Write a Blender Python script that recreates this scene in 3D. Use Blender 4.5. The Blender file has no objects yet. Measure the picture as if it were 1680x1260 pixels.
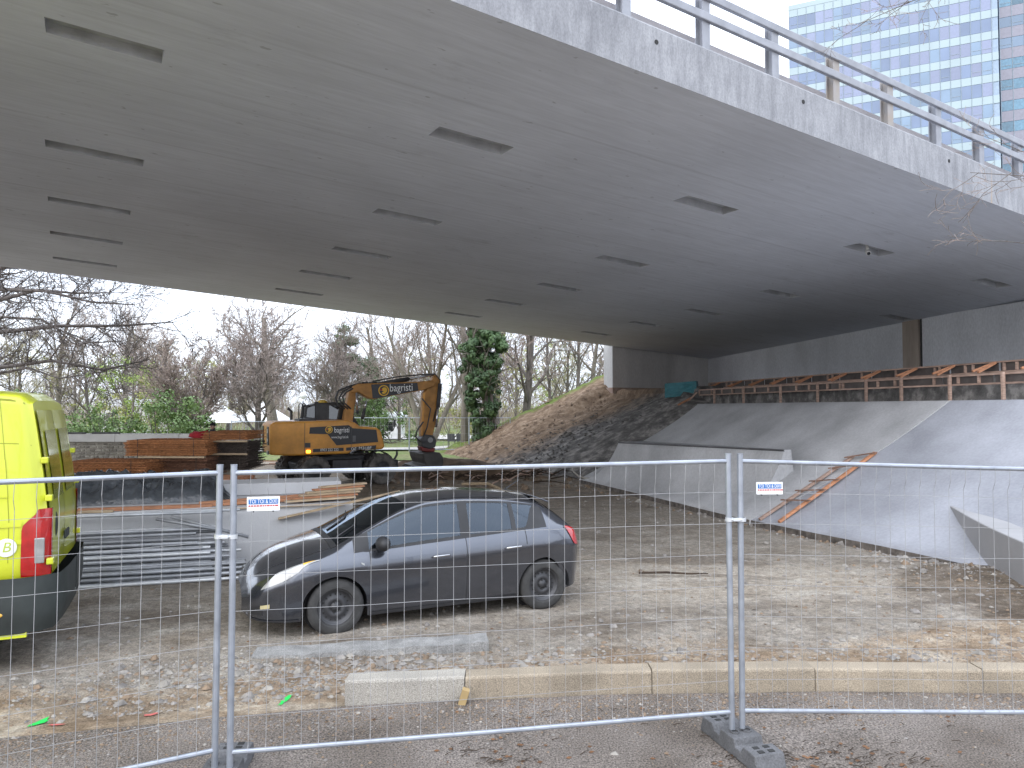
import bpy, bmesh, math, random
from mathutils import Vector, Matrix, noise, Euler
R = math.radians
random.seed(7)
scene = bpy.context.scene
COL = scene.collection

# ------------------------------------------------------------------ camera
CAM_H = 2.45
PITCH = R(1.9)
FPX = 1200.0                       # focal length in photograph pixels (1680 wide)
cam_data = bpy.data.cameras.new('camera')
cam_data.sensor_width = 36.0
cam_data.lens = FPX / 1680.0 * 36.0
cam_data.clip_start = 0.05
cam_data.clip_end = 2000.0
cam = bpy.data.objects.new('camera', cam_data)
COL.objects.link(cam)
cam.location = (0, 0, CAM_H)
cam.rotation_euler = (math.pi / 2 + PITCH, 0, 0)
scene.camera = cam

# ------------------------------------------------------------------ overcast sky
world = bpy.data.worlds.new('World')
scene.world = world
world.use_nodes = True
wn = world.node_tree
for n in list(wn.nodes):
    wn.nodes.remove(n)
w_out = wn.nodes.new('ShaderNodeOutputWorld')
w_bg = wn.nodes.new('ShaderNodeBackground')
w_sky = wn.nodes.new('ShaderNodeTexSky')
w_sky.sky_type = 'NISHITA'
w_sky.sun_disc = False
SUN_EL, SUN_AZ = R(34), R(205)
w_sky.sun_elevation = SUN_EL
w_sky.sun_rotation = SUN_AZ
w_sky.dust_density = 3.0
w_sky.air_density = 1.0
w_tc = wn.nodes.new('ShaderNodeTexCoord')
w_map = wn.nodes.new('ShaderNodeMapping')
w_map.inputs['Scale'].default_value = (1.0, 1.0, 2.6)
w_no = wn.nodes.new('ShaderNodeTexNoise')
w_no.inputs['Scale'].default_value = 2.2
w_no.inputs['Detail'].default_value = 6
w_ramp = wn.nodes.new('ShaderNodeValToRGB')
w_ramp.color_ramp.elements[0].position = 0.30
w_ramp.color_ramp.elements[0].color = (11.6, 12.9, 15.2, 1)
w_ramp.color_ramp.elements[1].position = 0.72
w_ramp.color_ramp.elements[1].color = (15.0, 16.0, 17.8, 1)
w_mix = wn.nodes.new('ShaderNodeMixRGB')
w_mix.inputs[0].default_value = 0.86          # closed cloud cover with a little blue coming through
wn.links.new(w_tc.outputs['Generated'], w_map.inputs['Vector'])
wn.links.new(w_map.outputs[0], w_no.inputs['Vector'])
wn.links.new(w_no.outputs[0], w_ramp.inputs[0])
wn.links.new(w_sky.outputs[0], w_mix.inputs[1])
# overcast luminance: the zenith of this thin closed sky is twice as bright as its horizon
w_sep = wn.nodes.new('ShaderNodeSeparateXYZ')
wn.links.new(w_tc.outputs['Generated'], w_sep.inputs[0])
w_cie = wn.nodes.new('ShaderNodeMapRange')
w_cie.inputs[1].default_value = 0.0; w_cie.inputs[2].default_value = 1.0
w_cie.inputs[3].default_value = 0.52; w_cie.inputs[4].default_value = 1.0
wn.links.new(w_sep.outputs[2], w_cie.inputs[0])
w_mul = wn.nodes.new('ShaderNodeVectorMath'); w_mul.operation = 'MULTIPLY'
wn.links.new(w_ramp.outputs[0], w_mul.inputs[0]); wn.links.new(w_cie.outputs[0], w_mul.inputs[1])
wn.links.new(w_mul.outputs[0], w_mix.inputs[2])
wn.links.new(w_mix.outputs[0], w_bg.inputs[0])
w_bg.inputs[1].default_value = 0.10
wn.links.new(w_bg.outputs[0], w_out.inputs[0])

sun_data = bpy.data.lights.new('sun', 'SUN')
sun_data.energy = 0.6
sun_data.angle = R(60)
sun_data.color = (1.0, 0.98, 0.95)
sun = bpy.data.objects.new('sun', sun_data)
COL.objects.link(sun)
sd = Vector((math.cos(SUN_EL) * math.sin(SUN_AZ), math.cos(SUN_EL) * math.cos(SUN_AZ), math.sin(SUN_EL)))
sun.rotation_euler = sd.to_track_quat('Z', 'Y').to_euler()
sun.location = (0, 0, 60)

scene.view_settings.view_transform = 'Standard'
scene.view_settings.look = 'None'
scene.view_settings.gamma = 1.0
scene.view_settings.exposure = 1.35
scene.view_settings.use_curve_mapping = False
scene.cycles.max_bounces = 12
scene.cycles.diffuse_bounces = 9
scene.cycles.glossy_bounces = 3
scene.cycles.transmission_bounces = 4
scene.cycles.transparent_max_bounces = 6
scene.cycles.use_denoising = True

# ------------------------------------------------------------------ survey helpers (metres from photograph pixels)
def ray(px, py):
    u = (px - 840) / FPX; v = (630 - py) / FPX
    return Vector((u, math.cos(PITCH) - v * math.sin(PITCH), math.sin(PITCH) + v * math.cos(PITCH)))
EYE = Vector((0, 0, CAM_H))
def at(px, py, Y):
    d = ray(px, py)
    return EYE + d * (Y / d.y)
def on_z(px, py, z=0.0):
    d = ray(px, py)
    return EYE + d * ((z - CAM_H) / d.z)
def sstep(a, b, x):
    t = max(0.0, min(1.0, (x - a) / (b - a)))
    return t * t * (3 - 2 * t)
def lerp(a, b, t): return a + (b - a) * t
def interp(xs, ys, x):
    if x <= xs[0]: return ys[0]
    for i in range(1, len(xs)):
        if x <= xs[i]:
            return lerp(ys[i - 1], ys[i], (x - xs[i - 1]) / (xs[i] - xs[i - 1]))
    return ys[-1]
def ground_z(x, y):
    return -0.25 * sstep(5.0, 20.0, y)
def on_ground(px, py):
    z = 0.0
    for _ in range(12):
        p = on_z(px, py, z)
        z = ground_z(p.x, p.y)
    return on_z(px, py, z)

# ------------------------------------------------------------------ materials
MATS = {}
def mat(name, col, rough=0.8, metal=0.0, var=0.18, scale=3.0, bump=0.0, bscale=40.0, col2=None, coat=0.0,
        spec=0.5, stretch=(1, 1, 1), detail=5.0, rand=0.0, emit=None, world=False, contrast=0.25, fine=0.0, fscale=90.0):
    if name in MATS: return MATS[name]
    m = bpy.data.materials.new(name); m.use_nodes = True
    nt = m.node_tree; N = nt.nodes; L = nt.links
    b = N['Principled BSDF']
    b.inputs['Roughness'].default_value = rough
    b.inputs['Metallic'].default_value = metal
    b.inputs['Specular IOR Level'].default_value = spec
    b.inputs['Coat Weight'].default_value = coat
    b.inputs['Coat Roughness'].default_value = 0.05
    if emit:
        b.inputs['Emission Color'].default_value = (*emit[0], 1); b.inputs['Emission Strength'].default_value = emit[1]
    c2 = col2 if col2 else tuple(max(0, c * (1 - 2 * var)) for c in col)
    c1 = col if col2 else tuple(min(1, c * (1 + var)) for c in col)
    if world:
        src = N.new('ShaderNodeNewGeometry').outputs['Position']
    else:
        src = N.new('ShaderNodeTexCoord').outputs['Object']
    mp = N.new('ShaderNodeMapping'); mp.inputs['Scale'].default_value = stretch
    L.new(src, mp.inputs['Vector'])
    if rand and not world:
        oi = N.new('ShaderNodeObjectInfo'); ml = N.new('ShaderNodeMath'); ml.operation = 'MULTIPLY'; ml.inputs[1].default_value = 37.0
        L.new(oi.outputs['Random'], ml.inputs[0]); L.new(ml.outputs[0], mp.inputs['Location'])
    no = N.new('ShaderNodeTexNoise'); no.inputs['Scale'].default_value = scale; no.inputs['Detail'].default_value = detail
    L.new(mp.outputs[0], no.inputs['Vector'])
    cr = N.new('ShaderNodeValToRGB')
    cr.color_ramp.elements[0].position = 0.5 - contrast; cr.color_ramp.elements[0].color = (*c2, 1)
    cr.color_ramp.elements[1].position = 0.5 + contrast; cr.color_ramp.elements[1].color = (*c1, 1)
    L.new(no.outputs[0], cr.inputs[0])
    out = cr.outputs[0]
    if fine:
        n3 = N.new('ShaderNodeTexNoise'); n3.inputs['Scale'].default_value = fscale; n3.inputs['Detail'].default_value = 2
        L.new(mp.outputs[0], n3.inputs['Vector'])
        r3 = N.new('ShaderNodeMapRange'); r3.inputs[1].default_value = 0.3; r3.inputs[2].default_value = 0.7
        r3.inputs[3].default_value = 1 - fine; r3.inputs[4].default_value = 1 + fine
        L.new(n3.outputs[0], r3.inputs[0])
        mm = N.new('ShaderNodeVectorMath'); mm.operation = 'MULTIPLY'
        L.new(out, mm.inputs[0]); L.new(r3.outputs[0], mm.inputs[1]); out = mm.outputs[0]
    if rand and not world:
        hs = N.new('ShaderNodeHueSaturation')
        mr = N.new('ShaderNodeMapRange'); mr.inputs[3].default_value = 1 - rand; mr.inputs[4].default_value = 1 + rand
        L.new(oi.outputs['Random'], mr.inputs[0]); L.new(mr.outputs[0], hs.inputs['Value']); L.new(out, hs.inputs['Color'])
        out = hs.outputs[0]
    L.new(out, b.inputs['Base Color'])
    if bump:
        n2 = N.new('ShaderNodeTexNoise'); n2.inputs['Scale'].default_value = bscale; n2.inputs['Detail'].default_value = 4
        L.new(mp.outputs[0], n2.inputs['Vector'])
        bp = N.new('ShaderNodeBump'); bp.inputs['Strength'].default_value = bump; bp.inputs['Distance'].default_value = 0.02
        L.new(n2.outputs[0], bp.inputs['Height']); L.new(bp.outputs[0], b.inputs['Normal'])
    MATS[name] = m
    return m

# ------------------------------------------------------------------ mesh builder
class MB:
    def __init__(s): s.v = []; s.f = []; s.m = []
    def add(s, vs, fs, mi=0):
        o = len(s.v); s.v.extend([tuple(v) for v in vs])
        s.f.extend([tuple(i + o for i in f) for f in fs]); s.m.extend([mi] * len(fs)); return s
    def box(s, c, size, rot=None, mi=0, taper=1.0):
        hx, hy, hz = size[0] / 2, size[1] / 2, size[2] / 2
        vs = []
        for z in (-1, 1):
            k = taper if z > 0 else 1.0
            for x, y in ((-1, -1), (1, -1), (1, 1), (-1, 1)):
                v = Vector((x * hx * k, y * hy * k, z * hz))
                if rot is not None: v = rot @ v
                vs.append(v + Vector(c))
        return s.add(vs, [(3, 2, 1, 0), (4, 5, 6, 7), (0, 1, 5, 4), (1, 2, 6, 5), (2, 3, 7, 6), (3, 0, 4, 7)], mi)
    def beam(s, p0, p1, w, h, up=(0, 0, 1), mi=0):
        p0 = Vector(p0); p1 = Vector(p1); d = (p1 - p0)
        L = d.length
        if L < 1e-6: return s
        d /= L; u = Vector(up)
        x = d.cross(u)
        if x.length < 1e-4: x = d.cross(Vector((1, 0, 0)))
        x.normalize(); z = x.cross(d)
        vs = []
        for p in (p0, p1):
            for a, b in ((-1, -1), (1, -1), (1, 1), (-1, 1)):
                vs.append(p + x * (a * w / 2) + z * (b * h / 2))
        return s.add(vs, [(3, 2, 1, 0), (4, 5, 6, 7), (0, 1, 5, 4), (1, 2, 6, 5), (2, 3, 7, 6), (3, 0, 4, 7)], mi)
    def tube(s, pts, rad, n=6, mi=0, cap=True):
        pts = [Vector(p) for p in pts]
        if not hasattr(rad, '__len__'): rad = [rad] * len(pts)
        o = len(s.v); k = len(pts)
        prev = None
        for i, p in enumerate(pts):
            if i == 0: d = pts[1] - p
            elif i == k - 1: d = p - pts[i - 1]
            else: d = pts[i + 1] - pts[i - 1]
            if d.length < 1e-9: d = Vector((0, 0, 1))
            d.normalize()
            if prev is None:
                a = d.orthogonal().normalized()
            else:
                a = prev - d * prev.dot(d)
                if a.length < 1e-5: a = d.orthogonal()
                a.normalize()
            prev = a; b = d.cross(a)
            for j in range(n):
                t = 2 * math.pi * j / n
                q = p + (a * math.cos(t) + b * math.sin(t)) * rad[i]
                s.v.append((q.x, q.y, q.z))
        fs = []
        for i in range(k - 1):
            for j in range(n):
                a0 = o + i * n + j; a1 = o + i * n + (j + 1) % n
                fs.append((a0, a1, a1 + n, a0 + n))
        if cap:
            fs.append(tuple(o + j for j in reversed(range(n)))); fs.append(tuple(o + (k - 1) * n + j for j in range(n)))
        s.f.extend(fs); s.m.extend([mi] * len(fs)); return s
    def lathe(s, prof, c, axis='y', n=32, mi=0, close=False):
        # prof: (radius, offset along the axis)
        o = len(s.v); c = Vector(c)
        for r, a in prof:
            for j in range(n):
                t = 2 * math.pi * j / n
                x, z = r * math.cos(t), r * math.sin(t)
                q = Vector((x, a, z)) if axis == 'y' else (Vector((a, x, z)) if axis == 'x' else Vector((x, z, a)))
                q += c; s.v.append((q.x, q.y, q.z))
        fs = []
        for i in range(len(prof) - 1):
            for j in range(n):
                a0 = o + i * n + j; a1 = o + i * n + (j + 1) % n
                fs.append((a0, a1, a1 + n, a0 + n))
        s.f.extend(fs); s.m.extend([mi] * len(fs)); return s
    def prism(s, outl, y0, y1, mi=0):
        # outline in x,z extruded along y
        n = len(outl)
        vs = [(x, y0, z) for x, z in outl] + [(x, y1, z) for x, z in outl]
        fs = [tuple(range(n)), tuple(reversed(range(n, 2 * n)))]
        for i in range(n):
            j = (i + 1) % n
            fs.append((j, i, i + n, j + n))
        return s.add(vs, fs, mi)
    def grid(s, rows, mi=0, closed=False):
        o = len(s.v); nr = len(rows); nc = len(rows[0])
        for r in rows: s.v.extend([tuple(p) for p in r])
        fs = []
        for i in range(nr - 1):
            for j in range(nc - 1):
                a = o + i * nc + j
                fs.append((a, a + 1, a + nc + 1, a + nc))
        s.f.extend(fs); s.m.extend([mi] * len(fs)); return s
    def ball(s, c, r, n=10, k=6, mi=0, jit=0.0):
        rows = []
        c = Vector(c); rr = r if hasattr(r, '__len__') else (r, r, r)
        for i in range(k + 1):
            ph = math.pi * i / k
            row = []
            for j in range(n + 1):
                t = 2 * math.pi * (j % n) / n
                d = Vector((math.sin(ph) * math.cos(t), math.sin(ph) * math.sin(t), math.cos(ph)))
                q = 1 + (noise.noise(d * 2.3 + c * 3.1) * jit if jit else 0)
                row.append(c + Vector((d.x * rr[0], d.y * rr[1], d.z * rr[2])) * q)
            rows.append(row)
        return s.grid(rows, mi)
    def mesh(s, name, mats, smooth=False, off=None, inv=None):
        me = bpy.data.meshes.new(name)
        if inv is not None: vs = [tuple(inv @ Vector(v)) for v in s.v]
        elif off is not None: vs = [(v[0] - off[0], v[1] - off[1], v[2] - off[2]) for v in s.v]
        else: vs = s.v
        me.from_pydata(vs, [], s.f)
        for m in (mats if isinstance(mats, (list, tuple)) else [mats]): me.materials.append(m)
        if any(s.m): me.polygons.foreach_set('material_index', s.m)
        if smooth: me.polygons.foreach_set('use_smooth', [True] * len(me.polygons))
        me.update()
        return me

ROOTM = {}
def root_of(o):
    while o.parent: o = o.parent
    return o
def rm(o): return ROOTM.get(root_of(o).name, Matrix())
def finish(o, smooth_angle=None, bevel=0.0, seg=2):
    if bevel:
        md = o.modifiers.new('bevel', 'BEVEL'); md.width = bevel; md.segments = seg; md.limit_method = 'ANGLE'; md.angle_limit = R(35)
        md.harden_normals = False
    return o
def part(name, mb, mats, parent, smooth=False, bevel=0.0, local=True, label=None, seg=2):
    """a piece of a thing: coordinates in the thing's own frame (local) or in the world"""
    inv = None if local else rm(parent).inverted()
    me = mb if isinstance(mb, bpy.types.Mesh) else mb.mesh(name, mats, smooth, inv=inv)
    o = bpy.data.objects.new(name, me); COL.objects.link(o); o.parent = parent
    if label: o['label'] = label
    return finish(o, bevel=bevel, seg=seg)
def thing(name, label, cat, loc=(0, 0, 0), rotz=0.0, group=None, kind=None, tilt=None):
    o = bpy.data.objects.new(name, None); o.empty_display_size = 0.2; COL.objects.link(o)
    o.location = loc; o.rotation_euler = (0, 0, rotz) if tilt is None else tilt
    tag(o, label, cat, group, kind)
    ROOTM[o.name] = Matrix.Translation(Vector(loc)) @ o.rotation_euler.to_matrix().to_4x4()
    return o
def tag(o, label=None, cat=None, group=None, kind=None):
    if label: o['label'] = label
    if cat: o['category'] = cat
    if group: o['group'] = group
    if kind: o['kind'] = kind
    return o
def single(name, mb, mats, label=None, cat=None, group=None, kind=None, smooth=False, bevel=0.0, seg=2):
    """a thing that is one mesh, world coordinates, origin at its base"""
    xs = [v[0] for v in mb.v]; ys = [v[1] for v in mb.v]; zs = [v[2] for v in mb.v]
    off = ((min(xs) + max(xs)) / 2, (min(ys) + max(ys)) / 2, min(zs))
    o = bpy.data.objects.new(name, mb.mesh(name, mats, smooth, off=off)); COL.objects.link(o); o.location = off
    ROOTM[o.name] = Matrix.Translation(Vector(off))
    tag(o, label, cat, group, kind)
    return finish(o, bevel=bevel, seg=seg)
def structure(name, mb, mats, smooth=False):
    o = bpy.data.objects.new(name, mb.mesh(name, mats, smooth)); COL.objects.link(o)
    o['kind'] = 'structure'; return o
def copy_tree(o, parent=None, loc=None, rotz=None, label=None, scale=None):
    c = o.copy(); COL.objects.link(c); c.parent = parent
    if loc is not None: c.location = loc
    if rotz is not None: c.rotation_euler = (0, 0, rotz)
    if scale is not None: c.scale = scale if hasattr(scale, '__len__') else (scale,) * 3
    if label: c['label'] = label
    for ch in list(o.children): copy_tree(ch, c)
    return c
def text_mb(txt, size, extrude=0.002, spacing=1.0, shear=0.0):
    cu = bpy.data.curves.new('lettering', 'FONT'); cu.body = txt; cu.size = size; cu.extrude = extrude
    cu.align_x = 'CENTER'; cu.align_y = 'CENTER'; cu.space_character = spacing; cu.shear = shear; cu.resolution_u = 3
    o = bpy.data.objects.new('lettering', cu); COL.objects.link(o)
    bpy.context.view_layer.update()
    ev = o.evaluated_get(bpy.context.evaluated_depsgraph_get()); me = ev.to_mesh()
    mb = MB(); mb.add([v.co for v in me.vertices], [tuple(p.vertices) for p in me.polygons])
    ev.to_mesh_clear(); bpy.data.objects.remove(o); bpy.data.curves.remove(cu)
    return mb
def xform(mb, M):
    mb.v = [tuple(M @ Vector(v)) for v in mb.v]; return mb
def frame(o, x, y):
    """matrix taking local xy text plane to origin o with axes x,y"""
    x = Vector(x).normalized(); y = Vector(y); y = (y - x * y.dot(x)).normalized(); z = x.cross(y)
    return Matrix(((x.x, y.x, z.x, o[0]), (x.y, y.y, z.y, o[1]), (x.z, y.z, z.z, o[2]), (0, 0, 0, 1)))
# ------------------------------------------------------------------ ground, pavement, lawn, paths
def ground_material():
    m = bpy.data.materials.new('site_soil'); m.use_nodes = True
    nt = m.node_tree; N = nt.nodes; L = nt.links; b = N['Principled BSDF']
    b.inputs['Roughness'].default_value = 0.93; b.inputs['Specular IOR Level'].default_value = 0.25
    geo = N.new('ShaderNodeNewGeometry')
    sep = N.new('ShaderNodeSeparateXYZ'); L.new(geo.outputs['Position'], sep.inputs[0])
    def nz(scale, detail=5, rough=0.6, stretch=None):
        n = N.new('ShaderNodeTexNoise'); n.inputs['Scale'].default_value = scale; n.inputs['Detail'].default_value = detail
        n.inputs['Roughness'].default_value = rough
        if stretch:
            mp = N.new('ShaderNodeMapping'); mp.inputs['Scale'].default_value = stretch; L.new(geo.outputs['Position'], mp.inputs[0]); L.new(mp.outputs[0], n.inputs['Vector'])
        else: L.new(geo.outputs['Position'], n.inputs['Vector'])
        return n.outputs[0]
    def ramp(fac, stops):
        r = N.new('ShaderNodeValToRGB'); e = r.color_ramp.elements
        while len(e) < len(stops): e.new(0.5)
        for i, (p, c) in enumerate(stops): e[i].position = p; e[i].color = (*c, 1)
        L.new(fac, r.inputs[0]); return r.outputs[0]
    def math2(op, a, bb):
        n = N.new('ShaderNodeMath'); n.operation = op
        for i, q in enumerate((a, bb)):
            if isinstance(q, (int, float)): n.inputs[i].default_value = q
            else: L.new(q, n.inputs[i])
        return n.outputs[0]
    def mix(f, a, bb, t='MIX'):
        n = N.new('ShaderNodeMixRGB'); n.blend_type = t
        for i, q in enumerate((f, a, bb)):
            if isinstance(q, (int, float)): n.inputs[i].default_value = q
            elif isinstance(q, tuple): n.inputs[i].default_value = (*q, 1)
            else: L.new(q, n.inputs[i])
        return n.outputs[0]
    def band(v, lo, hi, a, bb):
        n = N.new('ShaderNodeMapRange'); n.interpolation_type = 'SMOOTHSTEP'
        n.inputs[1].default_value = lo; n.inputs[2].default_value = hi; n.inputs[3].default_value = a; n.inputs[4].default_value = bb
        L.new(v, n.inputs[0]); return n.outputs[0]
    big = nz(0.45, 4); mid = nz(1.6, 9, 0.72, (0.85, 1.15, 1)); fin = nz(11, 6, 0.75); grit = nz(60, 2, 0.6)
    # gravelly earth beside the kerb: tan, brown and pale lime dust
    earth = ramp(mid, [(0.30, (0.155, 0.115, 0.080)), (0.45, (0.27, 0.205, 0.145)), (0.56, (0.36, 0.30, 0.235)), (0.68, (0.47, 0.43, 0.37))])
    # old tarmac of the yard with dry dust
    yard = ramp(mid, [(0.30, (0.165, 0.14, 0.115)), (0.42, (0.25, 0.222, 0.19)), (0.56, (0.31, 0.285, 0.255)), (0.68, (0.42, 0.395, 0.355))])
    dust = ramp(mid, [(0.30, (0.28, 0.24, 0.195)), (0.50, (0.41, 0.37, 0.32)), (0.70, (0.55, 0.52, 0.475))])
    mud = ramp(mid, [(0.32, (0.16, 0.13, 0.10)), (0.52, (0.28, 0.23, 0.18)), (0.70, (0.42, 0.36, 0.29))])
    ys = math2('ADD', sep.outputs[1], math2('MULTIPLY', math2('SUBTRACT', big, 0.5), 3.0))
    ys = math2('ADD', ys, math2('MULTIPLY', math2('SUBTRACT', mid, 0.5), 1.2))
    f_yard = band(math2('SUBTRACT', ys, math2('MULTIPLY', sep.outputs[0], 0.20)), 7.0, 7.6, 0, 1)
    c = mix(f_yard, earth, yard)
    # lime dust spread over the middle of the yard
    dx = math2('MULTIPLY', math2('SUBTRACT', sep.outputs[0], 3.2), 0.27); dy = math2('MULTIPLY', math2('SUBTRACT', sep.outputs[1], 11.0), 0.55)
    rr = math2('ADD', math2('MULTIPLY', dx, dx), math2('MULTIPLY', dy, dy))
    rr = math2('ADD', rr, math2('MULTIPLY', math2('SUBTRACT', mid, 0.5), 2.4))
    c = mix(band(rr, 0.1, 1.1, 0.85, 0.0), c, dust)
    # dark wet earth round the bank foot and the far end
    c = mix(band(math2('ADD', sep.outputs[1], math2('MULTIPLY', math2('SUBTRACT', big, 0.5), 9.0)), 19.0, 25.0, 0, 0.6), c, mud)
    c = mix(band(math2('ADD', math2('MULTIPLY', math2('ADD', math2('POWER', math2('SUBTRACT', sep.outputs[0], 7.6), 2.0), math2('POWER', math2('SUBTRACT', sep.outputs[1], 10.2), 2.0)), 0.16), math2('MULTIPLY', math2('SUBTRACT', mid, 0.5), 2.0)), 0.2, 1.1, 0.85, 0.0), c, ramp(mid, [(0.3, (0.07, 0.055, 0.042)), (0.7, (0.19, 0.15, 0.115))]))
    c = mix(band(big, 0.56, 0.68, 0.0, 0.45), c, mud)
    damp = nz(0.7, 5, 0.6, (0.5, 1.3, 1)); wet = band(damp, 0.53, 0.60, 0.0, 1.0)
    c = mix(math2('MULTIPLY', wet, 0.42), c, (0.10, 0.075, 0.055))
    rg = N.new('ShaderNodeMapRange'); rg.inputs[3].default_value = 0.95; rg.inputs[4].default_value = 0.62; L.new(wet, rg.inputs[0]); L.new(rg.outputs[0], b.inputs['Roughness'])
    fac = band(fin, 0.32, 0.68, 0.70, 1.24)
    c = mix(1.0, c, fac, 'MULTIPLY')
    fac2 = band(grit, 0.3, 0.7, 0.76, 1.24)
    c = mix(1.0, c, fac2, 'MULTIPLY')
    c = mix(1.0, c, (1.0, 0.97, 0.92), 'MULTIPLY')
    L.new(c, b.inputs['Base Color'])
    bp = N.new('ShaderNodeBump'); bp.inputs['Strength'].default_value = 1.0; bp.inputs['Distance'].default_value = 0.045
    h = math2('ADD', math2('MULTIPLY', fin, 0.8), math2('MULTIPLY', grit, 0.35))
    L.new(h, bp.inputs['Height']); L.new(bp.outputs[0], b.inputs['Normal'])
    return m
M_SOIL = ground_material()

KERB_X = [-9.0, -6.5, -3.85, -1.38, 0.85, 2.6, 4.45, 7.0, 12.0]
KERB_Y = [3.4, 4.5, 5.50, 6.10, 6.34, 6.40, 6.36, 6.10, 5.2]
def kerb_line(x): return interp(KERB_X, KERB_Y, x)

def axis(lo, hi, segs):
    """break points with a step for each stretch"""
    out = [lo]; 
    for end, st in segs:
        while out[-1] + st * 0.5 < end: out.append(out[-1] + st)
        out[-1] = end
    return out
def relief(x, y):
    """lumps of the dug-over yard in metres"""
    a = sstep(6.0, 6.6, y) * (1 - sstep(8.2, 9.5, y) * 0.72)
    a = max(a, 0.28) * (1 - 0.5 * sstep(16, 24, y))
    n1 = noise.fractal(Vector((x * 1.1, y * 1.6, 3.1)), 0.9, 2.1, 4)
    n2 = noise.noise(Vector((x * 7.0, y * 7.0, 1.7)))
    z = a * (0.035 * n1 + 0.014 * n2)
    # rubble raised at the foot of the concrete ledge on the right
    z += 0.22 * math.exp(-(((x - 8.0) / 1.7) ** 2 + ((y - 10.8) / 1.5) ** 2))
    return z
def site_z(x, y):
    return ground_z(x, y) - 0.03 * sstep(0, 0.4, y - kerb_line(x)) + (relief(x, y) if 5.0 < y < 30 else 0)

gx = axis(-300, 300, [(-60, 30), (-16, 4), (-7, 0.35), (10.5, 0.075), (14, 0.35), (30, 4), (60, 10), (300, 40)])
gy = axis(-30, 500, [(4.5, 5), (13.5, 0.075), (20, 0.2), (34, 0.6), (60, 4), (120, 12), (500, 60)])
g = MB()
g.grid([[(x, y, site_z(x, y)) for x in gx] for y in gy])
structure('ground', g, M_SOIL, smooth=True)

M_ASPH = mat('worn_asphalt', (0.225, 0.195, 0.172), 0.92, var=0.2, scale=1.3, bump=1.0, bscale=90, world=True, fine=0.75, fscale=75, col2=(0.12, 0.098, 0.08), contrast=.18, detail=8)
px_ = axis(-12, 12, [(-7, 0.6), (7, 0.12), (12, 0.6)])
g = MB()
rows = []
for k in range(60):
    t = k / 59.0
    row = []
    for x in px_:
        y1 = kerb_line(x) - 0.02 + 0.015 * noise.noise(Vector((x * 5, 0, 0)))
        y = lerp(-6.0, y1, 1 - (1 - t) ** 2)
        z = 0.012 + 0.008 * noise.noise(Vector((x * 0.8, y * 0.8, 5)))
        row.append((x, y, z))
    rows.append(row)
rows.append([(p[0], p[1] + 0.012, -0.10) for p in rows[-1]])
g.grid(rows)
structure('pavement', g, M_ASPH, smooth=False)

# park lawn, with a pale path crossing it and a wide one farther back
M_LAWN = mat('lawn_grass', (0.12, 0.20, 0.04), 0.95, var=0.3, scale=0.6, bump=0.8, bscale=8, world=True, col2=(0.17, 0.15, 0.07), fine=0.35, fscale=6)
M_PATH = mat('pale_path', (0.46, 0.44, 0.41), 0.9, var=0.08, scale=0.5, world=True)
lx = axis(-80, 60, [(60, 4)])
g = MB(); g.grid([[(x, y, ground_z(x, y) + 0.02 + 0.06 * noise.noise(Vector((x * .2, y * .2, 0)))) for x in lx] for y in (38, 42, 46, 50, 54, 58, 62, 68, 74, 90, 120, 170)])
structure('lawn', g, M_LAWN, smooth=True)
def ribbon(name, pts, w, z, m):
    g = MB(); rows = []
    for i, (x, y) in enumerate(pts):
        a = Vector(pts[max(i - 1, 0)]); b = Vector(pts[min(i + 1, len(pts) - 1)]); d = (b - a).normalized(); n = Vector((-d.y, d.x))
        ww = w if not hasattr(w, '__len__') else w[i]
        rows.append([(x + n.x * ww / 2, y + n.y * ww / 2, z), (x - n.x * ww / 2, y - n.y * ww / 2, z)])
    g.grid(rows); return structure(name, g, m)
ribbon('park_path', [(-60, 44.5), (-25, 45.0), (-12, 45.8), (-6, 47.5), (-1, 52), (4, 60)], 2.6, -0.13, M_PATH)
ribbon('plaza_path', [(-60, 70), (-20, 68), (0, 66), (20, 68), (50, 72)], 11.0, -0.125, M_PATH)

# grass and weeds at the far side of the yard are one mass
def blades(name, n, region, hmin, hmax, m, zf, seed=1):
    rnd = random.Random(seed); g = MB()
    for _ in range(n):
        x, y = region(rnd); z = zf(x, y); h = rnd.uniform(hmin, hmax); a = rnd.uniform(0, 6.28); w = h * 0.12
        dx, dy = math.cos(a), math.sin(a); lx_, ly_ = rnd.uniform(-.4, .4) * h, rnd.uniform(-.4, .4) * h
        g.add([(x - dx * w, y - dy * w, z), (x + dx * w, y + dy * w, z), (x + lx_, y + ly_, z + h)], [(0, 1, 2)])
    return g
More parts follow.
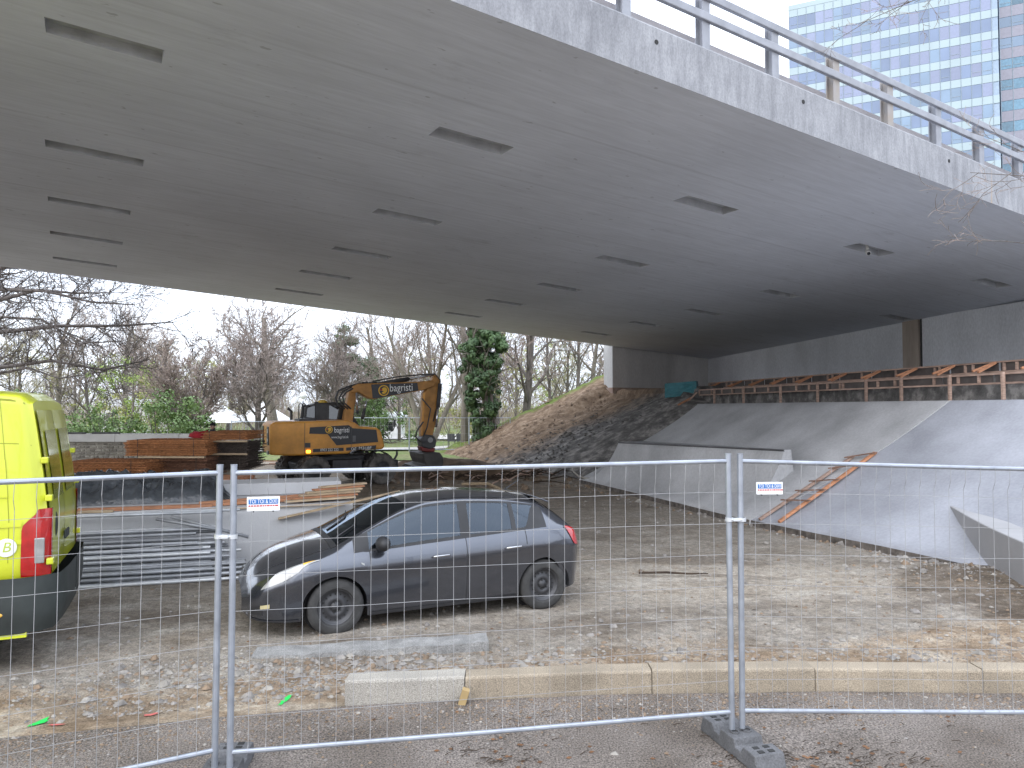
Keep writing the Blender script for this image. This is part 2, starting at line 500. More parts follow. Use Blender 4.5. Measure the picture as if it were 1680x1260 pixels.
# ------------------------------------------------------------------ gravel and stones lying about (nobody could count them)
M_STONE = [mat('stone_pale', (0.32, 0.295, 0.26), 0.9, var=0.2, scale=9, bump=0.4),
           mat('stone_grey', (0.25, 0.23, 0.21), 0.9, var=0.25, scale=9, bump=0.4),
           mat('stone_brown', (0.24, 0.175, 0.12), 0.9, var=0.25, scale=9, bump=0.4)]
def pebble(g, x, y, z, r, rnd, mi):
    d = []
    sx, sy, sz = r * rnd.uniform(.7, 1.4), r * rnd.uniform(.7, 1.3), r * rnd.uniform(.4, .85)
    a = rnd.uniform(0, 3.14); ca, sa = math.cos(a), math.sin(a)
    for vx, vy, vz in ((1, 0, -.2), (.4, .9, -.1), (-.6, .8, -.2), (-1, -.1, 0), (-.4, -.9, -.2), (.6, -.8, 0), (.3, .25, .8), (-.35, -.2, .9)):
        vx *= sx * rnd.uniform(.75, 1.2); vy *= sy * rnd.uniform(.75, 1.2); vz = vz * sz * rnd.uniform(.8, 1.2)
        d.append((x + vx * ca - vy * sa, y + vx * sa + vy * ca, z + vz + sz * .25))
    g.add(d, [(0, 1, 6), (1, 2, 6), (2, 7, 6), (2, 3, 7), (3, 4, 7), (4, 5, 7), (5, 6, 7), (5, 0, 6)], mi)
rnd = random.Random(11)
g = MB()
def surf_z(x, y): return 0.012 if y < kerb_line(x) else site_z(x, y)
for _ in range(26000):
    u = rnd.random()
    if u < 0.40:      # earth strip behind the kerb
        x = rnd.uniform(-6.5, 8.0); y = kerb_line(x) + 0.3 + abs(rnd.gauss(0, 0.85))
        if noise.noise(Vector((x * .9, y * 1.5, 9))) < -0.05 and rnd.random() < .75: continue
        r = min(0.05, 0.009 * math.exp(rnd.gauss(0, 0.65)))
    elif u < 0.50:    # broken concrete round the loose slab
        x = rnd.gauss(-1.7, 1.1); y = rnd.gauss(7.0, .3); r = min(0.05, 0.010 * math.exp(rnd.gauss(0, 0.7)))
        if y < kerb_line(x) + .3: continue
    elif u < 0.545:    # rubble under the ledge at the right
        x = rnd.gauss(7.3, 1.4); y = rnd.gauss(10.6, 1.4); r = min(0.07, 0.013 * math.exp(rnd.gauss(0, 0.65)))
        if y < kerb_line(x) + .3: continue
    elif u < 0.57:
        # dirt and stones along the raw foot of the ramps
        Y = rnd.uniform(7, 27); x = interp([5, 13.4, 17.8, 23, 27.5], [9.75, 9.34, 8.72, 8.35, 8.0], Y) - .1966 * Y - abs(rnd.gauss(0, .16)) + (-.55 if 18.5 < Y else 0) * sstep(18.5, 21, Y); y = Y; r = min(.09, .022 * math.exp(rnd.gauss(0, .6)))
    elif u < 0.66:    # scattered over the yard
        x = rnd.uniform(-7, 9); y = rnd.uniform(8, 22); r = 0.012 * math.exp(rnd.gauss(0, 0.6))
    else:             # on the pavement, mostly in a brown drift below the kerb
        x = rnd.uniform(-4, 5.5); y = kerb_line(x) - 0.05 - abs(rnd.gauss(0.18, 0.22) if rnd.random() < .8 else rnd.gauss(0, .8)); r = min(0.018, 0.0052 * math.exp(rnd.gauss(0, 0.5)))
        if y < 3.6: continue
    mi = rnd.choices((0, 1, 2), (2, 5, 3) if u < .66 else (1, 2, 6))[0]
    pebble(g, x, y, surf_z(x, y), r, rnd, mi)
for px, py, s in ((268, 1120, .05), (323, 1122, .03), (1008, 1240, .03)):
    p = on_ground(px, py); pebble(g, p.x, p.y, surf_z(p.x, p.y), s, rnd, 0)
gv = bpy.data.objects.new('gravel', g.mesh('gravel', M_STONE)); COL.objects.link(gv)
tag(gv, 'loose pale and brown gravel strewn over the dug-up yard', 'gravel', kind='stuff')
# twigs, bark and dead leaves washed up on the pavement
M_TWIG = mat('dead_twig', (0.055, 0.038, 0.026), 0.95, var=0.3, scale=12)
M_LEAFL = mat('dead_leaf', (0.17, 0.085, 0.04), 0.9, var=0.35, scale=6)
g = MB()
for _ in range(520):
    u = rnd.random()
    if u < .30: x, y = rnd.gauss(2.15, .45), rnd.gauss(5.12, .16)
    elif u < .42: x, y = rnd.gauss(-.1, .25), rnd.gauss(5.2, .13)
    elif u < .66: x, y = rnd.uniform(-3, 5), kerb_line(-1) - .25 + rnd.gauss(0, .1)
    else: x, y = rnd.uniform(-4, 8), rnd.uniform(6.9, 13)
    if abs(y - kerb_line(x)) < .26: continue
    z = surf_z(x, y) + .008; a = rnd.uniform(-.9, .9) + (0 if rnd.random() < .7 else 1.5); l = rnd.uniform(.02, .11)
    d = Vector((math.cos(a), math.sin(a) * .6, rnd.uniform(-.05, .12)))
    if rnd.random() < .6:
        q = Vector((x, y, z)); g.tube([q, q + d * l * .5 + Vector((0, 0, .006)), q + d * l], [.0035, .0025, .0012], 4, 0)
    else:
        n = Vector((-d.y, d.x, .2)) * .014; q = Vector((x, y, z)); g.add([q, q + d * .02 + n, q + d * .045, q + d * .02 - n], [(0, 1, 2, 3)], 1)
lt = bpy.data.objects.new('leaf_litter', g.mesh('leaf_litter', [M_TWIG, M_LEAFL])); COL.objects.link(lt)
tag(lt, 'dead twigs and brown leaves washed up on the pavement and yard', 'litter', kind='stuff')

# ------------------------------------------------------------------ kerb stones
M_GRAN = mat('granite_kerb', (0.34, 0.315, 0.275), 0.85, var=0.12, scale=2.0, bump=0.5, bscale=120, rand=0.10, fine=0.4, fscale=130)
M_GRAN2 = mat('ochre_granite', (0.33, 0.275, 0.205), 0.85, var=0.15, scale=2.0, bump=0.5, bscale=120, rand=0.06, fine=0.4, fscale=130)
ends = [-1.38, -0.395, 1.20, 2.62, 4.05, 5.5, 7.0]
klab = ['grey granite kerb stone at the open end of the kerb', 'ochre granite kerb stone beside the first grey one', 'tan granite kerb stone standing behind the double fence posts',
        'tan granite kerb stone third after the grey end stone', 'tan granite kerb stone next to the picture edge', 'last tan granite kerb stone leaving the picture']
for i in range(len(ends) - 1):
    x0, x1 = ends[i] + .004, ends[i + 1] - .004
    g = MB(); rows = []
    nseg = 8
    for k in range(nseg + 1):
        x = lerp(x0, x1, k / nseg); y = kerb_line(x)
        w = 0.205; zt = 0.205 + .004 * noise.noise(Vector((x * 3, i * 7, 0))) - .006 * (i % 2)
        sec = [(0.0, -0.15), (0.0, zt - .022), (.006, zt - .008), (.02, zt), (w - .02, zt), (w, zt - .02), (w, -.15)]
        rows.append([(x, y + a + .003 * noise.noise(Vector((x * 9, b * 9, i))), b) for a, b in sec])
    g.grid(rows)
    n = len(rows[0]); g.add(rows[0], [tuple(range(n))]); g.add(rows[-1], [tuple(reversed(range(n)))])
    single('kerb_stone', g, M_GRAN if i == 0 else M_GRAN2, klab[i], 'kerb stone', 'granite kerb along the pavement', smooth=False)
# brick bits by the kerb
M_BRICK = mat('orange_brick', (0.46, 0.20, 0.10), 0.9, var=0.2, scale=12, bump=0.4)
p = on_ground(1147, 1129); g = MB(); g.box((p.x, p.y - .05, .04), (.15, .07, .055), Matrix.Rotation(.08, 3, 'Z'))
single('brick', g, M_BRICK, 'broken orange brick lying against the kerb near the fence posts', 'brick', bevel=.004)
p = at(760, 1122, 6.02); g = MB(); g.box((p.x, 6.12, .07), (.06, .07, .13), Matrix.Rotation(.3, 3, 'Y'))
single('wood_wedge', g, mat('wedge_wood', (.42, .30, .14), .9, var=.2), 'small yellow wooden wedge at the first kerb joint', 'wedge', bevel=.003)
# long rough slab lying behind the kerb
a = on_ground(412, 1078); b = on_ground(802, 1062); g = MB()
c = on_ground(795, 1040); rows = []
d = (b - a); nrm = Vector((-d.y, d.x, 0)).normalized()
for k in range(25):
    q = a + d * (k / 24)
    w = .30 + .02 * noise.noise(Vector((k * .7, 0, 0)))
    z0 = site_z(q.x, q.y); h = lerp(.02, .10, k / 24) + .006 * noise.noise(Vector((k * .9, 2, 0)))
    rows.append([(q.x, q.y, z0 - .06), (q.x, q.y, z0 + h)] + [(q.x + nrm.x * w * t, q.y + nrm.y * w * t, z0 + h + .006 * noise.noise(Vector((k * .6, t * 6, 0)))) for t in (.25, .5, .75, 1)] + [(q.x + nrm.x * w, q.y + nrm.y * w, z0 - .06)])
g.grid(rows); n = len(rows[0]); g.add(rows[0], [tuple(range(n))]); g.add(rows[-1], [tuple(reversed(range(n)))])
single('concrete_slab', g, mat('rough_concrete', (.29, .285, .275), .92, var=.2, scale=6, bump=.8, bscale=40, fine=.3), 'long rough grey concrete slab lying flat in front of the car', 'slab')
# marks sprayed on the ground
M_SPRAY = mat('green_spray', (.02, .62, .10), .85, var=.15, scale=20)
M_SPRAYR = mat('red_spray', (.62, .16, .14), .9, var=.25, scale=20)
def splat(name, px, py, w, h, m, label, seed):
    p = on_ground(px, py); g = MB(); rnd = random.Random(seed); vs = [(p.x, p.y, site_z(p.x, p.y) + .012)]
    for k in range(14):
        t = k / 14 * 6.283; r = rnd.uniform(.55, 1.1); x = p.x + math.cos(t) * w * r + math.sin(t) * w * .3; y = p.y + math.sin(t) * h * r
        vs.append((x, y, site_z(x, y) + .010))
    g.add(vs, [(0, 1 + k, 1 + (k + 1) % 14) for k in range(14)])
    single(name, g, m, label, 'paint mark')
splat('paint_mark', 467, 1146, .03, .15, M_SPRAY, 'bright green spray mark beside the grey kerb stone', 1)
splat('paint_mark', 64, 1182, .04, .13, M_SPRAY, 'bright green spray mark at the left pavement edge', 2)
splat('paint_mark', 248, 1170, .06, .05, M_SPRAYR, 'faint red spray mark on the earth by the left fence panel', 3)
splat('paint_mark', 95, 1187, .07, .03, M_SPRAYR, 'faint red spray mark touching the left green mark', 4)
# ------------------------------------------------------------------ embankment under the bridge
A0 = Vector((-1.6044, 8.0, 7.3407))                 # a point of the near lower edge
E1 = Vector((0.86518, 0.50146, -0.061607))          # along the bridge, falling towards the abutment
E2 = Vector((-0.50146, 0.86518, 0.0))               # across
UP = Vector((0, 0, 1))
AX = -0.1966                        # the abutment runs along (AX, 1); d is the sideways distance from that line
def bank_pt(d, Y): return (d + AX * Y, Y)
D0Y = [4, 10, 18, 27, 34, 44, 60]
D0D = [9.8, 9.5, 8.7, 7.6, 6.3, 4.4, 3.0]
def bank_z(d, Y):
    d0 = interp(D0Y, D0D, Y); x = d + AX * Y
    zg = ground_z(x, Y)
    top = lerp(2.30, 2.95, sstep(28.5, 31.5, Y)); dt = 13.3
    sink = .45 * (1 - sstep(28.0, 30.5, Y)) * (1 - sstep(13.2, 13.5, d))
    m = (top - zg) / (dt - d0)
    z = zg + m * (d - d0)
    zs = min(z, top) - sink
    if Y < 31:                      # terraces above the skate ramp
        if d > 14.08: zs = max(zs, 3.0)
        if d > 15.35: zs = 3.33
    else:
        if d > 13.5: zs = max(zs, 3.15)
        if d > 13.9: zs = max(zs, 3.42)
    if d > dt: zs = max(zs, top)
    f = sstep(24.8, 25.9, (x - A0.x) * E2.x + (Y - A0.y) * E2.y) * (1 - sstep(15.0, 15.8, d))
    zo = zg + 0.47 * (d - d0)
    zo -= max(0, Y - 45) * 0.32
    zz = lerp(zs, min(zo, 7.2), f)
    return max(zz, zg - 1.0) if d > d0 - .2 else zg - 0.25
M_BANK = bpy.data.materials.new('bank_earth')
def bank_material(m):
    m.use_nodes = True; nt = m.node_tree; N = nt.nodes; L = nt.links; b = N['Principled BSDF']
    b.inputs['Roughness'].default_value = .95; b.inputs['Specular IOR Level'].default_value = .2
    geo = N.new('ShaderNodeNewGeometry'); sep = N.new('ShaderNodeSeparateXYZ'); L.new(geo.outputs['Position'], sep.inputs[0])
    mp = N.new('ShaderNodeMapping'); mp.inputs['Scale'].default_value = (1, 1.1, 1); L.new(geo.outputs['Position'], mp.inputs[0])
    n1 = N.new('ShaderNodeTexNoise'); n1.inputs['Scale'].default_value = 2.2; n1.inputs['Detail'].default_value = 10; n1.inputs['Roughness'].default_value = .68; L.new(mp.outputs[0], n1.inputs[0])
    n0 = N.new('ShaderNodeTexNoise'); n0.inputs['Scale'].default_value = .5; n0.inputs['Detail'].default_value = 4; L.new(geo.outputs['Position'], n0.inputs[0])
    def ramp(f, st):
        r = N.new('ShaderNodeValToRGB'); e = r.color_ramp.elements
        while len(e) < len(st): e.new(.5)
        for i, (p, c) in enumerate(st): e[i].position = p; e[i].color = (*c, 1)
        L.new(f, r.inputs[0]); return r.outputs[0]
    soil = ramp(n1.outputs[0], [(.30, (.085, .055, .037)), (.50, (.20, .137, .09)), (.68, (.34, .255, .18))])
    pave = ramp(n1.outputs[0], [(.36, (.10, .095, .092)), (.50, (.17, .162, .155)), (.57, (.28, .265, .25)), (.72, (.42, .40, .38))])
    grass = ramp(n1.outputs[0], [(.34, (.085, .085, .03)), (.52, (.12, .17, .035)), (.7, (.17, .21, .06))])
    def mr(v, lo, hi, a=0, c=1):
        n = N.new('ShaderNodeMapRange'); n.interpolation_type = 'SMOOTHSTEP'
        for i, q in enumerate((lo, hi, a, c)): n.inputs[i + 1].default_value = q
        L.new(v, n.inputs[0]); return n.outputs[0]
    def mx(f, a, c):
        n = N.new('ShaderNodeMixRGB'); L.new(f, n.inputs[0]); L.new(a, n.inputs[1]); L.new(c, n.inputs[2]); return n.outputs[0]
    def ad(a, c, k):
        n = N.new('ShaderNodeMath'); n.operation = 'MULTIPLY_ADD'; L.new(c, n.inputs[0]); n.inputs[1].default_value = k; L.new(a, n.inputs[2]); return n.outputs[0]
    yv = ad(sep.outputs[1], n0.outputs[0], 5.0)
    yv = ad(yv, n1.outputs[0], 4.0)
    c = mx(mr(yv, 37.5, 41.5), pave, soil)
    zy = ad(sep.outputs[1], n1.outputs[0], 1.6)
    c = mx(mr(zy, 44.0, 45.0), c, grass)
    L.new(c, b.inputs['Base Color'])
    bp = N.new('ShaderNodeBump'); bp.inputs['Strength'].default_value = .8; bp.inputs['Distance'].default_value = .08
    L.new(n1.outputs[0], bp.inputs['Height']); L.new(bp.outputs[0], b.inputs['Normal'])
bank_material(M_BANK)
dl = axis(2.0, 30, [(13.0, .28), (13.3, .1), (14.0, .12), (14.16, .04), (15.3, .2), (15.42, .04), (20, .5), (30, 2)])
yl = axis(2, 62, [(40, .6), (50, .3), (62, 1)])
g = MB(); rows = []
for Y in yl:
    row = []
    for d in dl:
        x, y = bank_pt(d, Y)
        z = bank_z(d, Y)
        if not (14 < d < 20 and Y < 31):
            k = .16 * sstep(30, 38, Y) + .03
            z += k * noise.fractal(Vector((x * .9, y * .9, 7)), .9, 2.0, 4) * (1 if d > interp(D0Y, D0D, Y) + .3 else .3)
        row.append((x, y, z))
    rows.append(row)
g.grid(rows)
structure('embankment', g, M_BANK, smooth=True)
g = blades('bank_grass', 9000, lambda r: bank_pt(r.uniform(8.5, 16.5), r.triangular(43.4, 49, 44.3)), .06, .24,
           mat('bank_grass', (.15, .20, .04), .9, var=.3, scale=3), bank_z, 4)
o = bpy.data.objects.new('grass', g.mesh('grass', MATS['bank_grass'])); COL.objects.link(o)
tag(o, 'green grass along the crest of the embankment', 'grass', kind='stuff')

# clods and stones strewn over the slope
rnd = random.Random(17); g = MB()
for _ in range(3000):
    Y = rnd.uniform(28.5, 46); d = rnd.uniform(interp(D0Y, D0D, Y) - .3, 13.2); x, y = bank_pt(d, Y)
    if Y < 31 and d > 8.2: continue
    n_ = noise.noise(Vector((x * .5, y * .5, 3)))
    if n_ < -.1 and rnd.random() < .7: continue
    pebble(g, x, y, bank_z(d, Y) + .02, min(.16, .034 * math.exp(rnd.gauss(0, .55))), rnd, 0 if y + n_ * 5 > 38 else 1)
o = bpy.data.objects.new('bank_clods', g.mesh('bank_clods', [mat('clod_brown', (.20, .138, .092), .95, var=.3, scale=4), mat('clod_dark', (.15, .14, .13), .95, var=.35, scale=4)])); COL.objects.link(o)
tag(o, 'loose brown and dark clods strewn over the embankment slope', 'clods', kind='stuff')
# ------------------------------------------------------------------ bridge
def br(s, n, z=0.0): return A0 + E1 * s + E2 * n + UP * z
WID = 24.92
def soffit_material():
    """cast concrete with the grain of the shuttering boards, faint pour patches and a few stains"""
    m = bpy.data.materials.new('soffit_concrete'); m.use_nodes = True
    nt = m.node_tree; N = nt.nodes; L = nt.links; b = N['Principled BSDF']; b.inputs['Roughness'].default_value = .88
    geo = N.new('ShaderNodeNewGeometry')
    rot = N.new('ShaderNodeMapping'); rot.inputs['Rotation'].default_value = (0, 0, -math.atan2(E1.y, E1.x)); L.new(geo.outputs['Position'], rot.inputs[0])
    def nz(sc, st, det=5, rough=.6):
        mp = N.new('ShaderNodeMapping'); mp.inputs['Scale'].default_value = st; L.new(rot.outputs[0], mp.inputs[0])
        n = N.new('ShaderNodeTexNoise'); n.inputs['Scale'].default_value = sc; n.inputs['Detail'].default_value = det; n.inputs['Roughness'].default_value = rough
        L.new(mp.outputs[0], n.inputs[0]); return n.outputs[0]
    def mr(v, lo, hi, a, c):
        n = N.new('ShaderNodeMapRange'); n.inputs[1].default_value = lo; n.inputs[2].default_value = hi; n.inputs[3].default_value = a; n.inputs[4].default_value = c
        L.new(v, n.inputs[0]); return n.outputs[0]
    def mul(a, c):
        n = N.new('ShaderNodeVectorMath'); n.operation = 'MULTIPLY'; L.new(a, n.inputs[0]); L.new(c, n.inputs[1]); return n.outputs[0]
    base = N.new('ShaderNodeRGB'); base.outputs[0].default_value = (.665, .70, .775, 1)
    c = mul(base.outputs[0], mr(nz(.28, (1, 1, 1), 4), .3, .7, .90, 1.06))
    grain = nz(3.2, (.10, 2.2, 1), 5, .65)
    c = mul(c, mr(grain, .3, .7, .93, 1.04))
    c = mul(c, mr(nz(9, (.16, 1.6, 1), 3), .36, .62, .95, 1.02))
    c = mul(c, mr(nz(1.3, (.45, 1, 1), 6, .7), .60, .74, 1.0, .80))
    c = mul(c, mr(nz(7, (.5, 1, 1), 2), .70, .74, 1.0, .70))
    # shuttering joints
    wv = N.new('ShaderNodeTexWave'); wv.bands_direction = 'Y'; wv.inputs['Scale'].default_value = .125; wv.inputs['Distortion'].default_value = .0
    L.new(rot.outputs[0], wv.inputs[0]); c = mul(c, mr(wv.outputs[1], .0, .0035, .90, 1.0))
    L.new(c, b.inputs['Base Color'])
    bp = N.new('ShaderNodeBump'); bp.inputs['Strength'].default_value = .35; bp.inputs['Distance'].default_value = .02
    L.new(grain, bp.inputs['Height']); L.new(bp.outputs[0], b.inputs['Normal'])
    return m
M_SOFF = soffit_material()
def fascia_material():
    m = bpy.data.materials.new('fascia_concrete'); m.use_nodes = True
    nt = m.node_tree; N = nt.nodes; L = nt.links; b = N['Principled BSDF']; b.inputs['Roughness'].default_value = .9
    geo = N.new('ShaderNodeNewGeometry')
    def nz(sc, st, det=5):
        mp = N.new('ShaderNodeMapping'); mp.inputs['Scale'].default_value = st; L.new(geo.outputs['Position'], mp.inputs[0])
        n = N.new('ShaderNodeTexNoise'); n.inputs['Scale'].default_value = sc; n.inputs['Detail'].default_value = det; n.inputs['Roughness'].default_value = .65
        L.new(mp.outputs[0], n.inputs[0]); return n.outputs[0]
    def ramp(f, st):
        r = N.new('ShaderNodeValToRGB'); e = r.color_ramp.elements
        while len(e) < len(st): e.new(.5)
        for i, (p, c) in enumerate(st): e[i].position = p; e[i].color = (*c, 1)
        L.new(f, r.inputs[0]); return r.outputs[0]
    def mul(a, c, bl='MULTIPLY', f=1.0):
        n = N.new('ShaderNodeMixRGB'); n.blend_type = bl
        if isinstance(f, float): n.inputs[0].default_value = f
        else: L.new(f, n.inputs[0])
        L.new(a, n.inputs[1])
        if isinstance(c, tuple): n.inputs[2].default_value = (*c, 1)
        else: L.new(c, n.inputs[2])
        return n.outputs[0]
    c = ramp(nz(1.2, (1, 1, 1)), [(.3, (.265, .27, .288)), (.7, (.375, .38, .398))])
    c = mul(c, ramp(nz(9, (1, 1, .18)), [(.34, (.74, .74, .75)), (.62, (1, 1, 1))]))
    c = mul(c, ramp(nz(45, (1, 1, .6), 3), [(.35, (.80, .80, .80)), (.6, (1, 1, 1))]))
    # rust runs under some railing posts
    f = ramp(nz(2.1, (1, 1, .03), 3), [(.675, (0, 0, 0)), (.70, (.65, .65, .65))])
    c = mul(c, (.40, .27, .15), 'MIX', f)
    L.new(c, b.inputs['Base Color'])
    bp = N.new('ShaderNodeBump'); bp.inputs['Strength'].default_value = .35; bp.inputs['Distance'].default_value = .02
    L.new(nz(30, (1, 1, .5), 4), bp.inputs['Height']); L.new(bp.outputs[0], b.inputs['Normal'])
    return m
M_FASC = fascia_material()
M_RAIL = mat('railing_steel', (0.27, 0.28, 0.31), 0.6, var=0.12, scale=4, metal=.0, rand=.05)
M_RAILR = mat('railing_rusty', (0.29, 0.285, 0.29), 0.7, var=0.2, scale=5, col2=(.29, .25, .21))
M_BARR = mat('barrier_steel', (0.36, 0.34, 0.35), 0.6, var=0.1, scale=3)
M_REFL = mat('reflector_white', (0.9, 0.9, 0.88), 0.3)
bridge = thing('bridge', 'wide grey concrete road bridge crossing over the whole yard', 'bridge', (14.0, 34.4, 2.4))
M_SLOT = mat('slot_concrete', (0.46, 0.475, 0.50), 0.92, var=0.15, scale=3, bump=.4, bscale=30)
SL = {3.64: [(-14.6, 1.5), (-8.9, 1.5), (-3.2, 1.42), (2.42, 1.45), (8.04, 1.48), (13.68, 1.45), (19.4, 1.45), (25.0, 1.45)],
      8.82: [(-16.5, 1.6), (-10.0, 1.65), (-3.42, 1.70), (3.20, 1.66), (9.80, 1.70), (16.55, 1.56), (23.0, 1.6)],
      13.24: [(-17.5, 1.7), (-10.6, 1.7), (-3.55, 1.79), (3.50, 1.76), (10.60, 1.70), (17.35, 1.8)],
      17.28: [(-17.8, 1.8), (-10.7, 1.8), (-3.66, 1.87), (3.54, 1.80), (10.73, 1.68), (17.9, 1.6)],
      21.48: [(-18.0, 1.85), (-10.9, 1.85), (-3.74, 1.92), (3.64, 1.85), (10.95, 1.74), (18.3, 1.7)]}
SW, SD = 0.46, 0.16
S0, S1 = -34.0, 44.0
g = MB()
def soff_quad(s0, s1, n0, n1, z=0.0):
    # long faces are cut up so that they stay well shaped
    k = max(1, int((s1 - s0) / 4)); 
    for i in range(k):
        a, b2 = lerp(s0, s1, i / k), lerp(s0, s1, (i + 1) / k)
        g.add([br(a, n0, z), br(b2, n0, z), br(b2, n1, z), br(a, n1, z)], [(3, 2, 1, 0)])
prev = 0.0
for n in sorted(SL):
    n0, n1 = n - SW / 2, n + SW / 2
    soff_quad(S0, S1, prev, n0)
    sp = S0
    for s, l in SL[n]:
        soff_quad(sp, s, n0, n1); sp = s + l
        a, b2 = s, s + l
        P_ = [br(a, n0), br(b2, n0), br(b2, n1), br(a, n1), br(a, n0, SD), br(b2, n0, SD), br(b2, n1, SD), br(a, n1, SD)]
        g.add(P_, [(7, 6, 5, 4), (0, 1, 5, 4), (1, 2, 6, 5), (2, 3, 7, 6), (3, 0, 4, 7)], 1)
    soff_quad(sp, S1, n0, n1); prev = n1
soff_quad(S0, S1, prev, WID)
# top and ends close the slab
zt = 0.50
g.add([br(S0, 0, zt), br(S1, 0, zt), br(S1, WID, zt), br(S0, WID, zt)], [(0, 1, 2, 3)])
g.add([br(S0, 0), br(S0, WID), br(S0, WID, zt), br(S0, 0, zt)], [(0, 1, 2, 3)])
g.add([br(S1, 0), br(S1, WID), br(S1, WID, zt), br(S1, 0, zt)], [(3, 2, 1, 0)])
part('deck', g, [M_SOFF, M_SLOT], bridge, local=False)
for nn, w in ((-0.004, .30), (WID, .30)):
    g = MB(); rows = []
    for k in range(79):
        s = S0 + k
        rows.append([br(s, nn + .003, -.003), br(s, nn, -.003), br(s, nn, .70), br(s, nn + .02, .73), br(s, nn + w, .74), br(s, nn + w, .3)])
    g.grid(rows)
    part('edge_beam', g, M_FASC, bridge, local=False, label='pale stained concrete edge beam')
# anchor holes in the near edge beam
for px, py in ((1077, 69), (1318, 167), (1557, 264)):
    d = ray(px, py); nn = Vector((E1.y, -E1.x, 0)).normalized(); q = EYE + d * ((br(0, -.006) - EYE).dot(nn) / d.dot(nn))
    g = MB(); g.tube([q + nn * .004, q - nn * .02], .035, 10)
    part('anchor_hole', g, mat('dark_hole', (.03, .03, .03), .9), bridge, local=False)
def edge_stuff(nn, sgn, k0, k1, rear=False):
    """posts with two rails and a low steel barrier behind"""
    for k in range(k0, k1):
        s = 3.73 + 1.505 * k
        g = MB(); b = br(s, nn, .735); t = br(s, nn, 1.60)
        xx = Vector((E1.x, E1.y, 0)).normalized()
        for q in (-1, 1):           # H section: two flanges and a web
            g.beam(b + E2 * q * .07, t + E2 * q * .07, .15, .016, up=E2)
        g.beam(b, t, .014, .125, up=E2)
        g.beam(b + UP * .006, b + UP * .02, .2, .2, up=E2)
        part('railing_post', g, M_RAILR if k in (3, 4) else M_RAIL, bridge, local=False)
        if k % 2 == 0 or not rear:
            g = MB(); q0 = br(s + .12, nn + sgn * .12, .76); g.beam(q0, br(s + .12, nn + sgn * .30, .90), .12, .12, up=E1)
            part('barrier_bracket', g, M_BARR, bridge, local=False)
    sa, sb = 3.73 + 1.505 * k0 - .3, 3.73 + 1.505 * (k1 - 1) + .3
    for z in (1.555, 1.235):
        g = MB(); g.beam(br(sa, nn - sgn * .085, z), br(sb, nn - sgn * .085, z), .07, .125)
        part('rail', g, M_RAIL, bridge, local=False, bevel=.012)
    g = MB(); rows = []
    sec = [(0, .78), (.05, .80), (.05, .88), (.02, .91), (.02, .97), (.05, 1.0), (.05, 1.10), (0, 1.12), (-.06, 1.12), (-.06, .78), (0, .78)]
    for s in (sa, sb): rows.append([br(s, nn + sgn * (.30 + .0) + (-sgn) * a, z) for a, z in sec])
    g.grid(rows); part('barrier_beam', g, M_BARR, bridge, local=False)
    for k in range(k0, k1):
        s = 3.73 + 1.505 * k + .62
        g = MB(); g.beam(br(s, nn + sgn * .225, .95), br(s + .17, nn + sgn * .225, .95), .012, .045)
        part('reflector', g, M_REFL, bridge, local=False)
edge_stuff(0.15, 1, -6, 20)

# ------------------------------------------------------------------ abutment
def abut(t): return br(21.7, 0, 0) + Vector((-0.192868, 0.981225, 0)) * t      # t along the abutment face, z at the soffit
M_ABUT = mat('abutment_concrete', (0.64, 0.655, 0.69), .92, var=.12, scale=.5, bump=.3, bscale=12, world=True, fine=.1, fscale=18, stretch=(1, 1, .5))
M_ABUT2 = mat('wing_concrete', (0.64, 0.63, 0.62), .92, var=.13, scale=.6, bump=.3, bscale=12, world=True, fine=.08, fscale=20, stretch=(1, 1, .3))
NB = Vector((0.981225, 0.192868, 0))                # away from the yard
abt = thing('abutment', 'tall concrete abutment wall carrying the end of the bridge', 'abutment', tuple(abut(14) + UP * -3.6))
def slab_wall(t0, t1, off, th, ztop, zbot, name, m, label=None):
    g = MB(); a = abut(t0); b = abut(t1)
    vs = []
    for q in (a, b):
        for o2 in (off, off + th):
            for zz in (None, 1):
                p = q + NB * o2
                vs.append((p.x, p.y, zbot if zz is None else q.z + ztop))
    g.add(vs, [(0, 1, 5, 4), (2, 6, 7, 3), (1, 3, 7, 5), (0, 4, 6, 2), (0, 2, 3, 1), (4, 5, 7, 6)])
    return part(name, g, m, abt, local=False, label=label)
T_P = 9.35                                           # the pilaster stands here
slab_wall(-6.0, T_P - .55, 0.0, .9, -.14, 2.2, 'wall_panel', M_ABUT)
slab_wall(T_P - .40, T_P + .42, -.06, .9, -.10, 2.2, 'pilaster', mat('pilaster_stained', (.40, .34, .29), .92, var=.25, scale=1.2, stretch=(2, 2, .4), world=True), 'brown water-stained pilaster')
slab_wall(T_P + .425, 27.3, .05, .9, -.14, 2.2, 'wall_panel', M_ABUT)
slab_wall(-6.0, 27.3, .45, .5, .25, 3.5, 'back_wall', M_ABUT)
q = abut(T_P - .475) + NB * .05
g = MB(); g.tube([q + UP * -.05, (q.x, q.y, 2.6)], .06, 8); part('drain_pipe', g, mat('black_pipe', (.03, .03, .03), .6), abt, local=False)
# wing wall standing under the far edge
w0 = br(14.44 + .325 * 26.3, WID + .22, 0); w1 = br(21.7 + .325 * 27.4, WID + .22, 0)
g = MB()
vs = []
for q in (w0, w1 + E1 * 1.2):
    for o2 in (0, .8):
        for zz in (0, 1):
            p = q + E2 * o2; vs.append((p.x, p.y, 2.2 if zz == 0 else q.z + .35))
g.add(vs, [(0, 1, 5, 4), (2, 6, 7, 3), (1, 3, 7, 5), (0, 4, 6, 2), (0, 2, 3, 1), (4, 5, 7, 6)])
part('wing_wall', g, M_ABUT2, abt, local=False)
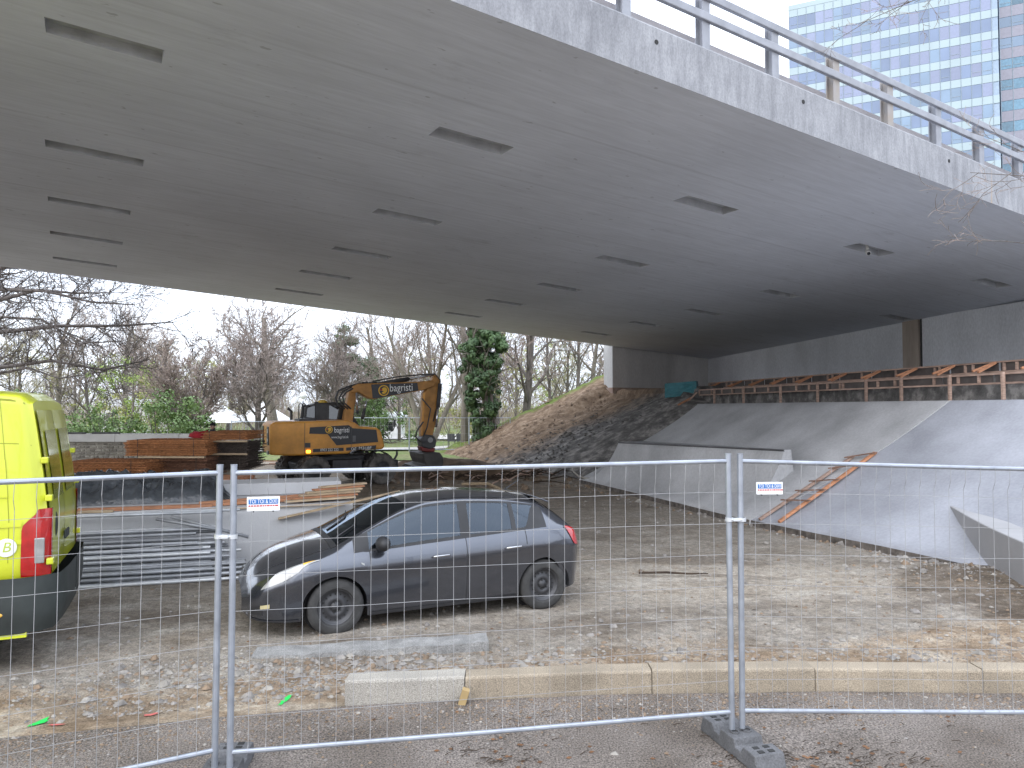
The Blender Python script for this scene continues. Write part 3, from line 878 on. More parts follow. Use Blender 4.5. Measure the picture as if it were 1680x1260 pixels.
# bare foundation showing red brick at its foot
g = MB(); vs = []
for q in (w0 - E1 * .12, w1 + E1 * 1.0):
    for o2 in (-.16, .9):
        for zz in (2.2, 3.62):
            p = q + E2 * o2; vs.append((p.x, p.y, zz + .02 * noise.noise(p)))
g.add(vs, [(0, 1, 5, 4), (2, 6, 7, 3), (1, 3, 7, 5), (0, 4, 6, 2), (0, 2, 3, 1), (4, 5, 7, 6)])
part('footing', g, mat('footing_concrete', (.46, .37, .32), .95, var=.3, scale=2.2, bump=.8, bscale=14, world=True, col2=(.30, .19, .145)), abt, local=False, label='rough brown footing of the wing wall')

# ------------------------------------------------------------------ security camera hanging in a slot
s_c = 13.68 + .62
q = br(s_c, 3.64 - .02, SD)
sc_ = thing('security_camera', 'white bullet security camera hanging from a soffit slot', 'camera', tuple(q))
M_CAMW = mat('camera_white', (.78, .78, .76), .35, var=.03)
g = MB(); g.tube([(0, 0, 0), (0, 0, -.03)], .09, 16); part('mounting_plate', g, M_CAMW, sc_, smooth=False)
g = MB(); g.tube([(0, 0, -.03), (0, 0, -.16), (-.01, -.03, -.21)], [.045, .04, .04], 12); part('bracket', g, M_CAMW, sc_, smooth=True)
d = Vector((-.22, -.75, -.42)).normalized(); c = Vector((-.01, -.03, -.23))
g = MB(); g.tube([c - d * .06, c - d * .05, c + d * .16, c + d * .17], [.03, .058, .058, .05], 16); part('housing', g, M_CAMW, sc_, smooth=True)
g = MB(); g.tube([c + d * .171, c + d * .178], [.043, .043], 16); part('lens', g, mat('lens_black', (.01, .01, .012), .08), sc_)

# ------------------------------------------------------------------ skate ramps
M_RAMP = mat('fresh_ramp_concrete', (0.345, 0.355, 0.392), 0.66, var=.11, scale=.9, bump=.10, bscale=5, world=True, detail=10, contrast=.17, fine=.07, fscale=22, stretch=(1, .8, .6))
M_RAMPO = mat('older_ramp_concrete', (0.48, 0.48, 0.49), 0.7, var=.13, scale=.8, bump=.10, bscale=5, world=True, detail=10, contrast=.18, fine=.08, fscale=20, stretch=(1, .8, .6))
M_RAW = mat('raw_concrete_edge', (.15, .13, .115), .95, var=.35, scale=7, bump=1.0, bscale=20, world=True)
RB_Y = [5, 13.4, 17.8, 23, 27.5]; RB_D = [9.75, 9.34, 8.72, 8.35, 8.0]
def ramp_sheet(y0, y1, m, label, name='skate_ramp', left=False):
    g = MB(); rows = []; nf = 22; n = 40
    for i in range(n + 1):
        row = []
        for j in range(nf + 1):
            f = j / nf
            Yb = lerp(y0, y1, i / n)
            Yt = Yb
            if left:
                k = (Yb - y0) / (y1 - y0)
                Yt = Yb + k * lerp(0, 3.4, f)
            d = lerp(interp(RB_Y, RB_D, Yb), 13.5, f)
            x, y = bank_pt(d, Yt)
            zb = ground_z(x, y) + .10
            z = zb + (2.63 - zb) * (.70 * f + .30 * f * f)
            row.append((x, y, z))
        x, y, z = row[0]
        row = [(x - .02, y, ground_z(x, y) - .12 )] + [(x, y, z - .005)] + row + [(row[-1][0] + .14, row[-1][1] + .028, 2.632), (row[-1][0] + .14, row[-1][1] + .028, 2.3)]
        rows.append(row)
    g.grid(rows)
    for r_ in (rows[0], rows[-1]):
        for j in range(len(r_) - 1):
            a, b = r_[j], r_[j + 1]
            g.add([a, b, (b[0], b[1], b[2] - .3), (a[0], a[1], a[2] - .3)], [(0, 1, 2, 3)])
    nc = len(rows[0]) - 1
    for i in range(len(rows) - 1): g.m[i * nc] = 1
    return single(name, g, [m, M_RAW], label, 'ramp', 'skate park ramps under the bridge', smooth=True)
ramp_sheet(6.0, 16.95, M_RAMP, 'broad pale fresh concrete skate bank carrying the timber ladder')
ramp_sheet(17.0, 27.5, M_RAMPO, 'darker concrete skate bank rising behind the low quarter pipe', left=True)
# low quarter pipe in front of it
b0, b1 = Vector((2.45, 26.9)), Vector((5.3, 17.9))
t0, t1 = Vector((3.66, 25.1)), Vector((6.87, 18.5))
g = MB(); rows = []
for i in range(25):
    k = i / 24; b = b0.lerp(b1, k); t = t0.lerp(t1, k); zt_ = lerp(1.30, 1.40, k)
    zb = ground_z(b.x, b.y) + .10
    row = [(b.x - .02, b.y - .02, zb - .25), (b.x, b.y, zb - .005)]
    for j in range(15):
        f = j / 14; a = f * R(52)
        fx = math.sin(a) / math.sin(R(52)); fz = (1 - math.cos(a)) / (1 - math.cos(R(52)))
        p = b.lerp(t, fx); row.append((p.x, p.y, lerp(zb, zt_, fz)))
    p = t; nrm = Vector((.9, .36))
    row += [(p.x + nrm.x * .06, p.y + nrm.y * .06, zt_ + .004), (p.x + nrm.x * lerp(1.0, .22, k), p.y + nrm.y * lerp(1.0, .22, k), zt_ + .004), (p.x + nrm.x * (lerp(1.0, .22, k) + .25), p.y + nrm.y * (lerp(1.0, .22, k) + .25), -.2)]
    rows.append(row)
g.grid(rows); nc = len(rows[0]) - 1
for i in range(len(rows) - 1): g.m[i * nc] = 1
for r_ in (rows[0], rows[-1]):
    g.add([(p[0], p[1], p[2]) for p in r_] , [tuple(range(len(r_)))])
single('skate_ramp', g, [M_RAMPO, M_RAW], 'low curved concrete quarter pipe at the foot of the darker bank', 'ramp', 'skate park ramps under the bridge', smooth=True)
# steel coping lip
g = MB(); g.tube([(t0.x, t0.y, 1.30 - .02), (t1.x, t1.y, 1.40 - .02)], .028, 8)
single('coping', g, mat('coping_steel', (.16, .16, .165), .5, metal=.6), 'dark steel coping along the top of the quarter pipe', 'coping')
# concrete ledge at the right, with its pale top
tip = Vector((8.06, 13.55)); end = Vector((6.55, 7.9))
g = MB(); rows = []
nn = Vector((.968, -.25))
for i in range(17):
    k = i / 16; p = tip.lerp(end, k) + Vector((-.25, .07)) * math.sin(k * math.pi) * .6
    zt_ = lerp(.66, .60, k); w = lerp(.05, .46, sstep(0, .35, k))
    rows.append([(p.x, p.y, -.2), (p.x, p.y, zt_ - .012), (p.x + .012, p.y, zt_), (p.x + nn.x * w, p.y + nn.y * w, zt_), (p.x + nn.x * w, p.y + nn.y * w, -.2)])
g.grid(rows); g.add(rows[0], [tuple(range(5))]); g.add(rows[-1], [tuple(reversed(range(5)))])
single('concrete_ledge', g, mat('ledge_concrete', (.36, .355, .36), .7, var=.08, scale=1.0, world=True, fine=.04), 'low concrete ledge curving out of the ramp beside rubble', 'ledge')
# rubble fill behind the ledge
g = MB(); rnd = random.Random(5)
rows = []
for i in range(19):
    row = []
    for j in range(9):
        p = tip.lerp(end, .12 + .88 * i / 18) + nn * (.46 + j * .28)
        row.append((p.x, p.y, .28 + .26 * j / 8 + .08 * noise.fractal(Vector((p.x * 3, p.y * 3, 2)), .9, 2, 3)))
    rows.append(row)
g.grid(rows)
for _ in range(400):
    p = tip.lerp(end, rnd.uniform(.15, 1)) + nn * rnd.uniform(.5, 2.4); pebble(g, p.x, p.y, .36 + rnd.uniform(-.05, .16), .03 * math.exp(rnd.gauss(0, .5)), rnd, rnd.choice((0, 1, 2)))
o = bpy.data.objects.new('rubble_fill', g.mesh('rubble_fill', M_STONE)); COL.objects.link(o)
tag(o, 'grey rubble fill behind the low concrete ledge', 'rubble', kind='stuff')
# ------------------------------------------------------------------ timber formwork above the ramp
M_TIMB = mat('form_timber', (.40, .28, .225), .85, var=.2, scale=5, stretch=(1, 1, 6), rand=.18)
M_TIMBO = mat('orange_timber', (.48, .225, .12), .8, var=.2, scale=5, stretch=(1, 1, 6), rand=.12)
M_TIMBP = mat('pale_timber', (.50, .38, .25), .85, var=.2, scale=5, stretch=(1, 1, 6), rand=.15)
M_FBOARD = mat('form_board', (.10, .085, .08), .7, var=.25, scale=3, rand=.1)
def dY(d, Y): return Vector((d + AX * Y, Y, 0))
ALONG = Vector((AX, 1, 0)).normalized()
def formwork(name, label, d, Y0, Y1, zlo, zhi, posts, zpost, studs, boards, struts=()):
    t = thing(name, label, 'formwork', tuple(dY(d, (Y0 + Y1) / 2) + UP * zlo), group='timber formwork above the skate bank')
    for z in (zlo, zhi):
        n = max(1, int(abs(Y1 - Y0) / 4.2))
        for k in range(n):
            a = lerp(Y0, Y1, k / n); b = lerp(Y0, Y1, (k + 1) / n) - .01
            g = MB(); g.beam(dY(d, a) + UP * z, dY(d, b) + UP * z, .04, .042); part('rail', g, M_TIMB, t, local=False)
    for Y in studs:
        g = MB(); g.beam(dY(d + .01, Y) + UP * (zlo + .028), dY(d + .01, Y) + UP * (zhi - .028), .06, .04, up=ALONG); part('stud', g, M_TIMB, t, local=False)
    for Y in posts:
        g = MB(); g.beam(dY(d - .05, Y) + UP * zpost, dY(d - .05, Y) + UP * (zhi + .03), .07, .05, up=ALONG); part('post', g, M_TIMB, t, local=False)
    for a, b in boards:
        g = MB(); g.beam(dY(d + .05, a) + UP * ((zlo + zhi) / 2), dY(d + .05, b) + UP * ((zlo + zhi) / 2), .02, zhi - zlo + .04); part('board', g, M_FBOARD, t, local=False)
    for Y in struts:
        for q in (0, 1):
            g = MB(); g.beam(dY(d - .02, Y + q * .05) + UP * (zhi - .02), dY(d - .62, Y - .2 + q * .16) + UP * (zlo - .02 + .03 * q), .045, .05); part('strut', g, M_TIMBO, t, local=False)
    return t
def Yd(px, d): return d / ((px - 840) / FPX - AX)      # how far along the line a pixel column lies
lp = [Yd(x, 13.85) for x in (1174, 1222, 1283, 1344, 1424, 1482, 1562, 1650, 1760)]
Ya, Yb = Yd(1147, 13.85), Yd(1850, 13.85)
st_ = [Yd(x, 13.85) for x in (1147, 1167, 1184, 1201, 1218, 1238, 1260, 1306, 1327, 1357, 1378, 1383, 1440, 1468, 1532, 1572, 1606, 1644, 1700, 1760)]
formwork('formwork', 'lower timber formwork frame standing on the lip of the skate bank', 13.85, Ya, Yb, 3.0, 3.21, lp, 2.62, st_, [(lerp(Ya, Yb, i / 12) - .03, lerp(Ya, Yb, (i + 1) / 12) + .03) for i in range(12)])
up_ = [Yd(x, 15.2) for x in (1163, 1192, 1200, 1234, 1270, 1302, 1308, 1358, 1366, 1414, 1470, 1534, 1542, 1584, 1597, 1648, 1669, 1720, 1790)]
sts = [Yd(x, 15.2) for x in (1182, 1218, 1254, 1290, 1334, 1390, 1446, 1506, 1568, 1636, 1720)]
Ya, Yb = Yd(1163, 15.2), Yd(1850, 15.2)
formwork('formwork', 'upper timber formwork frame with orange struts below the abutment', 15.2, Ya, Yb, 3.33, 3.57, [], 3.3, up_, [(lerp(Ya, Yb, i / 12) - .03, lerp(Ya, Yb, (i + 1) / 12) + .03) for i in range(12)], sts)
# boards at the left edge of the bank
for i, (a, b, w) in enumerate((((1143, 644), (1108, 680), .07), ((1135, 652), (1113, 664), .09))):
    p = at(*a, 30.6); q = at(*b, 30.2); g = MB(); g.beam(p, q, w, .05)
    single('plank', g, M_TIMBO if i else M_TIMB, ('long pale board leaning down the left edge of the skate bank', 'short orange board nailed at the top corner of the skate bank')[i], 'plank')
# teal sheet over a stack
c = at(1118, 636, 31.8); g = MB()
tl = thing('covered_stack', 'teal tarpaulin wrapped round a small stack by the formwork', 'tarpaulin', (c.x, c.y, 3.0), R(-20))
rows = []
for i in range(13):
    row = []
    for j in range(9):
        u, v = i / 12 - .5, j / 8
        row.append((u * 1.34 + .02 * noise.noise(Vector((u * 6, v * 6, 1))), -.35 + .05 * noise.noise(Vector((u * 5, v * 5, 3))), -.05 + v * .62 + u * .10))
    rows.append(row)
g.grid(rows)
rows2 = [[(p[0], p[1] + .75 * k, p[2] + .02 * k) for p in [r[-1] for r in rows]] for k in (0, .5, 1)]
g.grid(rows2)
for side in (0, 12):
    g.grid([[(p[0], p[1] + .75 * k, p[2]) for p in rows[side]] for k in (0, .5, 1)])
part('tarpaulin', g, mat('teal_sheet', (.035, .17, .20), .55, var=.12, scale=4, bump=.2, bscale=10), tl, smooth=False)
g = MB(); g.box((0, .03, .28), (1.2, .6, .56)); part('stack', g, M_FBOARD, tl)
# ------------------------------------------------------------------ ladder on the ramp
def ramp_z(x, y):
    Y = y; d = x - AX * y; f = (d - interp(RB_Y, RB_D, Y)) / (13.5 - interp(RB_Y, RB_D, Y)); f = max(0, min(1, f))
    zb = ground_z(x, y) + .10
    return zb + (2.63 - zb) * (.70 * f + .30 * f * f) if f > 0 else site_z(x, y)
def on_ramp(px, py):
    d = ray(px, py); lo, hi = 5.0, 40.0
    t = 8.0
    while t < 40:
        p = EYE + d * (t / d.y)
        if p.z < ramp_z(p.x, p.y): break
        t += .02
    return EYE + d * (t / d.y)
lad = thing('ladder', 'long orange timber ladder lying on the pale skate bank', 'ladder', tuple(on_ramp(1250, 855)))
L0, L1 = on_ramp(1246, 856), on_ramp(1400, 752)
R0, R1 = on_ramp(1278, 860), on_ramp(1436, 746)
lift = UP * .05
for a, b in ((L0, L1), (R0, R1)):
    g = MB(); g.beam(a + lift, b + lift, .075, .055); part('side_rail', g, M_TIMBO if a is R0 else M_TIMB, lad, local=False, bevel=.004)
for k in (.27, .42, .57, .78, .96):
    a = L0.lerp(L1, k); b = R0.lerp(R1, k); e = (b - a).normalized() * .12
    g = MB(); g.beam(a - e + lift + UP * .045, b + e + lift + UP * .045, .075, .03); part('rung', g, mat('rung_timber', (.25, .15, .11), .85, var=.2, scale=5), lad, local=False)
# boards behind the ledge
for i, (a, b) in enumerate((((1648, 850, 12.9), (1700, 800, 13.4)), ((1662, 846, 12.6), (1720, 770, 13.6)))):
    p = at(*a); q = at(*b); g = MB(); g.beam(p, q, .10, .03); single('plank', g, M_TIMBO, ('lower orange board propped in the rubble behind the ledge', 'upper orange board propped in the rubble behind the ledge')[i], 'plank')

# ------------------------------------------------------------------ mesh fence panels in the foreground
M_GALV = mat('galvanised_tube', (.36, .385, .43), .42, metal=.55, var=.12, scale=8, rand=.04)
M_WIRE = mat('galvanised_wire', (.36, .36, .365), .5, metal=.3, var=.1)
def fence_panel(b0, b1, t0, t1, label, nv=31, nh=7, rp=.021, rw=.0018, group='mesh fence panels along the pavement', kink=.03):
    b0, b1, t0, t1 = map(Vector, (b0, b1, t0, t1))
    f = thing('mesh_fence', label, 'fence', tuple((b0 + b1) / 2), group=group)
    def q(u, v): return b0.lerp(b1, u).lerp(t0.lerp(t1, u), v)
    nrm = (b1 - b0).cross(t0 - b0).normalized()
    for u in (0, 1):
        g = MB(); g.tube([q(u, 0), q(u, .5), q(u, 1)], rp, 12); g.tube([q(u, 1), q(u, 1.002)], rp * 1.08, 12)
        part('post', g, M_GALV, f, local=False, smooth=False)
    vt, vb = .974, .062
    for v in (vt, vb):
        g = MB(); g.tube([q(0, v), q(.5, v) - UP * .004, q(1, v)], rp * .78, 10); part('rail', g, M_GALV, f, local=False)
    for k in range(1, nv):
        u = k / nv; g = MB()
        pts = [q(u, vt) + nrm * .02, q(u, vt - .055) + nrm * .02 + (b1 - b0).normalized() * -.004, q(u, vt - .085) + nrm * (.02 - kink) , q(u, .5) + nrm * (.02 - kink) + (b1 - b0) * random.uniform(-.0006, .0006), q(u, vb + .02) + nrm * (.0), q(u, vb) + nrm * .02]
        g.tube(pts, rw, 4, cap=False); part('wire', g, M_WIRE, f, local=False)
    for k in range(1, nh + 1):
        v = lerp(vb, vt, k / (nh + 1)); g = MB()
        pts = [q(j / 8, v) + nrm * ((.02 - kink) if 0 < j < 8 else 0) + UP * random.uniform(-.004, .004) for j in range(9)]
        g.tube(pts, rw, 4, cap=False); part('wire', g, M_WIRE, f, local=False)
    return f
YL, YR = 4.80, 5.33
PLa, PLb = at(361, 763, YL), at(352, 1262, YL)
PMa, PMb = at(384, 763, YL - .005), at(377, 1266, YL - .005)
PRa, PRb = at(1194, 745, YR), at(1201, 1196, YR)
PSa, PSb = at(1214, 745, YR + .005), at(1218, 1194, YR + .005)
dl_ = Vector((-.875, -.484, 0)).normalized()
e0t = PLa + dl_ * 3.45; e0b = PLb + dl_ * 3.45
e1t = PSa + Vector((3.45, .14, -.10)); e1b = PSb + Vector((3.45, .14, -.07))
fence_panel(e0b, PLb, e0t, PLa, 'mesh fence panel in front of the yellow van')
fence_panel(PMb, PRb, PMa, PRa, 'mesh fence panel in front of the grey car')
fence_panel(PSb, e1b, PSa, e1t, 'mesh fence panel in front of the ramp ladder')
def clamp(a, b, px, py, Y, label):
    c = at(px, py, Y); t = thing('fence_clamp', label, 'clamp', tuple(c))
    g = MB(); g.box((0, -.012, 0), (.052, .05, .022)); g.tube([(-.05, -.02, 0), (.05, -.02, 0)], .008, 6); part('body', g, mat('clamp_zinc', (.62, .64, .66), .4, metal=.4), t, bevel=.004)
    for s in (-1, 1):
        g = MB(); g.lathe([(.0225, -.014), (.028, -.014), (.028, .014), (.0225, .014)], (s * .047, .0, 0), 'z', 14); part('collar', g, MATS['clamp_zinc'], t)
clamp(None, None, 371, 880, YL, 'steel clamp joining the two posts beside the van')
clamp(None, None, 1207, 852, YR, 'steel clamp joining the two posts before the ramp')
M_FOOT = mat('foot_rubber', (.115, .115, .12), .85, var=.18, scale=8, bump=.4, bscale=60, fine=.2)
def foot(c, rot, label):
    t = thing('ballast_block', label, 'ballast block', (c.x, c.y, .012), rot, 'fence feet')
    # stepped block: high ends, raised collar in the middle
    out = [(-.36, 0), (.36, 0), (.36, .03), (.33, .115), (.20, .12), (.165, .075), (.10, .075), (.085, .125), (-.085, .125), (-.10, .075), (-.165, .075), (-.20, .12), (-.33, .115), (-.36, .03)]
    g = MB(); g.prism(out, -.115, .115); part('block', g, M_FOOT, t, bevel=.008)
    for sx in (.235, .295, -.235, -.295):
        for sy in (-.04, .04):
            g = MB(); g.box((sx, sy, .1185), (.032, .042, .006)); part('hole', g, mat('dark_hole', (.03, .03, .03), .9), t)
    for sy in (-.05, .05):
        g = MB(); g.lathe([(.024, .0), (.031, .0), (.031, .02), (.024, .02)], (0, sy, .117), 'z', 14); part('socket', g, M_FOOT, t)
pf = (PRb + PSb) / 2; foot(Vector((pf.x + .02, pf.y - .02, 0)), R(-74), 'black stepped fence foot under the two posts before the ramp')
pf = (PLb + PMb) / 2; foot(Vector((pf.x - .02, pf.y + .05, 0)), R(-85), 'black stepped fence foot under the two posts beside the van')
# advertising plates tied to the fence
def plate(px0, py0, px1, py1, Y0, Y1, label):
    a = at(px0, py1, Y0); b = at(px1, py1, Y1); w = (b - a).length; h = abs(py1 - py0) / FPX * (Y0 + Y1) / 2
    ang = math.atan2(b.y - a.y, b.x - a.x); c = (a + b) / 2
    t = thing('sign_plate', label, 'sign', (c.x, c.y, c.z), ang, 'white name plates on the fence')
    g = MB(); g.box((0, 0, h / 2), (w, .004, h)); part('board', g, mat('sign_white', (.80, .80, .80), .4, var=.03), t)
    g = MB(); g.box((0, -.003, h * .66), (w * .90, .002, h * .36)); part('blue_band', g, mat('sign_blue', (.02, .14, .42), .4, var=.03), t)
    tm = text_mb('TOI TOI & DIXI', h * .40, .0006, 1.02); xs = [v[0] for v in tm.v]; k = w * .84 / (max(xs) - min(xs)); xform(tm, frame((0, -.0052, h * .66), (1, 0, 0), (0, 0, 1)) @ Matrix.Diagonal((k, 1, 1, 1)))
    part('lettering', tm, MATS['sign_white'], t)
    g = MB(); rnd = random.Random(3); x = -w * .45
    while x < w * .44:
        l = rnd.uniform(.008, .02); g.box((x + l / 2, -.003, h * .36), (l, .002, h * .09)); x += l + .004
    part('red_line', g, mat('sign_red', (.55, .03, .03), .4), t)
    for s in (-.3, .3):
        g = MB(); g.tube([(w * s, -.006, -.004), (w * s, .012, -.004)], .005, 6); part('tie', g, MATS['dark_hole'], t)
plate(405, 815, 459, 838, YL + .00, YL + .045, 'white and blue name plate on the fence above the car bonnet')
plate(1241, 791, 1284, 811, YR + .00, YR + .01, 'white and blue name plate on the fence before the ramp')

# ------------------------------------------------------------------ concrete platform with building material, left
M_PLAT = mat('platform_concrete', (.52, .52, .53), .8, var=.08, scale=.8, bump=.1, bscale=15, world=True, fine=.05)
pa, pb = Vector((-8.9, 10.85, 0)), Vector((-2.75, 12.75, 0)); pd = (pb - pa).normalized(); pn = Vector((-pd.y, pd.x, 0))
pl = thing('concrete_platform', 'low smooth concrete platform behind the pipes and the car', 'platform', tuple((pa + pb) / 2 + Vector((0, 0, -.15))))
nP = 3
for k in range(nP):
    a = pa + pd * ((pb - pa).length * k / nP + .004); b = pa + pd * ((pb - pa).length * (k + 1) / nP - .004)
    g = MB(); vs = []
    for q in (a, b):
        for w in (0, 2.9):
            for z in (-.35, .80): r_ = q + pn * w; vs.append((r_.x, r_.y, z))
    g.add(vs, [(0, 1, 5, 4), (2, 6, 7, 3), (1, 3, 7, 5), (0, 4, 6, 2), (0, 2, 3, 1), (4, 5, 7, 6)])
    part('block', g, M_PLAT, pl, local=False, bevel=.008)
a = pa + pd * 3.2 + pn * 2.2; b = pa + pd * 6.35 + pn * 2.2; g = MB()
g.beam(a + UP * .915, b + UP * .915, .9, .22); part('upper_step', g, M_PLAT, pl, local=False, bevel=.01)
# planks along its front edge
def plank(name, p, q, w, h, m, label): 
    g = MB(); g.beam(p, q, w, h); return single(name, g, m, label, 'plank', 'timber lying on the platform', bevel=.003)
PE = (pb - pa).length
def pe(s, n, z): return pa + pd * s + pn * n + UP * z
plank('plank', pe(.8, .18, .83), pe(4.15, .22, .83), .14, .05, M_TIMBO, 'long orange board along the front edge of the platform')
plank('plank', pe(.8, .05, .82), pe(2.7, .03, .82), .10, .035, M_TIMBP, 'pale board at the very front of the platform edge')
plank('plank', pe(4.0, .30, .83), pe(6.1, .62, .86), .13, .05, M_TIMBO, 'orange board continuing towards the heap of boards')
plank('plank', pe(3.9, .55, .83), pe(6.05, .85, .89), .10, .05, M_TIMBO, 'orange board behind the one above the car bonnet')
for i in range(6):
    o2 = random.Random(i)
    plank('plank', pe(5.3 + .12 * i, .2 + .1 * i, .85 + .035 * i), pe(6.5 + .05 * i, .45 + .13 * i, .86 + .035 * i), .13, .03, (M_TIMBP, M_TIMBO, M_TIMBP)[i % 3],
          'offcut board heaped at the platform corner, ' + ('lowest of six', 'second from below', 'third from below', 'third from the top', 'second from the top', 'topmost of six')[i])
plank('plank', pe(5.2, -.05, .60), pe(7.2, -.3, 1.02), .11, .03, M_TIMBP, 'grey pole leaning from the car bonnet to the board heap')
g = MB(); g.tube([pe(4.1, -.02, .79), pe(6.3, -.06, .81)], .016, 6); single('plank', g, M_TIMBP, 'thin grey lath lying over the platform edge', 'lath')
# dark crates beside the bonnet
for i, (s, n, w, h) in enumerate(((5.75, -.35, .5, .5), (6.15, -.3, .3, .36))):
    q = pe(s, n, 0); q.z = site_z(q.x, q.y); t = thing('crate', ('dark blue plastic crate standing against the platform', 'small dark crate beside the blue one')[i], 'crate', tuple(q), math.atan2(pd.y, pd.x))
    mm = mat('crate_blue', (.035, .05, .09), .5, var=.1); g = MB()
    g.box((0, 0, h / 2 - .05), (w, .4, h - .1), None, 0, 1.06); part('body', g, mm, t, bevel=.01)
    g = MB(); g.box((0, 0, h - .08), (w + .09, .47, .05)); part('rim', g, mm, t, bevel=.01)
# pipes stacked in front of the platform
M_PIPE = [mat('pipe_grey', (.36, .37, .39), .45, metal=.3, var=.2, scale=3, rand=.3), mat('pipe_light', (.55, .56, .57), .4, metal=.3, var=.15, scale=3, rand=.15)]
rnd = random.Random(21); n_p = 0
rowlab = ('bottom', 'second', 'third', 'fourth', 'fifth', 'sixth', 'seventh', 'eighth', 'ninth', 'tenth', 'top')
for lay in range(11):
    for k in range(7 - lay // 2):
        n = -1.22 + lay * .072 + k * .085 + rnd.uniform(-.012, .012); z = .035 + lay * .066
        s0 = .3 + rnd.uniform(-.3, .2); s1 = 4.55 + rnd.uniform(-.35, .35) - .03 * lay
        if n > -.04: continue
        a = pe(s0, n, z + .02 * rnd.random()); b = pe(s1, n + rnd.uniform(-.05, .05), z + rnd.uniform(-.012, .012))
        zg = site_z(b.x, b.y); a.z += zg; b.z += zg
        g = MB(); g.tube([a, b], .026, 8, cap=False); g.tube([b, b + (a - b).normalized() * .4], .021, 8)
        o = single('pipe', g, M_PIPE[0 if rnd.random() < .72 else 1], 'grey steel tube in the ' + rowlab[lay] + ' layer of the pipe stack', 'pipe', 'steel tubes stacked by the platform, ' + rowlab[lay] + ' layer', smooth=True)
        n_p += 1
for i, (s0, z0, s1, z1, n) in enumerate(((3.6, .76, 4.75, .40, -.45), (3.4, .74, 4.5, .50, -.5), (.5, .80, 4.3, .80, -.30), (.5, .78, 4.6, .80, -.12))):
    g = MB(); g.tube([pe(s0, n, z0), pe(s1, n - .1, z1)], .026, 8); single('pipe', g, M_PIPE[1 if i > 1 else 0], ('crooked steel tube slanting off the end of the stack', 'second crooked tube resting on the stack end', 'pale loose tube lying on the stack', 'pale loose tube leaning on the platform front')[i], 'pipe', smooth=True)
# crumpled black foil on the platform
g = MB(); rows = []
for i in range(110):
    row = []
    for j in range(46):
        u, v = i / 109, j / 45
        env = (math.sin(math.pi * min(1, max(0, v))) ** .6) * (sstep(0, .08, u) * (1 - sstep(.86, 1.0, u)))
        q = pe(1.05 + 3.35 * u, .95 + 1.35 * v, 0)
        rid = 1 - abs(noise.noise(Vector((u * 11, v * 5, 3)))) * 2.1
        z = .805 + env * (.30 + .16 * noise.noise(Vector((u * 4, v * 3, 1))) + .12 * rid + .07 * (1 - 2 * abs(noise.noise(Vector((u * 30, v * 13, 5))))))
        row.append((q.x + .05 * noise.noise(Vector((u * 14, v * 14, 8))), q.y, max(z, .803)))
    rows.append(row)
g.grid(rows)
single('plastic_foil', g, mat('black_foil', (.06, .066, .074), .22, var=.3, scale=4, bump=.6, bscale=16), 'heap of crumpled shiny black plastic foil on the platform', 'foil', smooth=True)
g = MB()
for i in range(12):
    for j in range(2): pass
rows = [[tuple(pe(.0 + i * .1, .62 + .1 * j, .81 + (.30 if 1 < j < 5 else .0) * (1 - .4 * i / 11) + .03 * noise.noise(Vector((i, j, 0))))) for j in range(7)] for i in range(12)]
g.grid(rows); single('tarpaulin', g, mat('blue_tarp', (.02, .035, .085), .5, var=.3, scale=4), 'dark blue tarpaulin on the platform beside the van', 'tarpaulin', smooth=True)
for i in range(2):
    plank('plank', pe(.6, .55 + .12 * i, 1.02 + .12 * i), pe(1.75, .52 + .1 * i, 1.12 + .03 * i), .07, .04, M_TIMBP, ('lower pale batten on the blue tarpaulin', 'upper pale batten on the blue tarpaulin')[i])
# ------------------------------------------------------------------ bundles of rusty reinforcing mesh
M_RUST = mat('rusty_steel', (.50, .22, .09), .9, var=.3, scale=6, rand=.2)
M_RUSTD = mat('dark_steel', (.09, .068, .056), .8, var=.3, scale=6, rand=.2)
def mesh_bundle(px0, px1, pyt, pyb, Y, nlay, label, m, depth=1.6, bow=.0, yaw=.05, cross=.10):
    a = at(px0, pyb, Y); b = at(px1, pyb, Y); w = (b - a).length; h = (pyb - pyt) / FPX * Y
    t = thing('mesh_bundle', label, 'mesh bundle', tuple((a + b) / 2), yaw, 'bundles of reinforcing mesh')
    g = MB()
    nx = int(w / cross)
    for k in range(nx + 1): g.beam((-w / 2 + k * w / nx, 0, .004), (-w / 2 + k * w / nx, depth, .004), .010, .010)
    ny = 9
    for k in range(ny): g.beam((-w / 2 - .02, depth * k / (ny - 1), -.004), (w / 2 + .02, depth * k / (ny - 1), -.004), .011, .011)
    me = g.mesh('mesh_sheet', m)
    rnd = random.Random(int(px0))
    for k in range(nlay):
        o = part('mesh_sheet', me, m, t); o.location = (rnd.uniform(-.05, .05), rnd.uniform(-.05, .05), h * (k + .5) / nlay); o.rotation_euler = (rnd.uniform(-.008, .008), bow + rnd.uniform(-.006, .006), rnd.uniform(-.008, .008))
    for s in (-.35, .35):
        g = MB(); g.tube([(w * s, -.02, -.02), (w * s, -.03, h + .02)], .008, 5); part('tie', g, M_RUSTD, t)
    return t
mesh_bundle(208, 336, 722, 748, 18.6, 20, 'rusty orange mesh bundle topmost of the stack', M_RUST)
mesh_bundle(236, 336, 752, 800, 18.5, 20, 'brown mesh bundle under the rusty orange one', mat('brown_steel', (.28, .14, .085), .9, var=.3, scale=6, rand=.2))
mesh_bundle(100, 234, 758, 800, 17.4, 16, 'rusty mesh bundle lying lowest beside the van', M_RUST)
mesh_bundle(334, 404, 708, 722, 19.4, 8, 'thin rusty mesh bundle on top of the dark ones', M_RUST)
mesh_bundle(332, 405, 726, 744, 19.4, 12, 'dark steel mesh bundle between two timber battens', M_RUSTD)
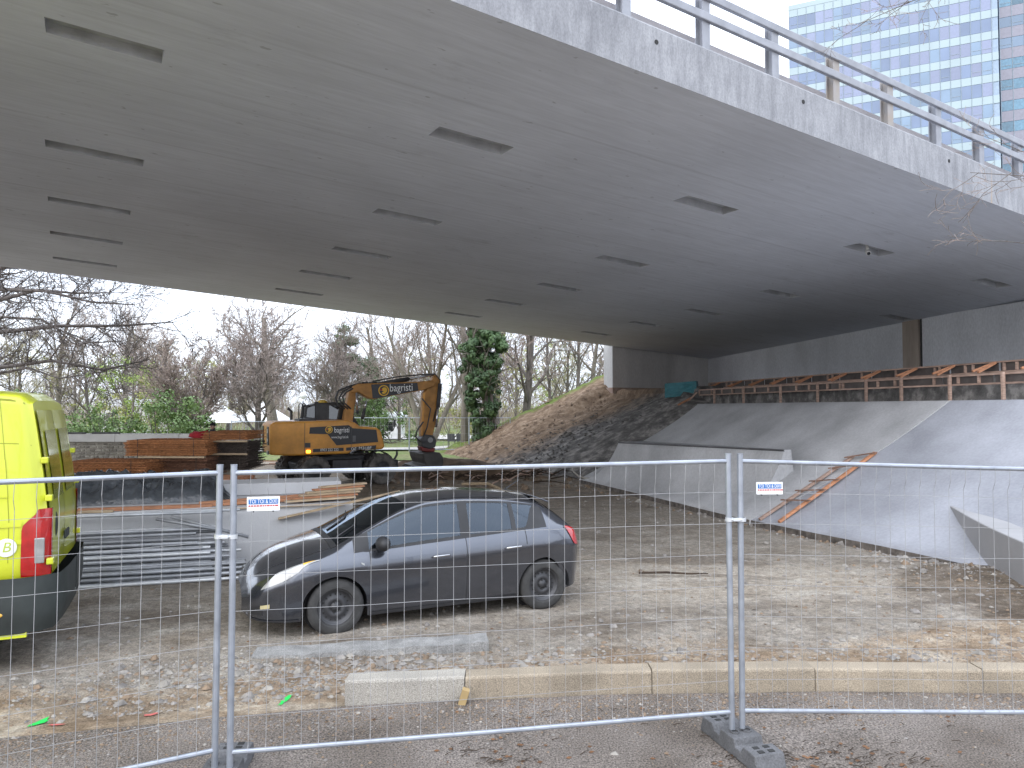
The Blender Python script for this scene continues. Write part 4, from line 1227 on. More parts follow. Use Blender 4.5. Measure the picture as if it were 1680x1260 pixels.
mesh_bundle(330, 404, 747, 772, 19.4, 14, 'dark steel mesh bundle lowest beside the excavator', M_RUSTD)
for i, (px0, px1, py, Y) in enumerate(((228, 336, 750, 18.4), (330, 406, 724, 19.3), (330, 406, 745, 19.3))):
    p = at(px0, py, Y); q = at(px1, py, Y); g = MB(); g.beam(p, q, .10, .045); single('batten', g, M_TIMBP, ('pale batten between the two brown mesh bundles', 'pale batten under the thin rusty mesh bundle', 'pale batten between the dark mesh bundles')[i], 'batten')
for i, (px0, px1, py, Y) in enumerate(((330, 404, 782, 17.5), (330, 402, 795, 16.9), (120, 240, 806, 17.3))):
    p = at(px0, py, Y); q = at(px1, py, Y); z = ground_z(p.x, p.y); g = MB(); h = max(.1, p.z - z); ts = thing('timber_stack', ('orange timber stack carrying the dark mesh bundles', 'low orange timber stack in front of the dark mesh bundles', 'dark timber base under the lowest rusty bundle')[i], 'timber stack', ((p.x + q.x) / 2, p.y, z)); nl = max(1, int(h / .085)); w_ = q.x - p.x
    for l_ in range(nl):
        for b_ in range(7):
            g = MB(); e_ = random.uniform(-.06, .06); g.beam((-w_ / 2 + e_, -.55 + b_ * .175, (l_ + .5) * h / nl), (w_ / 2 + e_, -.55 + b_ * .175, (l_ + .5) * h / nl), .155, h / nl - .012); part('board', g, M_TIMBO if i < 2 else M_FBOARD, ts)
# stone wall with a pale coping
wa, wb = at(90, 756, 23.0), at(402, 753, 22.6)
wl = thing('stone_wall', 'rubble stone wall with a pale concrete coping behind the mesh', 'wall', ((wa.x + wb.x) / 2, (wa.y + wb.y) / 2, -.25))
M_RST = mat('rubble_stone', (.46, .43, .37), .95, var=.25, scale=5, bump=.6, bscale=20, rand=.28)
g = MB(); g.beam((wa.x - .8, wa.y + .2, .55), (wb.x, wb.y + .2, .55), .36, 1.7); part('core', g, mat('wall_mortar', (.38, .35, .30), .95, var=.2), wl, local=False)
rnd = random.Random(3); n_st = 0
stones = []
for k in range(5):
    g = MB(); pts = [(1, 0, 0), (.7, 0, .75), (.1, 0, 1), (-.8, 0, .8), (-1, 0, -.1), (-.75, 0, -.85), (0, 0, -1), (.8, 0, -.75)]
    fr = [(p[0] * rnd.uniform(.8, 1), -.05, p[2] * rnd.uniform(.8, 1)) for p in pts]; bk = [(p[0] * 1.05, .1, p[2] * 1.05) for p in fr]
    g.add(fr + bk + [(0, -.085, 0)], [(i, (i + 1) % 8, 16) for i in range(8)] + [((i + 1) % 8, i, 8 + i, 8 + (i + 1) % 8) for i in range(8)])
    stones.append(g.mesh('stone', M_RST))
z = .62
while z < 1.38 and n_st < 260:
    h = rnd.uniform(.07, .12); x = wa.x - .8
    while x < wb.x - .05:
        w = rnd.uniform(.09, .22); o = part('stone', rnd.choice(stones), M_RST, wl); o.location = (x + w / 2 - wl.location.x, -.0 + lerp(wa.y, wb.y, (x - wa.x) / (wb.x - wa.x)) - wl.location.y, z + h / 2 - wl.location.z); o.scale = (w / 2, 1, h / 2 * .95); x += w + .012; n_st += 1
    z += h + .012
for k in range(3):
    u0, u1 = k / 3, (k + 1) / 3; a = wa.lerp(wb, u0); b = wa.lerp(wb, u1); 
    if k == 0: a = a + Vector((-.9, 0, 0))
    g = MB(); g.beam((a.x + .006, a.y + .16, 1.53), (b.x - .006, b.y + .16, 1.53), .62, .25); part('coping_slab', g, mat('coping_concrete', (.70, .69, .66), .85, var=.1, scale=2), wl, local=False, bevel=.015)
# ------------------------------------------------------------------ lofted vehicle bodies
class Loft:
    """half sections along x: low -> mid -> belt (0..1), belt -> rail (1..2), rail -> centre (2..3)"""
    def __init__(s, low, mid, belt, rail, cen, arches=(), archR=.36, archz=.315, bulge=.012, pw=2.2):
        s.c = dict(low=low, mid=mid, belt=belt, rail=rail); s.cen = cen; s.arches = arches; s.aR = archR; s.az = archz; s.bulge = bulge; s.pw = pw
    @staticmethod
    def cr(tab, x, k):
        xs = [t[0] for t in tab]; n = len(tab)
        if x <= xs[0]: return tab[0][k]
        if x >= xs[-1]: return tab[-1][k]
        i = max(j for j in range(n - 1) if xs[j] <= x)
        t = (x - xs[i]) / (xs[i + 1] - xs[i])
        def sl(j):
            if j <= 0: return (tab[1][k] - tab[0][k]) / (xs[1] - xs[0])
            if j >= n - 1: return (tab[-1][k] - tab[-2][k]) / (xs[-1] - xs[-2])
            a = (tab[j][k] - tab[j - 1][k]) / (xs[j] - xs[j - 1]); b = (tab[j + 1][k] - tab[j][k]) / (xs[j + 1] - xs[j])
            return 0 if a * b <= 0 else 2 * a * b / (a + b)
        h = xs[i + 1] - xs[i]; p0, p1 = tab[i][k], tab[i + 1][k]; m0, m1 = sl(i) * h, sl(i + 1) * h
        return p0 * (2 * t ** 3 - 3 * t * t + 1) + m0 * (t ** 3 - 2 * t * t + t) + p1 * (-2 * t ** 3 + 3 * t * t) + m1 * (t ** 3 - t * t)
    def g(s, name, x):
        return s.cr(s.c[name], x, 1), s.cr(s.c[name], x, 2)
    def pt(s, x, p):
        v = s.pt0(s.inv(x) if s.warp else x, p)
        if s.warp: v.x = x
        return v
    warp = None
    def inv(s, x):
        return s.warp(x)
    def pt0(s, x, p):
        yl, zl = s.g('low', x); ym, zm = s.g('mid', x); yb, zb = s.g('belt', x)
        za = zl
        for xc in s.arches:
            dx = abs(x - xc)
            if dx < s.aR: za = max(za, s.az + math.sqrt(s.aR ** 2 - dx * dx))
        if p <= 1:
            z = lerp(za, zb, p)
            # side curve through low, mid, belt as a function of height
            if z < zm: t = (z - zl) / max(1e-4, zm - zl); t = max(0, min(1, t)); y = lerp(yl, ym, 1 - (1 - t) ** 2)
            else: t = (z - zm) / max(1e-4, zb - zm); t = max(0, min(1, t)); y = lerp(ym, yb, t * t * .7 + t * .3)
            return Vector((x, y, z))
        yr, zr = s.g('rail', x)
        if p <= 2:
            t = p - 1
            return Vector((x, lerp(yb, yr, t) + s.bulge * 4 * t * (1 - t), lerp(zb, zr, t)))
        zc = s.cr(s.cen, x, 1); t = 3 - p
        y = yr * t
        return Vector((x, y, zc - (zc - zr) * t ** s.pw))
    def nrm(s, x, p):
        e = .01
        a = s.pt(x + e, p) - s.pt(x - e, p); b = s.pt(x, min(3, p + e)) - s.pt(x, max(0, p - e))
        n = b.cross(a)
        if n.length < 1e-8: return Vector((0, 1, 0))
        n.normalize()
        return n if n.y >= -.001 else -n
    def body(s, xs, ps, hole=None):
        g = MB(); rows = []
        for x in xs:
            h = [s.pt(x, p) for p in ps]
            rows.append([(v.x, v.y, v.z) for v in h] + [(v.x, -v.y, v.z) for v in reversed(h[:-1])])
        g.grid(rows)
        if hole:
            nc = len(rows[0]) - 1; np_ = len(ps) - 1; keep = []
            for i in range(len(xs) - 1):
                for j in range(nc):
                    jj = j if j < np_ else nc - 1 - j
                    keep.append(not hole((xs[i] + xs[i + 1]) / 2, (ps[jj] + ps[jj + 1]) / 2))
            g.f = [f for f, k in zip(g.f, keep) if k]; g.m = [0] * len(g.f)
        for r_, rev in ((rows[0], False), (rows[-1], True)):
            n = len(r_); half = n // 2
            for i in range(half):
                q = [r_[i], r_[i + 1], r_[n - 2 - i], r_[n - 1 - i]] if i < half - 1 else [r_[i], r_[i + 1], r_[n - 1 - i]]
                g.add(q if rev else q[::-1], [tuple(range(len(q)))])
        return g
    def patch(s, xs, lo, hi, off=.004, n=8, side=1, mirror_y=None):
        """strip of surface between section parameters lo(x) and hi(x)"""
        g = MB(); rows = []
        for x in xs:
            row = []
            a, b = lo(x), hi(x)
            for j in range(n + 1):
                p = lerp(a, b, j / n); v = s.pt(x, p) + s.nrm(x, p) * off
                row.append((v.x, v.y * side, v.z))
            rows.append(row)
        g.grid(rows); 
        if side < 0: g.f = [tuple(reversed(f)) for f in g.f]
        return g
def lin(a, b, n): return [lerp(a, b, i / (n - 1)) for i in range(n)]
def cpart(name, mb, m, parent, **k): return part(name, mb, m, parent, smooth=True, **k)
def fit(lf, z_want, x):
    """section parameter (0..2) at which the side reaches a height"""
    lo, hi = 0.0, 2.0
    for _ in range(24):
        m_ = (lo + hi) / 2
        if lf.pt(x, m_).z < z_want: lo = m_
        else: hi = m_
    return (lo + hi) / 2

M_PAINT = mat('grey_metallic_paint', (.10, .106, .124), .22, metal=.8, var=.05, scale=2, coat=1.0)
M_DUST = mat('dusty_black_plastic', (.022, .022, .024), .55, var=.2, scale=5)
M_GLASS = mat('tinted_glass', (.125, .145, .165), .015, metal=1.0, var=.04)
def car_glass():
    m = bpy.data.materials.new('car_glass'); m.use_nodes = True; N = m.node_tree.nodes; L = m.node_tree.links
    N.remove(N['Principled BSDF']); out = N['Material Output']
    t = N.new('ShaderNodeBsdfTransparent'); t.inputs[0].default_value = (.30, .33, .34, 1)
    g = N.new('ShaderNodeBsdfGlossy'); g.inputs[0].default_value = (.62, .72, .84, 1); g.inputs['Roughness'].default_value = .012
    f = N.new('ShaderNodeFresnel'); f.inputs[0].default_value = 1.65
    mr = N.new('ShaderNodeMapRange'); mr.inputs[1].default_value = 0; mr.inputs[2].default_value = 1; mr.inputs[3].default_value = .04; mr.inputs[4].default_value = 1
    mx = N.new('ShaderNodeMixShader'); L.new(f.outputs[0], mr.inputs[0]); L.new(mr.outputs[0], mx.inputs[0]); L.new(t.outputs[0], mx.inputs[1]); L.new(g.outputs[0], mx.inputs[2]); L.new(mx.outputs[0], out.inputs[0])
    MATS['car_glass'] = m; return m
M_CGLASS = car_glass()
M_TYRE = mat('tyre_rubber', (.045, .044, .043), .85, var=.25, scale=9, bump=.3, bscale=60)
M_STEELW = mat('black_steel_wheel', (.062, .062, .066), .5, metal=.3, var=.2, scale=6)
M_LAMP = mat('clear_lamp', (.30, .30, .29), .06, var=.15, scale=9, coat=1.0, spec=.9)
M_LAMPR = mat('red_lamp', (.42, .012, .012), .12, var=.15, scale=12, coat=1.0)
M_CHROME = mat('chrome', (.6, .6, .62), .15, metal=1.0)
M_AMBER = mat('amber_lamp', (.75, .42, .04), .15, coat=1.0)
def wheel(parent, x, y, z, side, r=.317, w=.20, rr=.20, holes=16, rim=None, smallhub=.035, tyre_blocks=0):
    rim = rim or M_STEELW
    wt = bpy.data.objects.new('wheel', None); COL.objects.link(wt); wt.parent = parent; wt.location = (x, y, z)
    if side < 0: wt.rotation_euler = (0, 0, math.pi)
    h = w / 2
    g = MB(); g.lathe([(rr, -h * .75), (rr * 1.05, -h), (r * .86, -h * 1.02), (r * .97, -h * .82), (r, -h * .55), (r, h * .55), (r * .97, h * .82), (r * .86, h * 1.02), (r * .70, h * 1.04), (rr * 1.05, h), (rr, h * .75), (rr * .98, -h * .75)], (0, 0, 0), 'y', 48)
    if tyre_blocks:
        for k in range(tyre_blocks):
            for sgn in (-1, 1):
                t = 2 * math.pi * (k + (.5 if sgn > 0 else 0)) / tyre_blocks; rt = Matrix.Rotation(-t, 3, 'Y')
                g.box(rt @ Vector((r * .985, sgn * h * .5, 0)), (r * .09, h * .85, 2 * math.pi * r / tyre_blocks * .55), rt)
    o = part('tyre', g, M_TYRE, wt, smooth=not tyre_blocks)
    g = MB(); g.lathe([(rr, h * .78), (rr * .94, h * .80), (rr * .93, h * .45), (rr * .80, h * .34), (rr * .62, h * .40), (rr * .55, h * .55), (rr * .36, h * .56), (rr * .32, h * .42), (smallhub * 1.5, h * .42), (smallhub * 1.4, h * .62), (.001, h * .64)], (0, 0, 0), 'y', 40)
    g.lathe([(rr * .98, -h * .7), (.001, -h * .6)], (0, 0, 0), 'y', 24)
    part('rim', g, rim, wt, smooth=True)
    g = MB()
    for k in range(holes):
        t = 2 * math.pi * k / holes; c = Vector((math.cos(t) * rr * .72, h * .37, math.sin(t) * rr * .72)); g.tube([c - Vector((0, .01, 0)), c + Vector((0, .008, 0))], rr * .055, 8)
    for k in range(5):
        t = 2 * math.pi * k / 5; c = Vector((math.cos(t) * rr * .30, h * .56, math.sin(t) * rr * .30)); g.tube([c, c + Vector((0, .015, 0))], .009, 6)
    part('holes_and_bolts', g, mat('dark_hole', (.03, .03, .03), .9), wt)
    return wt

# ------------------------------------------------------------------ the grey hatchback
cf = Vector((-1.965, 8.32)); crr = Vector((.355, 9.37)); cdir = (cf - crr).normalized()
cc = (cf + crr) / 2 + Vector((-cdir.y, cdir.x)) * -.80           # wheel contact points lie .8 m left of the centre line
car = thing('car', 'dark grey five-door hatchback parked behind the fence', 'car', (cc.x, cc.y, -.095), math.atan2(cdir.y, cdir.x))
LC = Loft(
    low=[(-2.10, .52, .40), (-2.03, .70, .30), (-1.85, .80, .25), (-1.3, .84, .20), (0, .845, .19), (1.3, .85, .19), (1.75, .82, .20), (1.98, .70, .20), (2.12, .54, .22), (2.20, .34, .27)],
    mid=[(-2.10, .56, .66), (-2.03, .76, .74), (-1.85, .855, .80), (-1.3, .90, .83), (0, .893, .785), (1.3, .90, .74), (1.70, .87, .66), (1.95, .775, .56), (2.12, .60, .44), (2.20, .38, .40)],
    belt=[(-2.10, .50, .82), (-2.04, .66, .92), (-1.9, .765, .985), (-1.6, .80, 1.035), (-1.2, .818, 1.03), (-.6, .822, 1.00), (0, .822, .965), (.7, .825, .925), (1.15, .825, .895), (1.55, .83, .84), (1.85, .765, .745), (2.02, .66, .65), (2.13, .50, .55), (2.20, .33, .46)],
    rail=[(-2.10, .44, .84), (-2.04, .56, .96), (-1.9, .58, 1.055), (-1.6, .592, 1.195), (-1.25, .606, 1.315), (-.7, .632, 1.392), (-.2, .640, 1.418), (.15, .642, 1.405), (.45, .655, 1.335), (.75, .685, 1.215), (1.05, .715, 1.07), (1.28, .735, .965), (1.55, .72, .885), (1.85, .62, .785), (2.02, .50, .69), (2.13, .36, .59), (2.20, .22, .49)],
    cen=[(-2.10, .86), (-2.05, 1.0), (-1.9, 1.10), (-1.65, 1.265), (-1.3, 1.395), (-.8, 1.462), (-.35, 1.490), (.05, 1.475), (.35, 1.43), (.60, 1.345), (.90, 1.20), (1.15, 1.07), (1.30, 1.005), (1.55, .955), (1.85, .865), (2.02, .775), (2.13, .665), (2.20, .52)],
    arches=(-1.3, 1.3), archR=.352, archz=.315)
LC.warp = lambda x: x if abs(x) <= 1.3 else (1.3 + (x - 1.3) / 1.07 if x > 0 else -1.3 - (-x - 1.3) / .74)
CX = lambda x: x if abs(x) <= 1.3 else (1.3 + (x - 1.3) * 1.07 if x > 0 else -1.3 - (-x - 1.3) * .74)
xs = lin(-2.10, -1.95, 8) + lin(-1.93, -1.66, 12) + lin(-1.655, -.945, 46) + lin(-.93, .93, 46) + lin(.945, 1.655, 46) + lin(1.67, 1.98, 14) + lin(2.0, 2.20, 14)
ps = lin(0, 1, 15) + lin(1.14, 1.86, 5) + lin(2, 3, 12)
xs = [CX(x) for x in xs]
cpart('body', LC.body(xs, ps, lambda x, p: (1 < p < 2 and -1.24 < x < .95) or (p > 2.08 and .43 < x < 1.26)), M_PAINT, car)
# glass: side windows with black frames round them, on both sides
for sd in (1, -1):
    def blo(x): return 1.03
    def bhi(x): return 1.93
    fr = MB()
    for q_ in (LC.patch(lin(-1.26, .98, 50), lambda x: .99, lambda x: 1.065, .003, 2, sd), LC.patch(lin(-1.26, .98, 50), lambda x: 1.895, lambda x: 1.955, .003, 2, sd),
               LC.patch(lin(-.315, -.195, 5), lambda x: 1.0, lambda x: 1.96, .004, 8, sd), LC.patch(lin(-.935, -.875, 4), lambda x: 1.0, lambda x: 1.96, .004, 8, sd),
               LC.patch(lin(.925, 1.10, 8), lambda x: 1.0, lambda x: 1.96, .003, 8, sd), LC.patch(lin(-1.36, -1.03, 18), lambda x: 1.0, lambda x: 1.06 + .84 * sstep(-1.04, -1.25, x), .003, 8, sd)):
        fr.add(q_.v, q_.f)
    cpart('window_frame', fr, M_DUST, car)
    cpart('roof_edge', LC.patch(lin(-1.26, .98, 50), lambda x: 1.95, lambda x: 2.01, .002, 2, sd), M_PAINT, car)
    for nm, x0, x1 in (('front_window', -.20, .93), ('rear_window', -.88, -.31), ('quarter_window', -1.24, -.93)):
        def lo(x, q=nm): return 1.06 + (.62 * sstep(-1.04, -1.25, x) if q == 'quarter_window' else 0)
        cpart('window', LC.patch(lin(x0, x1, 26), lo, lambda x: 1.90, .001, 8, sd), M_CGLASS, car)
    # head lamp, tail lamp, fog lamp, repeater
    lx0 = lin(1.47, 2.085, 22)
    def hlo(x): t = (x - 1.47) / .615; return lerp(.98, .80, sstep(0, .8, t))
    def hhi(x): t = (x - 1.47) / .615; return hlo(x) + .012 + .26 * math.sin(math.pi * min(1, t ** .9)) ** .8
    hl = cpart('headlight', LC.patch(lx0, hlo, hhi, .006, 8, sd), M_LAMP, car)
    cpart('indicator', LC.patch(lin(1.53, 1.66, 6), lambda x: hlo(x) + .05, lambda x: hhi(x) - .05, .009, 3, sd), M_AMBER, hl)
    tl_ = cpart('tail_light', LC.patch(lin(-1.875, -1.62, 14), lambda x: .74 + .24 * sstep(-1.76, -1.62, x), lambda x: 1.10 - .10 * sstep(-1.72, -1.62, x), .010, 8, sd), M_LAMPR, car)
    cpart('fog_lamp', LC.patch(lin(2.00, 2.09, 8), lambda x: .33, lambda x: .42, .006, 3, sd), mat('fog_glass', (.62, .54, .30), .1, coat=1.0), car)
    cpart('side_repeater', LC.patch(lin(.995, 1.03, 3), lambda x: .66, lambda x: .71, .012, 2, sd), M_LAMP, car)
    # door gaps
    for xg, p0, p1 in ((.92, .05, 1.05), (-.255, .05, 1.0), (-1.05, .62, 1.0)):
        cpart('door_gap', LC.patch([xg - .005, xg + .005], lambda x: p0, lambda x: p1, .0015, 14, sd), M_DUST, car)
    cpart('door_gap', LC.patch(lin(-.99, .92, 24), lambda x: .055, lambda x: .068, .0015, 2, sd), M_DUST, car)
    g = LC.patch(lin(-1.18, -1.03, 8), lambda x: .64 - .55 * sstep(-1.03, -1.18, x) - .02 + .35 * 0, lambda x: .66 - .55 * sstep(-1.03, -1.18, x), .0015, 2, sd); 
    for xh in (.08, -.86):
        pz = fit(LC, .80 + .03 * (xh < 0), xh)
        q = LC.pt(xh, pz); q.y *= sd; g = MB(); g.tube([q + Vector((.11, 0, -.01)), q + Vector((.09, sd * .035, 0)), q + Vector((-.09, sd * .035, .008)), q + Vector((-.11, 0, 0))], [.012, .015, .015, .012], 8)
        cpart('door_handle', g, M_CHROME, car)
    # mirror
    q = LC.pt(.80, 1.06); q.y *= sd
    g = MB(); g.ball(q + Vector((.0, sd * .15, .07)), (.085, .125, .085), 14, 8); g.tube([q + Vector((0, -sd * .01, .0)), q + Vector((0, sd * .08, .05))], [.045, .04], 8)
    mr_ = cpart('wing_mirror', g, M_DUST, car)
    g = MB(); g.ball(q + Vector((-.05, sd * .15, .07)), (.02, .095, .062), 12, 6); cpart('mirror_glass', g, mat('mirror', (.7, .72, .75), .03, metal=1.0), mr_)
    # roof gutter strip and dark sill
    cpart('roof_strip', LC.patch(lin(-1.5, .25, 20), lambda x: 2.10, lambda x: 2.135, .003, 2, sd), M_DUST, car)
    cpart('sill_trim', LC.patch(lin(-.93, .93, 20), lambda x: .0, lambda x: .05, .004, 2, sd), M_DUST, car)
    # arches lined in black
    for xc in (-1.3, 1.3):
        g = MB(); rows = []
        for k in range(25):
            t = lerp(R(-8), R(188), k / 24); rows.append([(xc + math.cos(t) * .353, sd * yy, .315 + math.sin(t) * .353) for yy in (.875, .6)])
        g.grid(rows); g.lathe([(.353, sd * .6), (.001, sd * .6)], (xc, 0, .315), 'y', 24); cpart('wheel_arch', g, M_DUST, car)
        wheel(car, xc, sd * .775, .317, sd)
# windscreen, rear glass, black roof trim
cpart('windscreen', None or (lambda g: g)(LC.patch(lin(.42, 1.27, 24), lambda x: 2.08, lambda x: 3.0, .002, 10, 1)), M_CGLASS, car)
cpart('windscreen', LC.patch(lin(.42, 1.27, 24), lambda x: 2.08, lambda x: 3.0, .002, 10, -1), M_CGLASS, car)
for sd in (1, -1):
    cpart('rear_glass', LC.patch(lin(-1.83, -1.54, 14), lambda x: 2.12, lambda x: 3.0, .005, 8, sd), M_GLASS, car)
    cpart('cowl', LC.patch(lin(1.272, 1.34, 4), lambda x: 2.03, lambda x: 3.0, .003, 6, sd), M_DUST, car)
    cpart('bonnet_gap', LC.patch(lin(1.36, 2.12, 24), lambda x: 2.06, lambda x: 2.085, .0015, 1, sd), M_DUST, car)
    # grille and bumper opening
    cpart('bumper_opening', LC.patch(lin(2.07, 2.185, 8), lambda x: .16, lambda x: .40, .004, 4, sd), M_DUST, car)
    cpart('bumper_lip', LC.patch(lin(1.70, 2.19, 20), lambda x: .015, lambda x: .05, .012, 2, sd), M_DUST, car)
g = MB(); g.box((0.09, 0, -.045), (.06, 1.30, .02), Matrix.Rotation(.5, 3, 'Y')); 
g = MB()
for k, yy in enumerate((.5, -.1)):
    g.tube([(1.24, yy, 1.035), (1.0, yy - .1, 1.155), (.92, yy - .42, 1.20)], [.012, .008, .006], 5)
part('wiper', g, M_DUST, car)
g = MB(); g.box((2.19, 0, .56), (.03, .46, .13)); part('grille', g, M_DUST, car, bevel=.02)
g = MB(); g.tube([(2.20, -.2, .62), (2.21, 0, .63), (2.20, .2, .62)], .010, 6); g.tube([(2.20, 0, .60), (2.215, 0, .60)], .045, 16); part('badge', g, M_CHROME, car)
g = MB(); g.box((2.215, 0, .40), (.012, .52, .11)); part('number_plate', g, mat('plate_white', (.75, .75, .73), .4), car)
g = MB(); g.box((2.21, 0, .27), (.02, 1.0, .018)); part('chrome_strip', g, M_CHROME, car)
g = MB(); g.box((-1.44, 0, 1.345), (.24, 1.0, .022), Matrix.Rotation(R(-20), 3, 'Y')); part('rear_spoiler', g, M_PAINT, car, bevel=.01)
g = MB(); g.box((0, 0, .30), (3.6, 1.30, .16)); part('underbody', g, M_DUST, car)
M_SEAT = mat('seat_cloth', (.07, .07, .075), .95, var=.2, scale=12)
g = MB(); g.box((-.15, 0, .60), (2.5, 1.40, .04)); part('cabin_floor', g, M_SEAT, car)
for yy in (.36, -.36):
    g = MB(); g.box((.10, yy, .70), (.5, .5, .16)); g.box((-.20, yy, .98), (.14, .48, .62), Matrix.Rotation(R(-14), 3, 'Y')); g.box((-.30, yy, 1.31), (.10, .26, .16), Matrix.Rotation(R(-10), 3, 'Y')); part('front_seat', g, M_SEAT, car, bevel=.04)
g = MB(); g.box((-.75, 0, .74), (.45, 1.2, .16)); g.box((-1.02, 0, .98), (.14, 1.2, .5), Matrix.Rotation(R(-16), 3, 'Y')); part('rear_bench', g, M_SEAT, car, bevel=.04)
g = MB(); g.box((.92, 0, .86), (.55, 1.38, .16)); part('dashboard', g, M_DUST, car, bevel=.05)
g = MB(); g.lathe([(.17, -.012), (.19, 0), (.17, .012), (.15, 0), (.17, -.012)], (0, 0, 0), 'x', 20); g.beam((0, -.16, 0), (0, .16, 0), .03, .03); xform(g, Matrix.Translation((.58, .36, 1.0)) @ Matrix.Rotation(R(25), 4, 'Y')); part('steering_wheel', g, M_DUST, car)
g = MB(); g.tube([(-1.15, 0, 1.45), (-1.35, 0, 1.56)], [.012, .006], 6); part('aerial', g, M_DUST, car)

# ------------------------------------------------------------------ yellow delivery van, its rear corner in view
vc = Vector((-4.43, 7.0)); vf = Vector((-.9135, -.4067)); vr = Vector((-.4067, .9135))
VL = 5.4
vo = vc + vr * 1.02 + vf * (VL / 2)
van = thing('van', 'bright yellow high-roof delivery van seen from its rear corner', 'van', (vo.x, vo.y, -.07), math.atan2(vf.y, vf.x))
M_YEL = mat('yellow_van_paint', (.55, .59, .028), .35, var=.05, scale=1.5, coat=.6)
M_BUMP = mat('van_bumper_plastic', (.035, .042, .040), .6, var=.15, scale=6)
h = VL / 2
LV = Loft(
    low=[(-h, .93, .88), (-h + .05, .955, .87), (-h + .3, .965, .85), (-h + .9, .97, .80), (-h + 1.1, .99, .36), (1.2, .99, .35), (2.2, .95, .35), (h, .70, .40)],
    mid=[(-h, .955, 1.05), (-h + .05, 1.0, 1.05), (-h + .3, 1.025, 1.05), (1.2, 1.025, .98), (2.2, .98, .80), (h, .72, .70)],
    belt=[(-h + .02, .93, 1.60), (-h + .09, .985, 1.60), (-h + .3, 1.005, 1.60), (1.2, 1.0, 1.42), (2.0, .93, 1.15), (h, .65, .95)],
    rail=[(-h + .02, .88, 2.56), (-h + .10, .905, 2.63), (-h + .5, .915, 2.65), (.9, .90, 2.64), (1.25, .80, 2.28), (1.9, .78, 1.45), (h, .55, 1.0)],
    cen=[(-h, 2.60), (-h + .10, 2.68), (-h + .5, 2.70), (.9, 2.69), (1.25, 2.35), (1.95, 1.55), (h, 1.05)],
    arches=(-1.55, 1.75), archR=.40, archz=.34, bulge=.02, pw=5.0)
# the back leans: sections near the tail are pulled in towards the top
g = LV.body(lin(-h, -h + .4, 14) + lin(-h + .45, h, 70), lin(0, 1, 16) + lin(1.08, 1.92, 10) + lin(2, 3, 12))
def lean(v):
    k = sstep(.8, 0, v[0] + h) * 1.0
    dz = max(0, v[2] - 1.45)
    return (v[0] + k * (.09 * dz + .045 * dz * dz), v[1], v[2])
g.v = [lean(v) for v in g.v]
cpart('body', g, M_YEL, van)
def lv(mb): mb.v = [lean(v) for v in mb.v]; return mb
